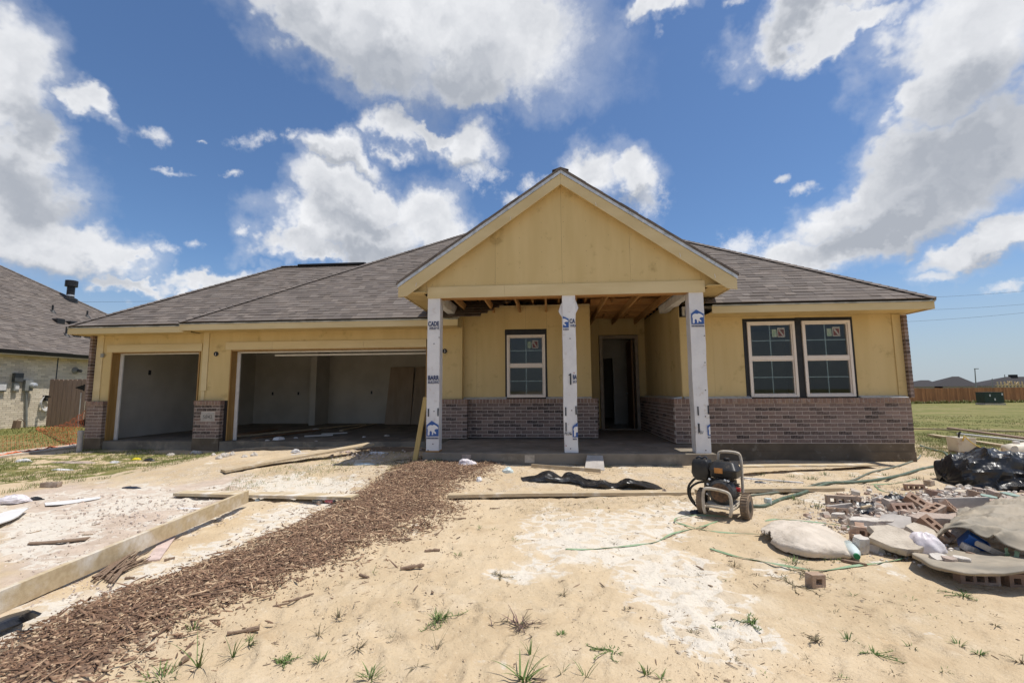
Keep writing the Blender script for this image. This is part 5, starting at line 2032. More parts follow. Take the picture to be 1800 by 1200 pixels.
far_house(1588, 1661, 1618, 1632, 668, 200, 'dark roofed house partly behind the brick corner, beyond the fence')
far_house(1642, 1727, 1674, 1685, 661.5, 200, 'dark hip roofed house with pointed peak behind the plain pole')
o, r_, k0, k1 = far_house(1722, 1850, 1768, 1800, 662, 200, 'wide dark roofed house behind the unroofed timber frame')
mb = MB()
mb.b2(k1[0]-5.4, k1[0]-3.4, 205, 207, k0[2]-1.5, k0[2]+.9)
mb.build('chimney', M_DARKROOF, r_)
FRM = thing('timber_frame', 'pale timber wall frame of unroofed house above the fence', 'frame', (bp(1775, 678, 1, 70)[0], 70, -.35))
mb = MB()
for i, px in enumerate(np.linspace(1753, 1815, 11)):
    a, b = bp(px+3, 680, 1, 70), bp(px, 669.5+random.uniform(-.6, 1), 1, 70)
    mb = MB()
    mb.bar((a[0], 70, -.3), (b[0], 70, b[2]), .13, .13, (0, 1, 0))
    mb.build('stud', M_FRAMEWOOD, FRM)
for px0, py0, px1, py1 in ((1765, 671, 1770, 677), (1770, 677, 1776, 670), (1776, 671, 1782, 678), (1784, 678, 1790, 671)):
    a, b = bp(px0, py0, 1, 70.2), bp(px1, py1, 1, 70.2)
    mb = MB()
    mb.bar(a, b, .14, .14, (0, 1, 0))
    mb.build('brace', M_FRAMEWOOD, FRM)
a, b = bp(1750, 677, 1, 70.1), bp(1818, 676, 1, 70.1)
mb = MB()
mb.bar(a, b, .15, .15)
mb.build('plate', M_FRAMEWOOD, FRM)
a, b = bp(1716, 680, 1, 70), bp(1713.5, 648, 1, 70)
PO = thing('light_pole', 'tall plain grey pole rising behind the fence beside the peaked roof', 'pole', (a[0], 70, -.35))
mb = MB()
mb.tube([(a[0], 70, -.4), (a[0]-.05, 70, .6), (b[0], 70, b[2])], [.10, .09, .06], 8)
mb.build('shaft', M_GREYBOX, PO)
mb = MB()
mb.b2(b[0]-.05, b[0]+.5, 69.9, 70.1, b[2]-.05, b[2]+.06)
mb.build('lamp_head', M_GREYBOX, PO)
for px, py, lab in ((1744, 665, 'thin short grey post between the pole and the timber frame'), (1766, 658, 'thin dark mast standing over the wide roof')):
    a, b = bp(px, 684, 1, 84), bp(px, py, 1, 84)
    q_ = MB()
    q_.tube([(a[0], 84, -.4), (b[0], 84, b[2])], .06, 6)
    tag(q_.build('post', M_GREYBOX), lab, 'post')


# utility wires far behind
def wire(px0, py0, px1, py1, D, lab):
    a, b = bp(px0, py0, 1, D), bp(px1, py1, 1, D*1.05)
    P = []
    for k in range(25):
        f_ = -.6+2.2*k/24
        p = a*(1-f_)+b*f_
        P.append((p[0], p[1], p[2]-.35*math.sin(math.pi*min(max((f_+.6)/2.2, 0), 1))))
    mb = MB()
    mb.tube(P, .018, 4)
    tag(mb.build('overhead_wire', M_WIRE), lab, 'wire')


wire(1655, 519, 1800, 509, 75, 'uppermost thin power line in the sky past the roof corner')
wire(1655, 541, 1800, 532, 75, 'middle thin power line in the sky past the roof corner')
wire(1640, 560, 1800, 547, 75, 'lowest thin power line in the sky past the roof corner')
wire(60, 527, 260, 527, 60, 'thin power line in the sky between the two roofs')

# ================================================================== things lying about the lot
def plank(name, A, B, wd, th, m, label, cat='board', group=None, up=(0, 0, 1), warp=.0, bevel=.004):
    """a board from A to B as one slightly warped mesh"""
    A, B = np.asarray(A, float), np.asarray(B, float)
    o = thing(name, label, cat, tuple((A+B)/2), group)
    d = (B-A)/np.linalg.norm(B-A)
    u = np.array(up, float)
    u = u-d*(u@d)
    u /= np.linalg.norm(u)
    v = np.cross(u, d)
    N = 10
    g = []
    for k in range(N+1):
        f_ = k/N
        c = A*(1-f_)+B*f_ + u*warp*math.sin(f_*math.pi*1.3+.4)
        w2 = wd/2*(1+random.uniform(-.015, .015))
        tw = .04*(f_-.5)*(1 if warp else 0)
        vv, uu = v*math.cos(tw)+u*math.sin(tw), u*math.cos(tw)-v*math.sin(tw)
        g.append([c-vv*w2-uu*th/2, c+vv*w2-uu*th/2, c+vv*w2+uu*th/2, c-vv*w2+uu*th/2, c-vv*w2-uu*th/2])
    mb = MB()
    mb.grid(np.array(g))
    n0 = len(mb.v)
    mb.f.append((3, 2, 1, 0))
    mb.f.append(tuple(n0-5+k for k in range(4)))
    me_o = mb.build('wood', m, o)
    return o


a = G(392, 828, .03)
b = bp(652, 779, 2, -.03)
plank('plank', a, b, .27, .038, M_BOARD, 'long weathered plank sloping up from the sand onto the garage slab', warp=.01)
a, b = G(-70, 1086, .07), G(434, 872, .13)
plank('plank', a, b, .042, .14, M_BOARDP, 'long plaster-smeared form board standing on edge beside the bark mulch', warp=0.0)
a, b = G(316, 866, .03), G(624, 873, .03)
plank('plank', a, b, .20, .036, M_BOARDP, 'whitish flat plank lying under the end of the form board')
a, b = G(788, 871, .03), G(1215, 864, .02)
plank('plank', a, b, .15, .040, M_BOARD, 'long straight plank lying on the sand from mulch to pressure washer', warp=.008)
a, b = G(1225, 864, .03), G(1478, 857, .03)
plank('plank', a, b, .13, .045, M_BOARD, 'plank on the sand behind the pressure washer reaching the green hose', warp=.01)
a, b = G(1236, 822, .05), G(1534, 815, .06)
plank('plank', a, b, .20, .022, M_BOARDP, 'thin pale board lying along the foot of the foundation', warp=.012)
a, b = G(934, 818, .03), G(1056, 827, .03)
plank('slat', a, b, .02, .055, M_BOARD, 'thin slat on edge lying before the porch step')
a, b = G(729, 812, -.01), bp(748.5, 698, 1, -1.12)
plank('stud', a, b, .085, .040, M_STUD, 'yellowish stud leaning against the post beside the garage', cat='stud', up=(0, -1, .2))
a, b = G(1612, 786, .02), G(1668, 787, .02)
plank('slat', a, b, .05, .02, M_BOARD, 'short slat lying in the dirt just past the brick corner')
a, b = G(1636, 764, .05), G(1830, 793, .05)
plank('plank', a, b, .16, .045, M_BOARD, 'pale plank on the grass running behind the white bucket')
a, b = G(1668, 752, .10), G(1830, 774, .10)
plank('plank', a, b, .12, .05, M_CEDAR, 'grey upper plank lying across the weedy edge of the field')
a, b = G(1606, 753, .02), G(1830, 759, .04)
plank('plank', a, b, .08, .04, M_BOARD, 'farthest narrow plank along the edge of the grassy field')
a, b = G(1684, 762, .07), G(1830, 778, .05)
plank('plank', a, b, .09, .04, M_PAPER, 'white strip lying just under the grey upper plank')
a, b = G(1292, 838, .01), G(1412, 848, .01)
plank('strip', a, b, .035, .015, M_PAPER, 'long thin white strip on the sand behind the pressure washer', cat='strip')
a, b = G(512, 799, .02), G(592, 791, .03)
plank('strip', a, b, .07, .012, M_PAPER, 'white offcut strip lying against the garage slab', cat='strip')
a, b = G(268, 985, .0), G(298, 944, .012)
plank('offcut', a, b, .10, .014, M_PINKFOAM, 'pinkish thin wood offcut on white sand beside the form board', cat='offcut')
a, b = G(688, 806, .04), G(745, 800, .05)
plank('offcut', a, b, .09, .03, M_BOARD, 'grey short plank in the shade by the leaning stud', cat='offcut')
# square tile leaning on the porch edge
tl = thing('tile', 'square grey stone tile leaning on the porch slab edge', 'tile', tuple(G(1046, 822)))
a, b, c, d = G(1028, 824), G(1063, 826), bp(1060, 801, 1, -1.352), bp(1032, 800.5, 1, -1.352)
mb = MB()
mb.prism([a, b, c, d], (0, .018, .006))
mb.build('slab', M_PLAQUE, tl)


# ---- pressure washer
def pressure_washer():
    ang = math.atan2(-.25, .355)
    O = G(1274, 905)
    t = thing('pressure_washer', 'dusty cream framed petrol pressure washer with black engine and two wheels', 'pressure washer', (O[0], O[1], O[2]), rz=ang)
    L = dict(parent=t, local=True)
    for sx in (-1, 1):
        ty = MB()
        R = Matrix.Rotation(math.pi/2, 3, 'Y')
        r_ = .135
        ty.lathe([(.075, -.038), (r_*.90, -.040), (r_, -.026), (r_, .026), (r_*.90, .040), (.075, .038)], (sx*.225, 0, r_-.01), 28, R)
        for k in range(28):
            a = 2*math.pi*k/28
            ty.box((sx*.225, math.cos(a)*r_*1.0, r_-.01+math.sin(a)*r_*1.0), (.062, .012, .010), Matrix.Rotation(a, 3, 'X'))
        W_ = ty.build('wheel', M_TYRE, smooth=False, **L)
        rm_ = MB()
        rm_.lathe([(.020, -.05), (.074, -.034), (.076, .034), (.020, .05)], (sx*.225, 0, r_-.01), 18, R)
        o = rm_.build('rim', M_RIM, W_, local=True)
    fr = MB()
    fr.tube([(-.19, 0, .125), (.19, 0, .125)], .012, 8)
    fr.tube(subd([(-.125, -.26, .055), (-.14, -.26, .13), (-.135, -.25, .27), (-.09, -.25, .315), (.09, -.25, .300), (.135, -.25, .25), (.14, -.26, .13), (.125, -.26, .055)], 5), .017, 10)
    fr.tube(subd([(-.13, -.25, .12), (-.14, -.05, .115), (-.14, .2, .13)], 4), .016, 8)
    fr.tube(subd([(.13, -.25, .12), (.14, -.05, .115), (.14, .2, .13)], 4), .016, 8)
    fr.tube([(-.11, -.25, .13), (.11, -.25, .13)], .014, 8)
    fr.box((0, -.02, .14), (.28, .36, .012))
    fr.build('frame', M_TUBE, smooth=True, **L)
    hd = MB()
    hd.tube(subd([(-.10, .19, .12), (-.10, .20, .40), (-.095, .21, .60), (-.06, .215, .655), (.10, .215, .655), (.145, .21, .60), (.15, .20, .40), (.15, .19, .12)], 6), .016, 10)
    hd.build('handle', M_TUBE, smooth=True, **L)
    en = MB()
    en.box((.0, .02, .27), (.22, .24, .20))
    for k in range(7):
        en.box((.12, .02, .21+.02*k), (.05, .22, .008))
    en.box((-.13, .0, .32), (.10, .16, .12))
    en.build('engine_block', M_ENGINE, bevel=.008, **L)
    Rf = Matrix.Rotation(math.pi/2, 3, 'X')
    rc = MB()
    rc.lathe([(.135, -.06), (.140, .02), (.128, .06), (.10, .075), (.098, .070)], (.02, -.12, .275), 28, Rf)
    RC = rc.build('recoil_cover', M_FIN, smooth=False, **L)
    gr = MB()
    for k in range(24):
        a = 2*math.pi*k/24
        for rr in (.03, .05, .07, .088):
            gr.box((.02+math.cos(a)*rr, -.197, .275+math.sin(a)*rr), (.012, .006, .005), Matrix.Rotation(-a, 3, 'Y'))
    gr.lathe([(.098, 0), (.098, .004)], (.02, -.190, .275), 24, Rf)
    gr.build('grille', M_GRILLE, RC, local=True)
    tk = MB()
    A = []
    for z, sx, sy in ((.415, .125, .10), (.425, .140, .115), (.485, .142, .118), (.492, .150, .126), (.505, .150, .126), (.512, .140, .115), (.575, .115, .090), (.588, .08, .06)):
        ring = []
        for k in range(25):
            a = 2*math.pi*k/24
            ca, sa = math.cos(a), math.sin(a)
            p_ = .28
            ring.append((.035+sx*math.copysign(abs(ca)**p_, ca), -.02+sy*math.copysign(abs(sa)**p_, sa), z))
        A.append(ring)
    tk.grid(np.array(A))
    tk.f.append(tuple(len(tk.v)-25+k for k in range(24)))
    TK = tk.build('fuel_tank', M_BLACK, smooth=True, **L)
    lb = MB()
    lb.box((.0, -.1475, .495), (.085, .006, .055))
    lb.build('label', M_ORANGE, TK, local=True)
    cp2 = MB()
    cp2.lathe([(.032, 0), (.034, .02), (.028, .028)], (.05, 0, .592), 14)
    cp2.build('fuel_cap', M_BLACK, TK, local=True)
    af = MB()
    A = []
    for z, sx, sy in ((.36, .055, .06), (.40, .085, .085), (.43, .095, .09), (.44, .100, .095), (.55, .090, .088), (.585, .08, .08), (.592, .06, .06)):
        ring = []
        for k in range(25):
            a = 2*math.pi*k/24
            ca, sa = math.cos(a), math.sin(a)
            p_ = .24
            ring.append((-.205+sx*math.copysign(abs(ca)**p_, ca), -.03+sy*math.copysign(abs(sa)**p_, sa), z))
        A.append(ring)
    af.grid(np.array(A))
    af.f.append(tuple(len(af.v)-25+k for k in range(24)))
    AF = af.build('air_filter', M_BLACK, smooth=True, **L)
    tp_ = MB()
    tp_.tube(subd([(-.26, -.05, .60), (-.22, -.06, .615), (-.20, -.05, .600), (-.16, -.05, .618), (-.14, -.05, .60)], 4), .010, 6)
    tp_.build('torn_pad', M_INK, AF, local=True)
    mf = MB()
    mf.box((.02, .10, .47), (.22, .10, .14))
    mf.build('muffler', M_FIN, bevel=.02, **L)
    pm = MB()
    pm.lathe([(.05, -.05), (.05, .06)], (-.03, .17, .25), 12, Matrix.Rotation(math.pi/2, 3, 'Y'))
    pm.build('pump', M_FIN, **L)
    rk = MB()
    rk.lathe([(.022, -.02), (.024, .03)], (.155, -.04, .30), 12, Matrix.Rotation(math.pi/2, 3, 'Y'))
    rk.build('knob', M_RED, **L)
    bt = MB()
    for x, z in ((-.09, .40), (.07, .405), (.10, .40), (-.12, .24), (-.11, .345)):
        bt.box((x, -.165, z), (.022, .03, .014), Matrix.Rotation(.4, 3, 'Y'))
    bt.build('bracket', M_GALV, **L)
    hs = MB()
    hs.tube(subd([(-.15, .05, .36), (-.26, -.02, .38), (-.355, -.03, .29), (-.375, -.03, .19), (-.34, -.02, .10), (-.26, .0, .03), (-.20, .1, .015)], 7), .013, 8)
    hs.tube(subd([(-.14, .04, .33), (-.24, -.05, .33), (-.335, -.05, .26), (-.345, -.05, .17), (-.30, -.05, .09)], 7), .012, 8)
    hs.build('hose', M_BLACK, smooth=True, **L)
    return t


pressure_washer()


# ---- hoses and straps: curves on the ground
def rope(name, pxs, r, m, label, cat, h=None, n=8, flat=False):
    P = [G(x, y, (h if h is not None else r)) if len(q_) < 3 else G(x, y, q_[2]) for q_ in pxs for x, y in [q_[:2]]]
    C = subd(P, n)
    o = thing(name, label, cat, tuple(P[0]))
    mb = MB()
    if flat:                                       # strap: flat band
        Vs = []
        for i in range(len(C)):
            d = np.asarray(C[min(i+1, len(C)-1)])-np.asarray(C[max(i-1, 0)])
            s_ = np.array([-d[1], d[0], 0.0])
            s_ /= np.linalg.norm(s_)+1e-9
            tw = .5*math.sin(i*.35)
            e_ = s_*math.cos(tw)+np.array([0, 0, math.sin(tw)])
            Vs.append([C[i]-e_*r, C[i]+e_*r])
        mb.grid(np.array(Vs))
        mb.build('band', m, o, solid=.003)
    else:
        mb.tube(C, r, 8)
        mb.build('tube', m, o, smooth=True)
    return o


rope('hose', [(1322, 889), (1345, 888), (1375, 876), (1410, 866), (1440, 854), (1462, 848), (1500, 847), (1540, 843), (1585, 834), (1622, 823), (1655, 817), (1668, 812), (1667, 803), (1660, 795), (1640, 790), (1618, 783)], .021, M_GREENHOSE,
     'thick green hose snaking from the washer past the brick corner', 'hose')
rope('hose', [(1310, 871), (1340, 868), (1385, 862), (1420, 855), (1445, 848), (1470, 847), (1500, 843), (1530, 830), (1560, 823), (1590, 815), (1613, 806), (1618, 800)], .014, M_GREENHOSE2,
     'thinner grey-green hose leading to the foot of the brick corner', 'hose')
rope('strap', [(994, 964), (1030, 965), (1080, 961), (1120, 957), (1155, 951), (1180, 938), (1215, 929), (1240, 923), (1262, 915)], .008, M_STRAP, 'curving green strap lying across the white plaster spill', 'strap', flat=True)
rope('strap', [(1345, 938), (1300, 937), (1260, 934), (1225, 928), (1200, 921), (1186, 915), (1195, 908), (1230, 905), (1290, 908)], .008, M_STRAP, 'looped green strap between the washer wheels and the cement slab', 'strap', flat=True)
rope('strap', [(1248, 963), (1290, 976), (1340, 986), (1400, 997), (1445, 1002), (1500, 994), (1550, 988), (1588, 979), (1575, 962), (1555, 950)], .009, M_STRAP, 'long green strap bent round the front of the cement slab', 'strap', flat=True)
rope('strap', [(1345, 915, .12), (1365, 912, .12), (1400, 914, .13), (1440, 918, .08), (1470, 922, .03), (1490, 925, .02), (1500, 932, .02)], .008, M_STRAP, 'green strap draped over the back of the cement slab', 'strap', flat=True)
rope('strap', [(1530, 851), (1560, 850), (1590, 846), (1612, 841)], .008, M_STRAP, 'short green strap on sand near two loose bricks', 'strap', flat=True)
rope('strap', [(1537, 852), (1550, 862), (1580, 868), (1600, 870)], .008, M_STRAP, 'green strap end running into the back of the rubble', 'strap', flat=True)
rope('yellow_hose', [(1695, 766, .40), (1693, 776, .25), (1699, 789, .02), (1712, 797, .02), (1740, 802, .015), (1780, 803, .015), (1800, 800, .02)], .012, M_YHOSE, 'yellow cord hanging from the bucket rim toward the plastic drum', 'cord')
rope('yellow_hose', [(1696, 767, .40), (1712, 780, .22), (1740, 792, .06), (1770, 797, .02), (1790, 796, .02)], .010, M_YHOSE, 'second yellow cord looping from the bucket across the grass', 'cord')
rope('yellow_hose', [(1716, 787, .05), (1720, 792, .02), (1718, 799, .02), (1705, 799, .02)], .011, M_YHOSE, 'short yellow loop at the foot of the white bucket', 'cord')


# ---- loose cored bricks
def cored_brick_mesh(half=False):
    Lx, Ly, Lz = (.105 if half else .235), .09, .067
    xs = [0, .028, .077, Lx, Lx, Lx, Lx, Lx] if half else [0, .028, .075, .095, .142, .162, .209, Lx]
    xs = [x-Lx/2 for x in xs]
    ys = [-Ly/2, -.019, .019, Ly/2]
    hole = {(1, 1)} if half else {(1, 1), (3, 1), (5, 1)}
    mb = MB()
    for i in range(3 if half else 7):
        for j in range(3):
            if (i, j) in hole:
                x0, x1, y0, y1 = xs[i], xs[i+1], ys[j], ys[j+1]
                a, b = -Lz/2, Lz/2
                mb.add([(x0, y0, a), (x1, y0, a), (x1, y1, a), (x0, y1, a), (x0, y0, b), (x1, y0, b), (x1, y1, b), (x0, y1, b)],
                       [(0, 4, 5, 1), (1, 5, 6, 2), (2, 6, 7, 3), (3, 7, 4, 0)])
                continue
            x0, x1, y0, y1 = xs[i], xs[i+1], ys[j], ys[j+1]
            mb.add([(x0, y0, Lz/2), (x1, y0, Lz/2), (x1, y1, Lz/2), (x0, y1, Lz/2)], [(0, 1, 2, 3)])
            mb.add([(x0, y0, -Lz/2), (x1, y0, -Lz/2), (x1, y1, -Lz/2), (x0, y1, -Lz/2)], [(3, 2, 1, 0)])
    c = [(-Lx/2, -Ly/2), (Lx/2, -Ly/2), (Lx/2, Ly/2), (-Lx/2, Ly/2)]
    for k in range(4):
        (xa, ya), (xb, yb2) = c[k], c[(k+1) % 4]
        mb.add([(xa, ya, -Lz/2), (xb, yb2, -Lz/2), (xb, yb2, Lz/2), (xa, ya, Lz/2)], [(0, 1, 2, 3)])
    me = bpy.data.meshes.new('loose_brick')
    me.from_pydata(mb.v, [], mb.f)
    bm = bmesh.new()
    bm.from_mesh(me)
    bmesh.ops.remove_doubles(bm, verts=bm.verts, dist=1e-5)
    bm.to_mesh(me)
    bm.free()
    me.materials.append(M_LOOSEBRICK)
    return me


BRME = cored_brick_mesh()
BRHALF = cored_brick_mesh(True)


def loose_brick(px, py, h, eul, label, sc=1.0, half=False, group=None):
    p = G(px, py, h)
    o = link_mesh('loose_brick', BRHALF if half else BRME)
    R = Matrix.Rotation(math.radians(eul[2]), 4, 'Z') @ Matrix.Rotation(math.radians(eul[1]), 4, 'Y') @ Matrix.Rotation(math.radians(eul[0]), 4, 'X')
    o.matrix_world = Matrix.Translation(Vector(p)) @ R @ Matrix.Diagonal((sc, sc, sc, 1))
    return tag(o, label, 'brick', group)


loose_brick(1433, 1019, .042, (90, 3, 15), 'single half brick with square hole alone on bare sand', 1.0, True)
loose_brick(90, 851, .04, (0, 0, 10), 'single brown brick alone on the sandy grass near the kerb', 1.0)
loose_brick(1607, 856, .035, (88, 0, -8), 'brick on edge with a hole, on sand behind the rubble', .95)
loose_brick(1633, 848, .035, (0, 0, 25), 'small brick half on sand nearest the black plastic heap', .95, True)
loose_brick(1481, 900, .035, (80, 0, -6), 'brick with pale mortar lying on sand before the rubble', .95, True)
loose_brick(1462, 897, .03, (0, 0, -20), 'broken brick lump beside the mortared brick', .9, True)
loose_brick(1477, 879, .05, (86, 0, -14), 'two-hole brick on edge at the near end of the rubble', 1.25)
loose_brick(1492, 874, .045, (0, 5, -20), 'flat brick behind the two-hole brick', 1.0)
loose_brick(1512, 932, .05, (90, 0, 60), 'brick standing on edge next to cement slab', 1.05)
loose_brick(1523, 937, .09, (85, 8, 10), 'brick lying across the top of the small brick heap', 1.1)
loose_brick(1536, 936, .05, (0, 10, 70), 'flat brick at the far side of the small brick heap', 1.0)
loose_brick(1508, 948, .05, (88, 0, 75), 'brick set upright at the front of the small brick heap', .95)
loose_brick(1585, 893, .10, (60, 0, 10), 'pale brick with one square hole in the middle of the rubble', 1.1)
loose_brick(1617, 886, .12, (30, 35, -40), 'tilted brown brick resting over the rubble crest', 1.15)
loose_brick(1640, 898, .10, (10, -15, 20), 'cored brick with mortar fins facing up in the rubble', 1.1)
loose_brick(1668, 892, .10, (60, 30, 30), 'dark brick tilted on its corner before the grey panel', 1.0)
loose_brick(1645, 930, .09, (20, 40, -55), 'brown brick wedged between concrete chunk and grey liner', 1.1)
loose_brick(1562, 890, .07, (10, 5, 15), 'buff brick lying flat over the rubble', 1.1)
loose_brick(1648, 868, .05, (5, 10, 10), 'dark brick at the back edge of the rubble', 1.1)
loose_brick(1715, 868, .08, (10, 10, 30), 'reddish brick under the edge of the black plastic', 1.0)
loose_brick(1757, 888, .08, (8, 5, 5), 'dusty brick behind the grey liner hump', 1.1)
loose_brick(1716, 1014, .034, (90, 0, -3), 'brick propping up the curled lip of the grey liner', 1.05)
loose_brick(1797, 1018, .034, (90, 0, 4), 'second brick propping up the grey liner', 1.05)
loose_brick(1660, 812, .03, (0, 0, 12), 'small brick piece beside the bend of the green hose', .95, True)
loose_brick(562, 882, .02, (0, 0, 50), 'tiny brick bit on white sand by the flat plank', .5, True)


# ---- chunks of concrete
def chunk(px, py, h, rx, ry, th, n, eul, m, label, cat='concrete chunk', name='concrete_chunk', jit=.22):
    p = G(px, py, h)
    r_ = random.Random(int(px*7+py))
    me_ = MB()
    ring = []
    for k in range(n):
        a = 2*math.pi*(k+r_.uniform(-.3, .3))/n
        q_ = 1+r_.uniform(-jit, jit)
        ring.append((rx*q_*math.cos(a), ry*q_*math.sin(a)))
    # edge broken: three rings
    V = []
    for s_, z in ((.97, -th/2), (1.03, -.1*th), (1.0, th*.42), (.95, th/2)):
        V.append([(x*s_*(1+r_.uniform(-.03, .03)), y*s_*(1+r_.uniform(-.03, .03)), z+r_.uniform(-.08, .08)*th) for x, y in ring])
    vs = [v for rg in V for v in rg]
    fs = [(i*n+k, i*n+(k+1) % n, (i+1)*n+(k+1) % n, (i+1)*n+k) for i in range(3) for k in range(n)]
    fs += [tuple(range(n-1, -1, -1)), tuple(3*n+k for k in range(n))]
    me_.add(vs, fs)
    o = me_.build(name, m)
    o.matrix_world = Matrix.Translation(Vector(p)) @ Matrix.Rotation(math.radians(eul[2]), 4, 'Z') @ Matrix.Rotation(math.radians(eul[1]), 4, 'Y') @ Matrix.Rotation(math.radians(eul[0]), 4, 'X')
    WM[o.name] = o.matrix_world.copy()
    return tag(o, label, cat)


chunk(1580, 950, .12, .20, .15, .06, 11, (24, 3, -12), M_CONCRETE2, 'large flat pale concrete slab piece lying on top of the rubble')
chunk(1572, 958, .05, .17, .09, .07, 9, (-6, 0, -15), M_PINKCONC, 'pinkish chunk under the large flat concrete piece')
chunk(1618, 938, .12, .13, .10, .08, 9, (26, 16, -20), M_CONCRETE2, 'pale angular concrete chunk behind the large flat piece')
chunk(1530, 918, .06, .19, .07, .07, 12, (4, 0, -6), M_MORTARL, 'long white crusty mortar lump in the rubble')
chunk(1572, 916, .08, .17, .10, .04, 8, (26, 3, -14), M_PLAQUE, 'flat grey grooved slab piece between mortar and pink chunk')
chunk(1640, 912, .10, .20, .07, .07, 10, (16, 0, -8), M_PINKCONC, 'long pink mortar-crusted chunk beside the liner')
chunk(1515, 957, .07, .055, .05, .12, 8, (5, 4, 0), M_MORTARL, 'white upright mortar lump beside the plastic bottle')
chunk(1473, 906, .03, .08, .035, .05, 8, (0, 0, 10), M_MORTARL, 'small crumbly white mortar crust on the sand')
chunk(1485, 912, .03, .09, .05, .02, 7, (10, 25, 25), M_PINKCONC, 'thin tilted slate piece at the near edge of rubble')
chunk(1600, 880, .09, .10, .06, .07, 9, (8, 0, 0), M_MORTARL, 'white mortar lump heaped in the rubble crest')
chunk(1720, 862, .10, .07, .05, .06, 8, (8, 10, 0), M_PINKCONC, 'pinkish chunk against the front of the black plastic')
chunk(1745, 866, .09, .09, .06, .06, 8, (18, 12, 20), M_PINKCONC, 'pointed pinkish chunk before the black plastic')
chunk(1690, 866, .08, .08, .06, .06, 8, (8, -10, 10), M_CONCRETE2, 'grey chunk beside the reddish brick under black plastic')
chunk(1705, 964, .08, .06, .04, .05, 8, (12, 20, 0), M_MORTARL, 'knobbly white lump inside the liner mouth')
chunk(1652, 982, .10, .07, .045, .04, 8, (16, 0, 0), M_MORTARL, 'round white lump on the liner lip')
chunk(1668, 985, .10, .055, .04, .05, 8, (5, 0, 30), M_PINKCONC, 'pink ridged lump on the liner lip')
chunk(1690, 985, .10, .06, .035, .05, 8, (5, 0, -30), M_MORTARL, 'crumbled white lump farther along the liner lip')
chunk(1752, 970, .09, .11, .03, .04, 7, (0, 25, -25), M_CONCRETE2, 'pale wedge-shaped piece deep in the liner mouth')
chunk(1555, 965, .02, .13, .03, .03, 8, (0, 0, -25), M_PINKCONC, 'long pinkish crumb row in front of the flat concrete')
chunk(1500, 1000-12, .015, .07, .018, .02, 6, (0, 0, -35), M_TWIG, 'small brown splinter on sand at the end of the cement slab', cat='splinter', name='splinter')
chunk(1350, 880, .05, .04, .035, .06, 8, (0, 0, 0), M_PET, 'crumpled pale cup beside the thick green hose', cat='cup', name='cup')
# long grey panel on edge
a, b = G(1642, 888, .10), G(1738, 886, .10)
plank('panel', a, b, .03, .155, M_PLAQUE, 'long smooth grey panel standing on edge in the rubble', cat='panel')
a, b = G(1454, 893, .04), G(1497, 888, .05)
plank('plank', a, b, .03, .055, M_PLAQUE, 'short grey rounded strip at the edge of the rubble')
# black strips in the rubble
for P, lab in (([(1505, 884, .10), (1530, 886, .09), (1548, 884, .10)], 'black crumpled strip in the middle of the rubble'), ([(1510, 898, .06), (1530, 896, .06), (1552, 888, .08)], 'black wedge strip under the pale slat in rubble'),
               ([(1552, 892, .05), (1562, 876, .13), (1580, 872, .15), (1596, 878, .10)], 'arched black plastic strip over the rubble')):
    Q = subd([G(*q_) for q_ in P], 6)
    A = [[q_+np.array([0, -.035, -.02]), q_+np.array([0, 0, random.uniform(0, .012)]), q_+np.array([0, .06, random.uniform(.0, .02)])] for q_ in Q]
    o = thing('black_strip', lab, 'plastic strip', tuple(Q[0]))
    mb = MB()
    mb.grid(np.array(A))
    mb.build('sheet', M_FILM, o, solid=.006)
a, b = G(1515, 892, .11), G(1531, 888, .12)
plank('slat', a, b, .03, .02, M_BOARD, 'pale slat lying over the black strips in the rubble')

# ---- rubble bits (nobody could count them)
rb = MB()


def bits(n, cx, cy, sx, sy, s0, s1, hmax, pole=None):
    for _ in range(n):
        px, py = random.gauss(cx, sx), random.gauss(cy, sy)
        p = G(px, py, 0)
        s_ = random.uniform(s0, s1)*(1 if random.random() < .85 else 1.7)
        e_ = math.exp(-((px-cx)/(sx*1.4))**2-((py-cy)/(sy*1.4))**2)
        p = p+np.array([0, 0, s_*.3+hmax*e_*random.random()])
        R = Matrix.Rotation(random.uniform(0, 6), 3, 'Z') @ Matrix.Rotation(random.uniform(-.6, .6), 3, 'X')
        V = [R @ Vector((x*s_*random.uniform(.7, 1.3), y*s_*random.uniform(.5, 1.0), z*s_*random.uniform(.4, .8))) for x, y, z in ((-1, -1, -1), (1, -1, -1), (1, 1, -1), (-1, 1, -1), (-.8, -.7, 1), (.7, -.8, 1), (.8, .7, 1), (-.7, .8, 1))]
        rb.add([(v.x+p[0], v.y+p[1], v.z+p[2]) for v in V], [(3, 2, 1, 0), (4, 5, 6, 7), (0, 1, 5, 4), (1, 2, 6, 5), (2, 3, 7, 6), (3, 0, 4, 7)])


bits(1100, 1590, 905, 52, 19, .005, .020, .10)
bits(260, 1585, 903, 50, 15, .016, .042, .11)
bits(130, 1700, 876, 42, 8, .014, .036, .10)
bits(60, 1535, 938, 26, 14, .012, .028, .05)
bits(60, 1480, 900, 30, 12, .006, .018, .0)
bits(450, 1560, 905, 75, 24, .003, .010, .03)
bits(420, 1700, 878, 45, 9, .008, .028, .10)
bits(150, 1530, 940, 28, 16, .005, .016, .05)
bits(130, 1665, 982, 24, 8, .006, .020, .09)
bits(160, 1470, 905, 30, 12, .004, .012, .0)
bits(90, 1570, 970, 30, 8, .005, .014, .0)
for _ in range(1):
    pass
tag(rb.build('rubble', M_RUBBLE, kind='stuff'), 'small broken bits of mortar and brick strewn through the rubble heap', 'rubble')

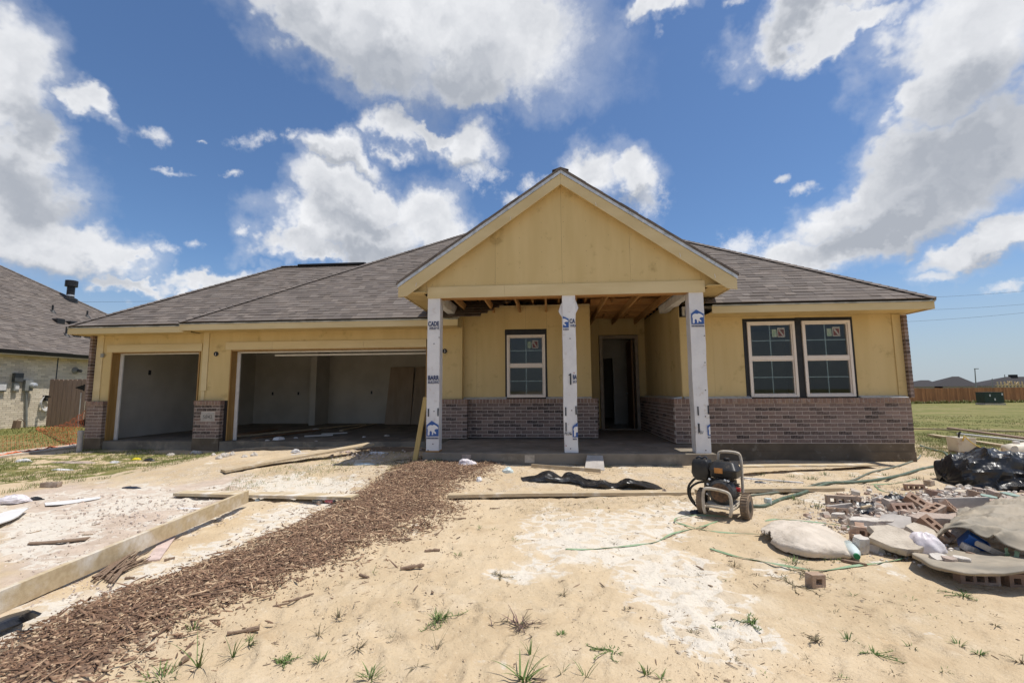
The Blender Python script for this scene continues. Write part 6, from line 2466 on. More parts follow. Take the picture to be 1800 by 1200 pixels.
rb = MB()
bits(420, 225, 900, 85, 20, .003, .010, .01)
bits(160, 90, 955, 70, 30, .003, .008, .0)
bits(130, 320, 905, 60, 18, .003, .008, .0)
bits(120, 130, 1040, 60, 16, .003, .010, .0)
bits(160, 640, 800, 45, 6, .006, .020, .04)
tag(rb.build('powder_clods', M_CLOD, kind='stuff'), 'small pinkish clods strewn over the pale powder by the form board', 'clods')

# mound under the rubble
md = MB()
rows = [[(1500, 905, .0), (1560, 880, .0), (1620, 868, .0), (1700, 860, .0), (1800, 862, .0)], [(1490, 920, .0), (1560, 900, .06), (1630, 890, .08), (1710, 880, .07), (1830, 880, .05)],
        [(1500, 940, .0), (1560, 925, .06), (1630, 915, .07), (1710, 900, .07), (1840, 900, .05)], [(1540, 970, -.02), (1590, 965, -.01), (1640, 955, .0), (1710, 950, -.02), (1840, 940, -.02)]]
A = patch([[G(*p) for p in r] for r in rows], 14, 10)
A[:, :, 2] += .03*(fbm(A[:, :, 0]*9, A[:, :, 1]*9, 5, 3)-.5)-.015
md.grid(A)
tag(md.build('dirt_mound', M_RUBBLE if False else M_PINKCONC, smooth=True, kind='structure'), 'low mound of mortar dust under the rubble', 'mound')

# ---- hardened cement slab
o = thing('cement_slab', 'large rounded slab of hardened cement with a torn hollow end', 'slab', tuple(G(1418, 955)))
rows = [[(1347, 930, .01), (1375, 918, .02), (1410, 916, .04), (1440, 920, .03), (1470, 938, .02), (1492, 955, .02)],
        [(1340, 930, .05), (1368, 920, .10), (1410, 924, .12), (1445, 933, .11), (1475, 950, .08), (1496, 966, .03)],
        [(1338, 931, .07), (1360, 928, .11), (1400, 940, .135), (1440, 950, .12), (1472, 963, .08), (1497, 975, .03)],
        [(1336, 934, .06), (1356, 942, .08), (1385, 955, .09), (1425, 968, .07), (1465, 974, .04), (1495, 978, .02)],
        [(1335, 936, .04), (1352, 950, .04), (1380, 966, .035), (1425, 980, .015), (1465, 980, .005), (1492, 980, .0)]]
A = patch([[G(*p) for p in r] for r in rows], 18, 14)
nz = fbm(A[:, :, 0]*7, A[:, :, 1]*7, 8, 4)-.5
A[:, :, 2] += .040*nz + .010*(fbm(A[:, :, 0]*24, A[:, :, 1]*24, 81, 3)-.5) + .012*(1-np.abs(2*vnoise(A[:, :, 0]*5, A[:, :, 1]*9, 83)-1))**4
mb = MB()
h_, w_ = A.shape[:2]
mb.grid(A)
# torn bites at the hollow end
bite = lambda i, j: (j < 21 and i > h_-17+4.5*math.sin(j*.75) and 5 < j) or (j < 5 and i > h_-25)
mb.f = [f for f in mb.f if not bite(f[0]//w_, f[0] % w_)]
mb.build('shell', M_SACK, o, smooth=True, solid=.022)

# ---- plastic bottle
p = G(1502, 975, .035)
o = thing('plastic_bottle', 'clear plastic bottle with green cap lying by the cement slab', 'bottle', tuple(p))
d = (G(1513, 982, .03)-G(1492, 955, .035))
d = Vector(d/np.linalg.norm(d))
Rb = d.to_track_quat('Z', 'Y').to_matrix()
mb = MB()
mb.lathe([(.02, -.15), (.042, -.145), (.045, -.05), (.045, .04), (.04, .07), (.02, .105), (.018, .115)], G(1499, 968, .045), 16, Rb)
mb.build('bottle', M_PET, o, smooth=True)
mb = MB()
mb.lathe([(.022, .112), (.022, .135), (.018, .137)], G(1499, 968, .045), 14, Rb)
mb.build('cap', M_GREENCAP, o)
# white bag
o = thing('plastic_bag', 'bulging white plastic bag at the mouth of the grey liner', 'bag', tuple(G(1630, 965)))
c = G(1630, 962, .085)
A = []
for i in range(25):
    ph = math.pi*(i/24-.5)
    ring = []
    for k in range(37):
        th_ = 2*math.pi*k/36
        x, y, z = math.cos(ph)*math.cos(th_), math.cos(ph)*math.sin(th_), math.sin(ph)
        n1 = 1+.22*(fbm(np.array(x*2.2+5), np.array(y*2.2+z*2.5+3), 4, 3)-.5)+.05*math.sin(th_*7+ph*3)
        ring.append((c[0]+.125*n1*x-.02*z, c[1]+.10*n1*y, c[2]+.115*n1*z))
    ring[-1] = ring[0]
    A.append(ring)
mb = MB()
mb.grid(np.array(A))
mb.build('bag', M_BAGW, o, smooth=True)
mb = MB()
A = [[tuple(np.array(c)+np.array([-.10+.05*k, -.06-.02*random.random(), -.07+.012*random.random()])) for k in range(6)], [tuple(np.array(c)+np.array([-.11+.05*k+random.uniform(-.01, .01), -.12, -.085+random.uniform(-.01, .02)])) for k in range(6)],
     [tuple(np.array(c)+np.array([-.09+.055*k, -.17+random.uniform(-.01, .01), -.09+random.uniform(-.01, .015)])) for k in range(6)]]
mb.grid(np.array(A))
mb.build('loose_edge', M_BAGW, o, solid=.002)

# ---- grey liner: hump and curled lip
o = thing('grey_liner', 'dusty grey liner sheet folded over rubble with a curled front lip', 'liner', tuple(G(1740, 960)))
rows = [[(1640, 950, .07), (1660, 940, .17), (1700, 938, .20), (1740, 951, .19), (1790, 968, .16), (1850, 985, .14)],
        [(1650, 938, .12), (1685, 925, .23), (1720, 922, .25), (1760, 930, .25), (1800, 936, .26), (1850, 940, .26)],
        [(1672, 922, .12), (1705, 912, .18), (1735, 915, .19), (1775, 915, .21), (1810, 915, .22), (1850, 915, .22)],
        [(1680, 912, .08), (1708, 903, .15), (1740, 896, .19), (1780, 892, .21), (1810, 890, .22), (1850, 888, .22)],
        [(1685, 902, .05), (1715, 893, .09), (1750, 885, .12), (1780, 880, .13), (1810, 876, .13), (1850, 874, .13)]]
A = patch([[G(*p) for p in r] for r in rows], 18, 14)
A[:, :, 2] += .03*(fbm(A[:, :, 0]*5, A[:, :, 1]*5, 21, 3)-.5) + .045*(1-np.abs(2*vnoise(A[:, :, 0]*3.4+A[:, :, 1]*1.5, A[:, :, 1]*6.5, 23)-1))**3 + .014*(1-np.abs(2*vnoise(A[:, :, 0]*9, A[:, :, 1]*15, 27)-1))**3
mb = MB()
mb.grid(A)
mb.build('hump', M_CLINE, o, smooth=True, solid=.007)
rows = [[(1612, 968, .03), (1650, 970, .04), (1700, 962, .05), (1750, 966, .06), (1800, 975, .07), (1860, 985, .08)],
        [(1606, 972, .07), (1645, 978, .06), (1700, 978, .07), (1755, 983, .09), (1800, 985, .10), (1860, 992, .12)],
        [(1604, 976, .10), (1642, 990, .105), (1695, 1002, .12), (1755, 1004, .14), (1805, 1000, .16), (1860, 996, .18)],
        [(1605, 983, .07), (1643, 998, .085), (1697, 1010, .10), (1757, 1012, .12), (1807, 1008, .14), (1860, 1004, .16)]]
A = patch([[G(*p) for p in r] for r in rows], 16, 10)
A[:, :, 2] += .035*(fbm(A[:, :, 0]*4, A[:, :, 1]*4, 25, 2)-.5)*np.linspace(0, 1, A.shape[0])[:, None] + .02*(1-np.abs(2*vnoise(A[:, :, 0]*6, A[:, :, 1]*5, 29)-1))**3*np.linspace(1, .3, A.shape[0])[:, None]
mb = MB()
mb.grid(A)
mb.build('lip', M_CLINE, o, smooth=True, solid=.008)
# things in its mouth
o = thing('blue_bin', 'blue plastic bin corner inside the grey liner', 'bin', tuple(G(1712, 962)))
R = Matrix.Rotation(math.radians(-25), 3, 'Z') @ Matrix.Rotation(math.radians(35), 3, 'Y') @ Matrix.Rotation(math.radians(15), 3, 'X')
c = Vector(G(1712, 956, .10))
mb = MB()
for cc, dd_ in (((0, 0, -.06), (.15, .10, .01)), ((-.07, 0, 0), (.01, .10, .12)), ((.07, 0, 0), (.01, .10, .12)), ((0, -.05, 0), (.15, .01, .12)), ((0, .05, 0), (.15, .01, .12))):
    mb.box(c+R @ Vector(cc), dd_, R)
mb.build('tub', M_BLUEBIN, o)
mb = MB()
mb.box(c+R @ Vector((0, -.058, .062)), (.175, .022, .018), R)
mb.build('rim', M_BLUEBIN, o)
rope('strap', [(1768, 962, .16), (1771, 972, .12), (1770, 982, .07)], .014, M_STRAP, 'pale green strap hanging in the liner mouth by the bin', 'strap', flat=True)
rope('strap', [(1788, 968, .15), (1787, 976, .12), (1783, 986, .08)], .014, M_STRAP, 'outer pale green strap hanging in the liner mouth', 'strap', flat=True)
chunk(1712, 975, .06, .05, .02, .03, 6, (0, 10, 0), M_LOOSEBRICK, 'brown brick sliver beneath the blue bin', cat='brick piece', name='brick_piece')
for px, py, lab in ((1738, 872, 'pale green foam sheet piece behind the liner hump'), (1775, 868, 'second pale green foam piece nearer the black plastic')):
    chunk(px, py, .11, .10, .05, .012, 7, (14, 8, 10), M_GREENFOAM if 'M_GREENFOAM' in globals() else M_STK2, lab, cat='foam piece', name='foam_piece')
chunk(1775, 882, .10, .13, .06, .02, 6, (10, -12, 25), M_PLAQUE, 'grey slab edge between the liner hump and black plastic', cat='slab piece', name='slab_piece')

# ---- black plastic heap
o = thing('plastic_heap', 'big crumpled heap of shiny black plastic sheeting', 'plastic sheeting', tuple(G(1745, 862)))
cA, cB = G(1680, 853, 0), G(1845, 860, 0)
ax = (cB-cA)
Lh = np.linalg.norm(ax)
ax /= Lh
nx_ = np.array([-ax[1], ax[0], 0])
A = []
NU, NV = 84, 46
for i in range(NU+1):
    u = i/NU
    row_ = []
    prof = (.30+.16*math.sin(min(u*2.2, 1)*math.pi/2))*(1 if u > .06 else .4+.6*(u/.06)**.5)
    for j in range(NV+1):
        a = -.25+(math.pi+.5)*j/NV
        f1 = fbm(np.array(u*5.0+j*.02), np.array(a*1.6), 40, 4)-.5
        rid = 1-abs(2*vnoise(np.array(u*2.1+a*.7), np.array(a*2.0-u*1.4), 44)-1)
        rid2 = 1-abs(2*vnoise(np.array(u*5.0-a*1.4), np.array(a*3.6+u*2.2), 47)-1)
        r_ = prof*(1+.22*f1+.30*(rid**1.6-.4)+.16*(rid2**1.8-.35))
        y = -math.cos(a)*r_*1.0
        z = max(math.sin(a), -.1)*r_*.95
        p = cA+ax*(u*Lh*1.0-.02+.05*f1)+nx_*(y+.22)
        row_.append((p[0], p[1], gz(p[0], p[1])+max(z, -.01)))
    A.append(row_)
A = np.array(A)
mb = MB()
mb.grid(A)
tip = A[0].mean(0)
b0 = len(mb.v)
mb.v.append(tuple(tip+np.array([-.03, -.02, .02])))
mb.f += [(b0, j+1, j) for j in range(NV)]
mb.build('sheeting', M_FILM, o, smooth=False)
fl_ = MB()
rows = [[(1690, 802, .40), (1703, 808, .42), (1735, 832, .32), (1770, 858, .14)], [(1697, 806, .44), (1715, 814, .43), (1742, 838, .30), (1775, 862, .10)], [(1692, 812, .36), (1708, 825, .33), (1735, 848, .22), (1765, 868, .04)]]
B_ = patch([[G(x, y+30, z_*.85) for x, y, z_ in r] for r in rows], 6, 5)
# ---- crumpled black plastic by the porch
o = thing('plastic_sheet', 'low crumpled strip of black plastic on sand before the porch', 'plastic sheet', tuple(G(1030, 850)))
rows = [[(915, 838, .0), (945, 833, .04), (965, 826, .12), (985, 836, .04), (995, 828, .10), (1020, 836, .05), (1045, 845, .04), (1058, 842, .08), (1080, 850, .0), (1100, 842, .08), (1130, 846, .05), (1160, 853, .0)],
        [(918, 844, .01), (945, 840, .05), (962, 836, .10), (985, 842, .05), (1000, 838, .08), (1022, 846, .05), (1045, 852, .04), (1062, 848, .09), (1078, 855, .02), (1102, 848, .10), (1130, 852, .06), (1165, 857, .01)],
        [(922, 846, .0), (945, 846, .02), (965, 845, .03), (985, 846, .03), (1005, 846, .04), (1025, 852, .02), (1045, 856, .02), (1062, 857, .02), (1080, 858, .0), (1105, 857, .02), (1132, 857, .02), (1168, 859, .0)]]
A = patch([[G(*p) for p in r] for r in rows], 5, 6)
A[:, :, 2] += .05*(vnoise(A[:, :, 0]*9, A[:, :, 1]*14, 3)-.5)
mb = MB()
mb.grid(A)
mb.build('sheeting', M_FILM, o, smooth=False, solid=.004)

# ---- bucket and drum on the grass
p = G(1699, 797)
dp_ = depth_of(p)
r_, hB = 15.5/F_PX*dp_, 28/F_PX*dp_
o = thing('bucket', 'dirty white square bucket with yellow cords on the weedy ground', 'bucket', tuple(p))
mb = MB()
rot = Matrix.Rotation(math.radians(38), 3, 'Z')
mb.lathe([(r_*1.18, 0), (r_*1.28, hB), (r_*1.35, hB), (r_*1.35, hB*.96)], p+np.array([0, .1, 0]), 4, rot)
mb.build('body', M_BUCKET, o, bevel=.03)
mb = MB()
mb.lathe([(r_*1.19, -.003), (r_*1.215, hB*.22)], p+np.array([0, .1, 0]), 4, rot)
mb.build('dirty_base', M_LOOSEBRICK, o, bevel=.03)
mb = MB()
mb.tube(subd([(p[0]-.12, p[1], p[2]+hB), (p[0]-.10, p[1], p[2]+hB+.08), (p[0]-.07, p[1], p[2]+hB+.12)], 4), .02, 6)
mb.build('handle', M_BLACK, o)
p = G(1795, 810)
r_, hB = 20/F_PX*depth_of(p), 28/F_PX*depth_of(p)
o = thing('plastic_drum', 'rounded cream plastic drum on its side where the yellow cords end', 'drum', tuple(p))
mb = MB()
mb.lathe([(r_*.5, -r_*1.1), (r_*.72, -r_*1.0), (r_*.78, -r_*.5), (r_*.78, r_*1.2), (r_*.6, r_*1.4)], p+np.array([.15, .15, r_*.72]), 20, Matrix.Rotation(math.radians(80), 3, 'Y') @ Matrix.Rotation(.3, 3, 'X'))
mb.build('body', M_BUCKET, o, smooth=True)
mb = MB()
mb.lathe([(.05, 0), (.05, .05)], p+np.array([.0, .05, r_*1.45]), 12)
mb.build('cap', M_PAPER, o)

# ---- small litter near the garage and porch
def scrap(px, py, rx, ry, h_, m, label, name='scrap', cat='scrap', n=16, seed=0):
    p = G(px, py, .0)
    A = []
    for i in range(9):
        ph = math.pi/2*i/8
        ring = []
        for k in range(n+1):
            a = 2*math.pi*k/n
            q_ = 1+.45*(vnoise(np.array(math.cos(a)*2+px), np.array(math.sin(a)*2+ph*2+py), seed)-.5)
            ring.append((p[0]+rx*q_*math.cos(ph)*math.cos(a), p[1]+ry*q_*math.cos(ph)*math.sin(a), p[2]-.005+h_*q_*math.sin(ph)+.25*h_*(vnoise(np.array(k*.9+px), np.array(i*1.1), seed+3)-.5)))
        ring[-1] = ring[0]
        A.append(ring)
    mb = MB()
    mb.grid(np.array(A))
    o = mb.build(name, m)
    return tag(o, label, cat)


scrap(820, 816, .17, .09, .09, M_BAGW, 'crumpled white bag on mulch at the porch corner', 'plastic_bag', 'bag')
scrap(893, 829, .10, .06, .08, M_PET, 'crushed clear bottle beside the mulch end', 'bottle', 'bottle')
scrap(842, 845, .055, .05, .06, M_PAPER, 'small white paper ball on mulch near the plank', 'paper_ball', 'paper')
scrap(920, 815, .12, .04, .03, M_PAPER, 'torn white wrapper by the porch slab', 'wrapper', 'wrapper')
scrap(948, 813, .15, .06, .05, M_PET, 'clear plastic film by the thin slat', 'plastic_film', 'film')
scrap(1158, 812, .06, .05, .05, M_PURPLE, 'dark red rag in the weeds before the porch', 'rag', 'rag')
scrap(1168, 868, .035, .03, .07, M_PINKCONC, 'small upright stone just before the plank', 'stone', 'stone')
scrap(1188, 865, .05, .04, .04, M_INK, 'small dark lump on the plank near the washer wheel', 'lump', 'lump')
scrap(1222, 900, .07, .05, .03, M_INK, 'dark rag on sand beside the washer wheel', 'rag', 'rag')
scrap(1335, 848, .08, .05, .025, M_INK, 'dark scrap on sand behind the washer handle', 'scrap', 'scrap')
scrap(1318, 841, .14, .08, .02, M_PAPER, 'pale crumpled paper behind the washer', 'paper', 'paper')
scrap(240, 808, .11, .07, .05, M_YELLOW, 'bright yellow tape roll in grass before the small garage', 'tape_roll', 'tape')
scrap(262, 810, .12, .06, .06, M_BLACK, 'black scrap beside the yellow tape roll', 'scrap', 'scrap')
scrap(25, 881, .22, .12, .09, M_BAGW, 'torn pale cement bag on the sand at the picture edge', 'cement_bag', 'bag', seed=2)
scrap(62, 878, .10, .05, .04, M_BLACK, 'small dark crumpled plastic next to the torn cement bag', 'plastic_scrap', 'plastic')
scrap(42, 811, .18, .07, .06, M_PAPER, 'white crumpled wrapper in grass along the kerb', 'wrapper', 'wrapper')
scrap(130, 813, .5, .12, .035, M_PINKCONC, 'flat grey paper sheet in grass before the brick pier', 'paper_sheet', 'paper')
scrap(110, 826, .22, .05, .03, M_PAPER, 'small pale paper scrap below the flat grey sheet', 'paper', 'paper')
scrap(200, 813, .12, .05, .04, M_PAPER, 'white foam scrap left of the yellow tape roll', 'foam_scrap', 'foam')
scrap(453, 879, .035, .035, .03, M_PET, 'clear bottle cap end on white sand near the flat plank', 'cap', 'cap')
scrap(335, 893, .16, .03, .012, M_PAPER, 'white flake on the sand below the flat plank', 'flake', 'flake')
scrap(230, 858, .14, .04, .035, M_INK, 'dark grey wood lump on sand above the powder', 'lump', 'lump')
scrap(520, 795, .10, .05, .07, M_PAPER, 'white paper scrap on soil by the garage slab', 'paper', 'paper')
scrap(640, 816, .22, .09, .03, M_PET, 'pale bluish plastic film on sand by the damp soil', 'plastic_film', 'film')
scrap(612, 796, .07, .05, .05, M_PINKFOAM, 'pink foam scrap by the sloping plank end', 'foam_scrap', 'foam')
scrap(664, 797, .25, .05, .04, M_PAPER, 'white strip of film on the damp soil', 'plastic_film', 'film', seed=6)
scrap(760, 1070-30, .01, .01, .01, M_TWIG, 'tiny bark crumb alone on sand', 'bark_crumb', 'bark')
scrap(248, 790, .12, .07, .09, M_LOOSEBRICK, 'reddish clod against the small garage slab', 'clod', 'clod')
scrap(300, 800, .10, .05, .05, M_MORTARL, 'pale rubble lump by the central brick pier', 'lump', 'lump')
scrap(345, 796, .14, .06, .06, M_MORTARL, 'light mortar heap at the foot of the numbered pier', 'lump', 'lump')
for i, (px, py) in enumerate(((375, 800), (395, 801), (408, 799), (430, 803), (447, 801), (385, 806))):
    scrap(px, py, random.uniform(.05, .10), .05, random.uniform(.04, .08), M_MORTARL, 'broken pale plaster piece scattered before the double garage', 'plaster_piece', 'plaster', seed=i).__setitem__('group', 'broken plaster pieces before the double garage')
# cans
for px, py, m_, lab in ((558, 879, M_CANG, 'dark drink can lying against the flat plank'), (580, 880, M_CANR, 'red drink can lying against the flat plank')):
    o = thing('drink_can', lab, 'can', tuple(G(px, py)))
    mb = MB()
    mb.lathe([(.025, -.062), (.033, -.055), (.033, .052), (.026, .062)], G(px, py, .033), 14, Matrix.Rotation(math.pi/2, 3, 'Y') @ Matrix.Rotation(.25, 3, 'X'))
    mb.build('can', m_, o, smooth=False)
    mb = MB()
    mb.lathe([(.026, .0621), (.026, .064), (.01, .0645)], G(px, py, .033), 14, Matrix.Rotation(math.pi/2, 3, 'Y') @ Matrix.Rotation(.25, 3, 'X'))
    mb.build('rim', M_GALV, o)
# thin grey sheets of board on the powder
for rows, lab, m_ in (([[(-60, 930, .05), (-20, 925, .05), (15, 915, .04), (32, 907, .05)], [(-60, 918, .06), (-20, 908, .06), (20, 897, .05), (50, 893, .05)]], 'broken pale drywall sheet lying on the white powder', M_PAPER),
                      ([[(48, 956, .01), (75, 955, .015), (110, 952, .02), (150, 948, .015)], [(52, 953, .01), (75, 952, .01), (110, 949, .02), (158, 944, .0)]], 'long dark splinter on the powder beside the form board', M_TWIG),
                      ([[(-40, 1122, .04), (20, 1102, .03), (50, 1090, .05), (72, 1079, .10)], [(-40, 1112, .06), (10, 1090, .05), (40, 1080, .08), (55, 1073, .13)], [(-40, 1104, .02), (5, 1085, .02), (35, 1076, .04), (50, 1072, .08)]], 'curled black strip end on white sand beside the mulch', M_FILM)):
    A = patch([[G(*p) for p in r] for r in rows], 6, 4)
    o = thing('sheet_piece', lab, 'sheet', tuple(A[0, 0]))
    mb = MB()
    mb.grid(A)
    mb.build('sheet', m_, o, solid=.012)
o = thing('flat_wrapper', 'thin pale paper lying on white powder', 'paper', tuple(G(90, 885)))
mb = MB()
A = patch([[G(*p) for p in r] for r in ([(80, 888, .005), (120, 885, .01), (175, 876, .006)], [(78, 883, .006), (120, 879, .008), (178, 872, .006)])], 6, 4)
mb.grid(A)
mb.build('sheet', M_PAPER, o, solid=.003)
# stick bundle and wood scraps
o = thing('stick_bundle', 'bundle of dry brown stalks on sand between form board and mulch', 'sticks', tuple(G(220, 995)))
mb = MB()
for k in range(26):
    a, b = G(170+random.uniform(-8, 30), 1022+random.uniform(-6, 4)-random.uniform(0, 8), random.uniform(.005, .04)), G(262+random.uniform(-45, 8), 967+random.uniform(-3, 22), random.uniform(.005, .06))
    c = (a+b)/2+np.array([random.uniform(-.02, .02), random.uniform(-.02, .02), random.uniform(0, .02)])
    mb.tube([a, c, b], [.007, .008, .004], 5)
mb.build('stalk', M_TWIG, o)


def wood_bit(px, py, L_, r_, ang, label, name='bark_piece', h=0):
    r_ = r_*.55
    p = G(px, py, r_*.7+h)
    mb = MB()
    N = 6
    rr = random.Random(int(px*3+py))
    C = [(p[0]+math.cos(ang)*L_*(k/N-.5), p[1]+math.sin(ang)*L_*(k/N-.5), p[2]+rr.uniform(-.2, .3)*r_) for k in range(N+1)]
    mb.tube(C, [r_*rr.uniform(.55, 1.25) for _ in range(N+1)], 7)
    o = mb.build(name, M_TWIG)
    return tag(o, label, 'wood piece')


for px, py, L_, r_, a, lab in ((725, 996, .18, .03, .5, 'forked bark piece on open sand beyond the mulch'), (640, 1012, .10, .02, 2.6, 'two-lobed bark bit at the sandy mulch edge'), (760, 967, .13, .024, .4, 'dark bark piece on sand below the mulch tip'),
                                (325, 1158, .07, .028, 1.7, 'upright stubby bark knob by the foreground mulch'), (808, 911, .14, .018, .2, 'pale bark sliver where the mulch narrows'), (870, 893, .12, .014, .0, 'thin wood sliver on the sand near the plank'),
                                (228, 1015, .06, .02, .2, 'small dark knob on the white sand strip'), (298, 982, .07, .018, .8, 'small reddish brick-like chip beside the offcut'), (700, 948, .22, .02, .3, 'longer stick lying at the mulch edge'),
                                (530, 1050, .16, .018, .9, 'thin bark sliver by the mulch on the sand'), (495, 1062, .10, .014, .7, 'short twig on the sand near the mulch'), (428, 1108, .16, .022, .5, 'split bark piece lying beside the mulch')):
    wood_bit(px, py, L_, r_, a, lab)

# ---- garage floor debris
GF = -.095
fl2 = lambda px, py: bp(px, py, 2, GF)
for (x0, y0, x1, y1, w_, m_, lab) in ((420, 768, 640, 747, .20, M_BOARD, 'long board on the garage floor pointing at the partition'), (445, 772, 560, 757, .16, M_PLY, 'dark board lying across the double garage floor'),
                                      (535, 768, 585, 766, .12, M_DRYWALL, 'grey strip on the garage floor near the middle'), (565, 764, 610, 762, .10, M_DRYWALL, 'second grey strip on the garage floor'),
                                      (425, 765, 480, 756, .3, M_PLY, 'dark sheet on garage floor against the side'), (600, 758, 660, 746, .14, M_BOARD, 'board on the garage floor under the leaning panel')):
    a, b = fl2(x0, y0)+[0, 0, .025], fl2(x1, y1)+[0, 0, .03]
    plank('floor_board', a, b, w_, .03, m_, lab)
for i, (px, py, r_) in enumerate(((490, 773, .16), (470, 775, .07), (555, 756, .12), (556, 776, .05), (520, 770, .06), (680, 766, .08), (640, 768, .05))):
    p = fl2(px, py)
    mb = MB()
    mb.lathe([(r_, 0), (r_*.8, r_*.35), (r_*.3, r_*.5)], p+np.array([0, 0, .0]), 6)
    tag(mb.build('floor_scrap', M_PAPER if i % 2 == 0 else M_MORTARL), 'small pale scrap lying on the double garage floor', 'scrap', 'pale scraps on the garage floor')
o = thing('leaning_panel', 'large brown hardboard panels leaning inside the double garage', 'panel', (-11.9, 6.6, GF))
for x0, x1, y_ in ((-12.68, -11.75, 6.45), (-11.742, -10.6, 6.46)):
    mb = MB()
    mb.prism([(x0, y_, GF), (x1, y_, GF), (x1, y_+.35, 1.93), (x0+.06, y_+.35, 1.93)], (0, .03, .0))
    mb.build('hardboard', M_LEAN, o)

# ================================================================== bark mulch
mm = MB()
xs0, xs1 = MULCH[:, 0].min(), MULCH[:, 0].max()
ys0, ys1 = MULCH[:, 1].min(), MULCH[:, 1].max()
NM = 110000
X = rng.uniform(xs0, xs1, NM)
Y = rng.uniform(ys0, ys1, NM)
D = mulch_d(X, Y)+.25*(fbm(X*2.6, Y*2.6, 71, 3)-.5)
dist = np.hypot(X-CAM[0], Y-CAM[1])
keep = (sst(D, -.06, .34) > rng.random(NM)**1.6) & (rng.random(NM) < np.clip((6.5/dist), .25, 1.0))
idx = np.nonzero(keep)[0][:36000]
stray = np.nonzero((D > -.55) & (D <= -.0) & (rng.random(NM) < .035*np.exp(D/.16)*3))[0]
sel = np.concatenate([idx, stray])
Zs = gz(X[sel], Y[sel])
n_ = len(sel)
on = np.arange(n_) < len(idx)
big = rng.random(n_)
Lc = np.where(big < .86, rng.uniform(.009, .036, n_), np.where(big < .97, rng.uniform(.04, .085, n_), rng.uniform(.09, .20, n_)))
wc = np.minimum(Lc*rng.uniform(.07, .24, n_), np.where(big < .95, .018, .012))
C = np.stack([X[sel], Y[sel], Zs+rng.uniform(-.004, .022, n_)*np.where(on, 1, .2)+.003], 1)
me = chips_mesh('bark_mulch', C, Lc, wc, rng.uniform(.003, .009, n_), rng.normal(.45, .95, n_), rng.normal(0, .28, n_), rng.normal(0, .6, n_), M_MULCH)
tag(link_mesh('bark_mulch', me), 'diagonal strip of shredded brown bark mulch', 'mulch', kind='stuff')

# ================================================================== crumbs over the sand
n_ = 26000
rad = 1.9*(8.5/1.9)**rng.random(n_)
an = math.pi/2-YAW+rng.uniform(-.86, .86, n_)
x, y = CAM[0]+rad*np.cos(an), CAM[1]+rad*np.sin(an)
ok = vnoise(x*1.8, y*1.8, 301)*.6+vnoise(x*5.5, y*5.5, 302)*.4 > rng.uniform(.25, .8, n_)
x, y, rad = x[ok], y[ok], rad[ok]
n_ = len(x)
s_ = rng.uniform(.0025, .008, n_)*(.5+rad*.10)*np.where(rng.random(n_) < .04, 2.2, 1)
el = rng.choice([1, 1, 1.3, 1.6, 3, 6], n_)
me = chips_mesh('ground_litter', np.stack([x, y, gz(x, y)+s_*.25], 1), s_*el, s_*rng.uniform(.35, .9, n_), s_*.6, rng.uniform(0, 6.28, n_), 0*x, 0*x, M_LITTER)
tag(link_mesh('ground_litter', me), 'tiny crumbs, chips and straw bits scattered over the sand', 'litter', kind='stuff')


# ================================================================== weeds and grass
def blade(mb, p, ang, L_, lean, wd, curl=.6, seg=4):
    d = np.array([math.cos(ang), math.sin(ang), 0])
    s_ = np.array([-d[1], d[0], 0])*wd/2
    pts = []
    for k in range(seg+1):
        f_ = k/seg
        th_ = lean+curl*f_
        pts.append(None)
    q_ = np.array(p, float)
    C = [q_]
    for k in range(seg):
        th_ = lean+curl*(k/seg)
        q_ = q_+(d*math.sin(th_)+np.array([0, 0, math.cos(th_)]))*L_/seg
        C.append(q_)
    V, F_ = [], []
    for k in range(seg):
        w_ = 1-(k/seg)**1.6*.75
        V += [C[k]-s_*w_, C[k]+s_*w_]
    V.append(C[seg])
    for k in range(seg-1):
        F_.append((2*k, 2*k+1, 2*k+3, 2*k+2))
    F_.append((2*seg-2, 2*seg-1, 2*seg))
    mb.add(V, F_)


def tuft(px, py, n, h, spread, m, label, group=None, lean=.75, name='weed_tuft', cat='weed', wd=.006, creep=0.0):
    p = G(px, py, -.004)
    if py > 1000:
        h, spread, n = h*.8, spread*.85, max(5, int(n*.9))
    o = thing(name, label, cat, tuple(p), group)
    a = rng.uniform(0, 6.283, n)
    r_ = spread*rng.random(n)**.7
    P = np.stack([np.cos(a)*r_, np.sin(a)*r_*.8, 0*a], 1)
    me = blades_mesh('blades', P, a+rng.normal(0, .7, n), h*rng.uniform(.5, 1.15, n), np.abs(rng.normal(lean, .3, n)), wd*rng.uniform(.6, 1.2, n), rng.uniform(.2, .9, n), 4, m)
    link_mesh('blades', me, o)
    if creep:
        cr = MB()
        for _ in range(5):
            a = random.uniform(0, 6.283)
            L_ = creep*random.uniform(.5, 1)
            P = [(p[0], p[1], p[2]+.006)]
            for k in range(5):
                a += random.gauss(0, .3)
                P.append((P[-1][0]+math.cos(a)*L_/5, P[-1][1]+math.sin(a)*L_/5, p[2]+.008))
            cr.tube(P, .0022, 4)
            for k in range(1, 6):
                for __ in range(2):
                    blade(cr, P[k], random.uniform(0, 6.28), h*.45, .9, wd*.8)
        cr.build('runner', m, o)
    return o


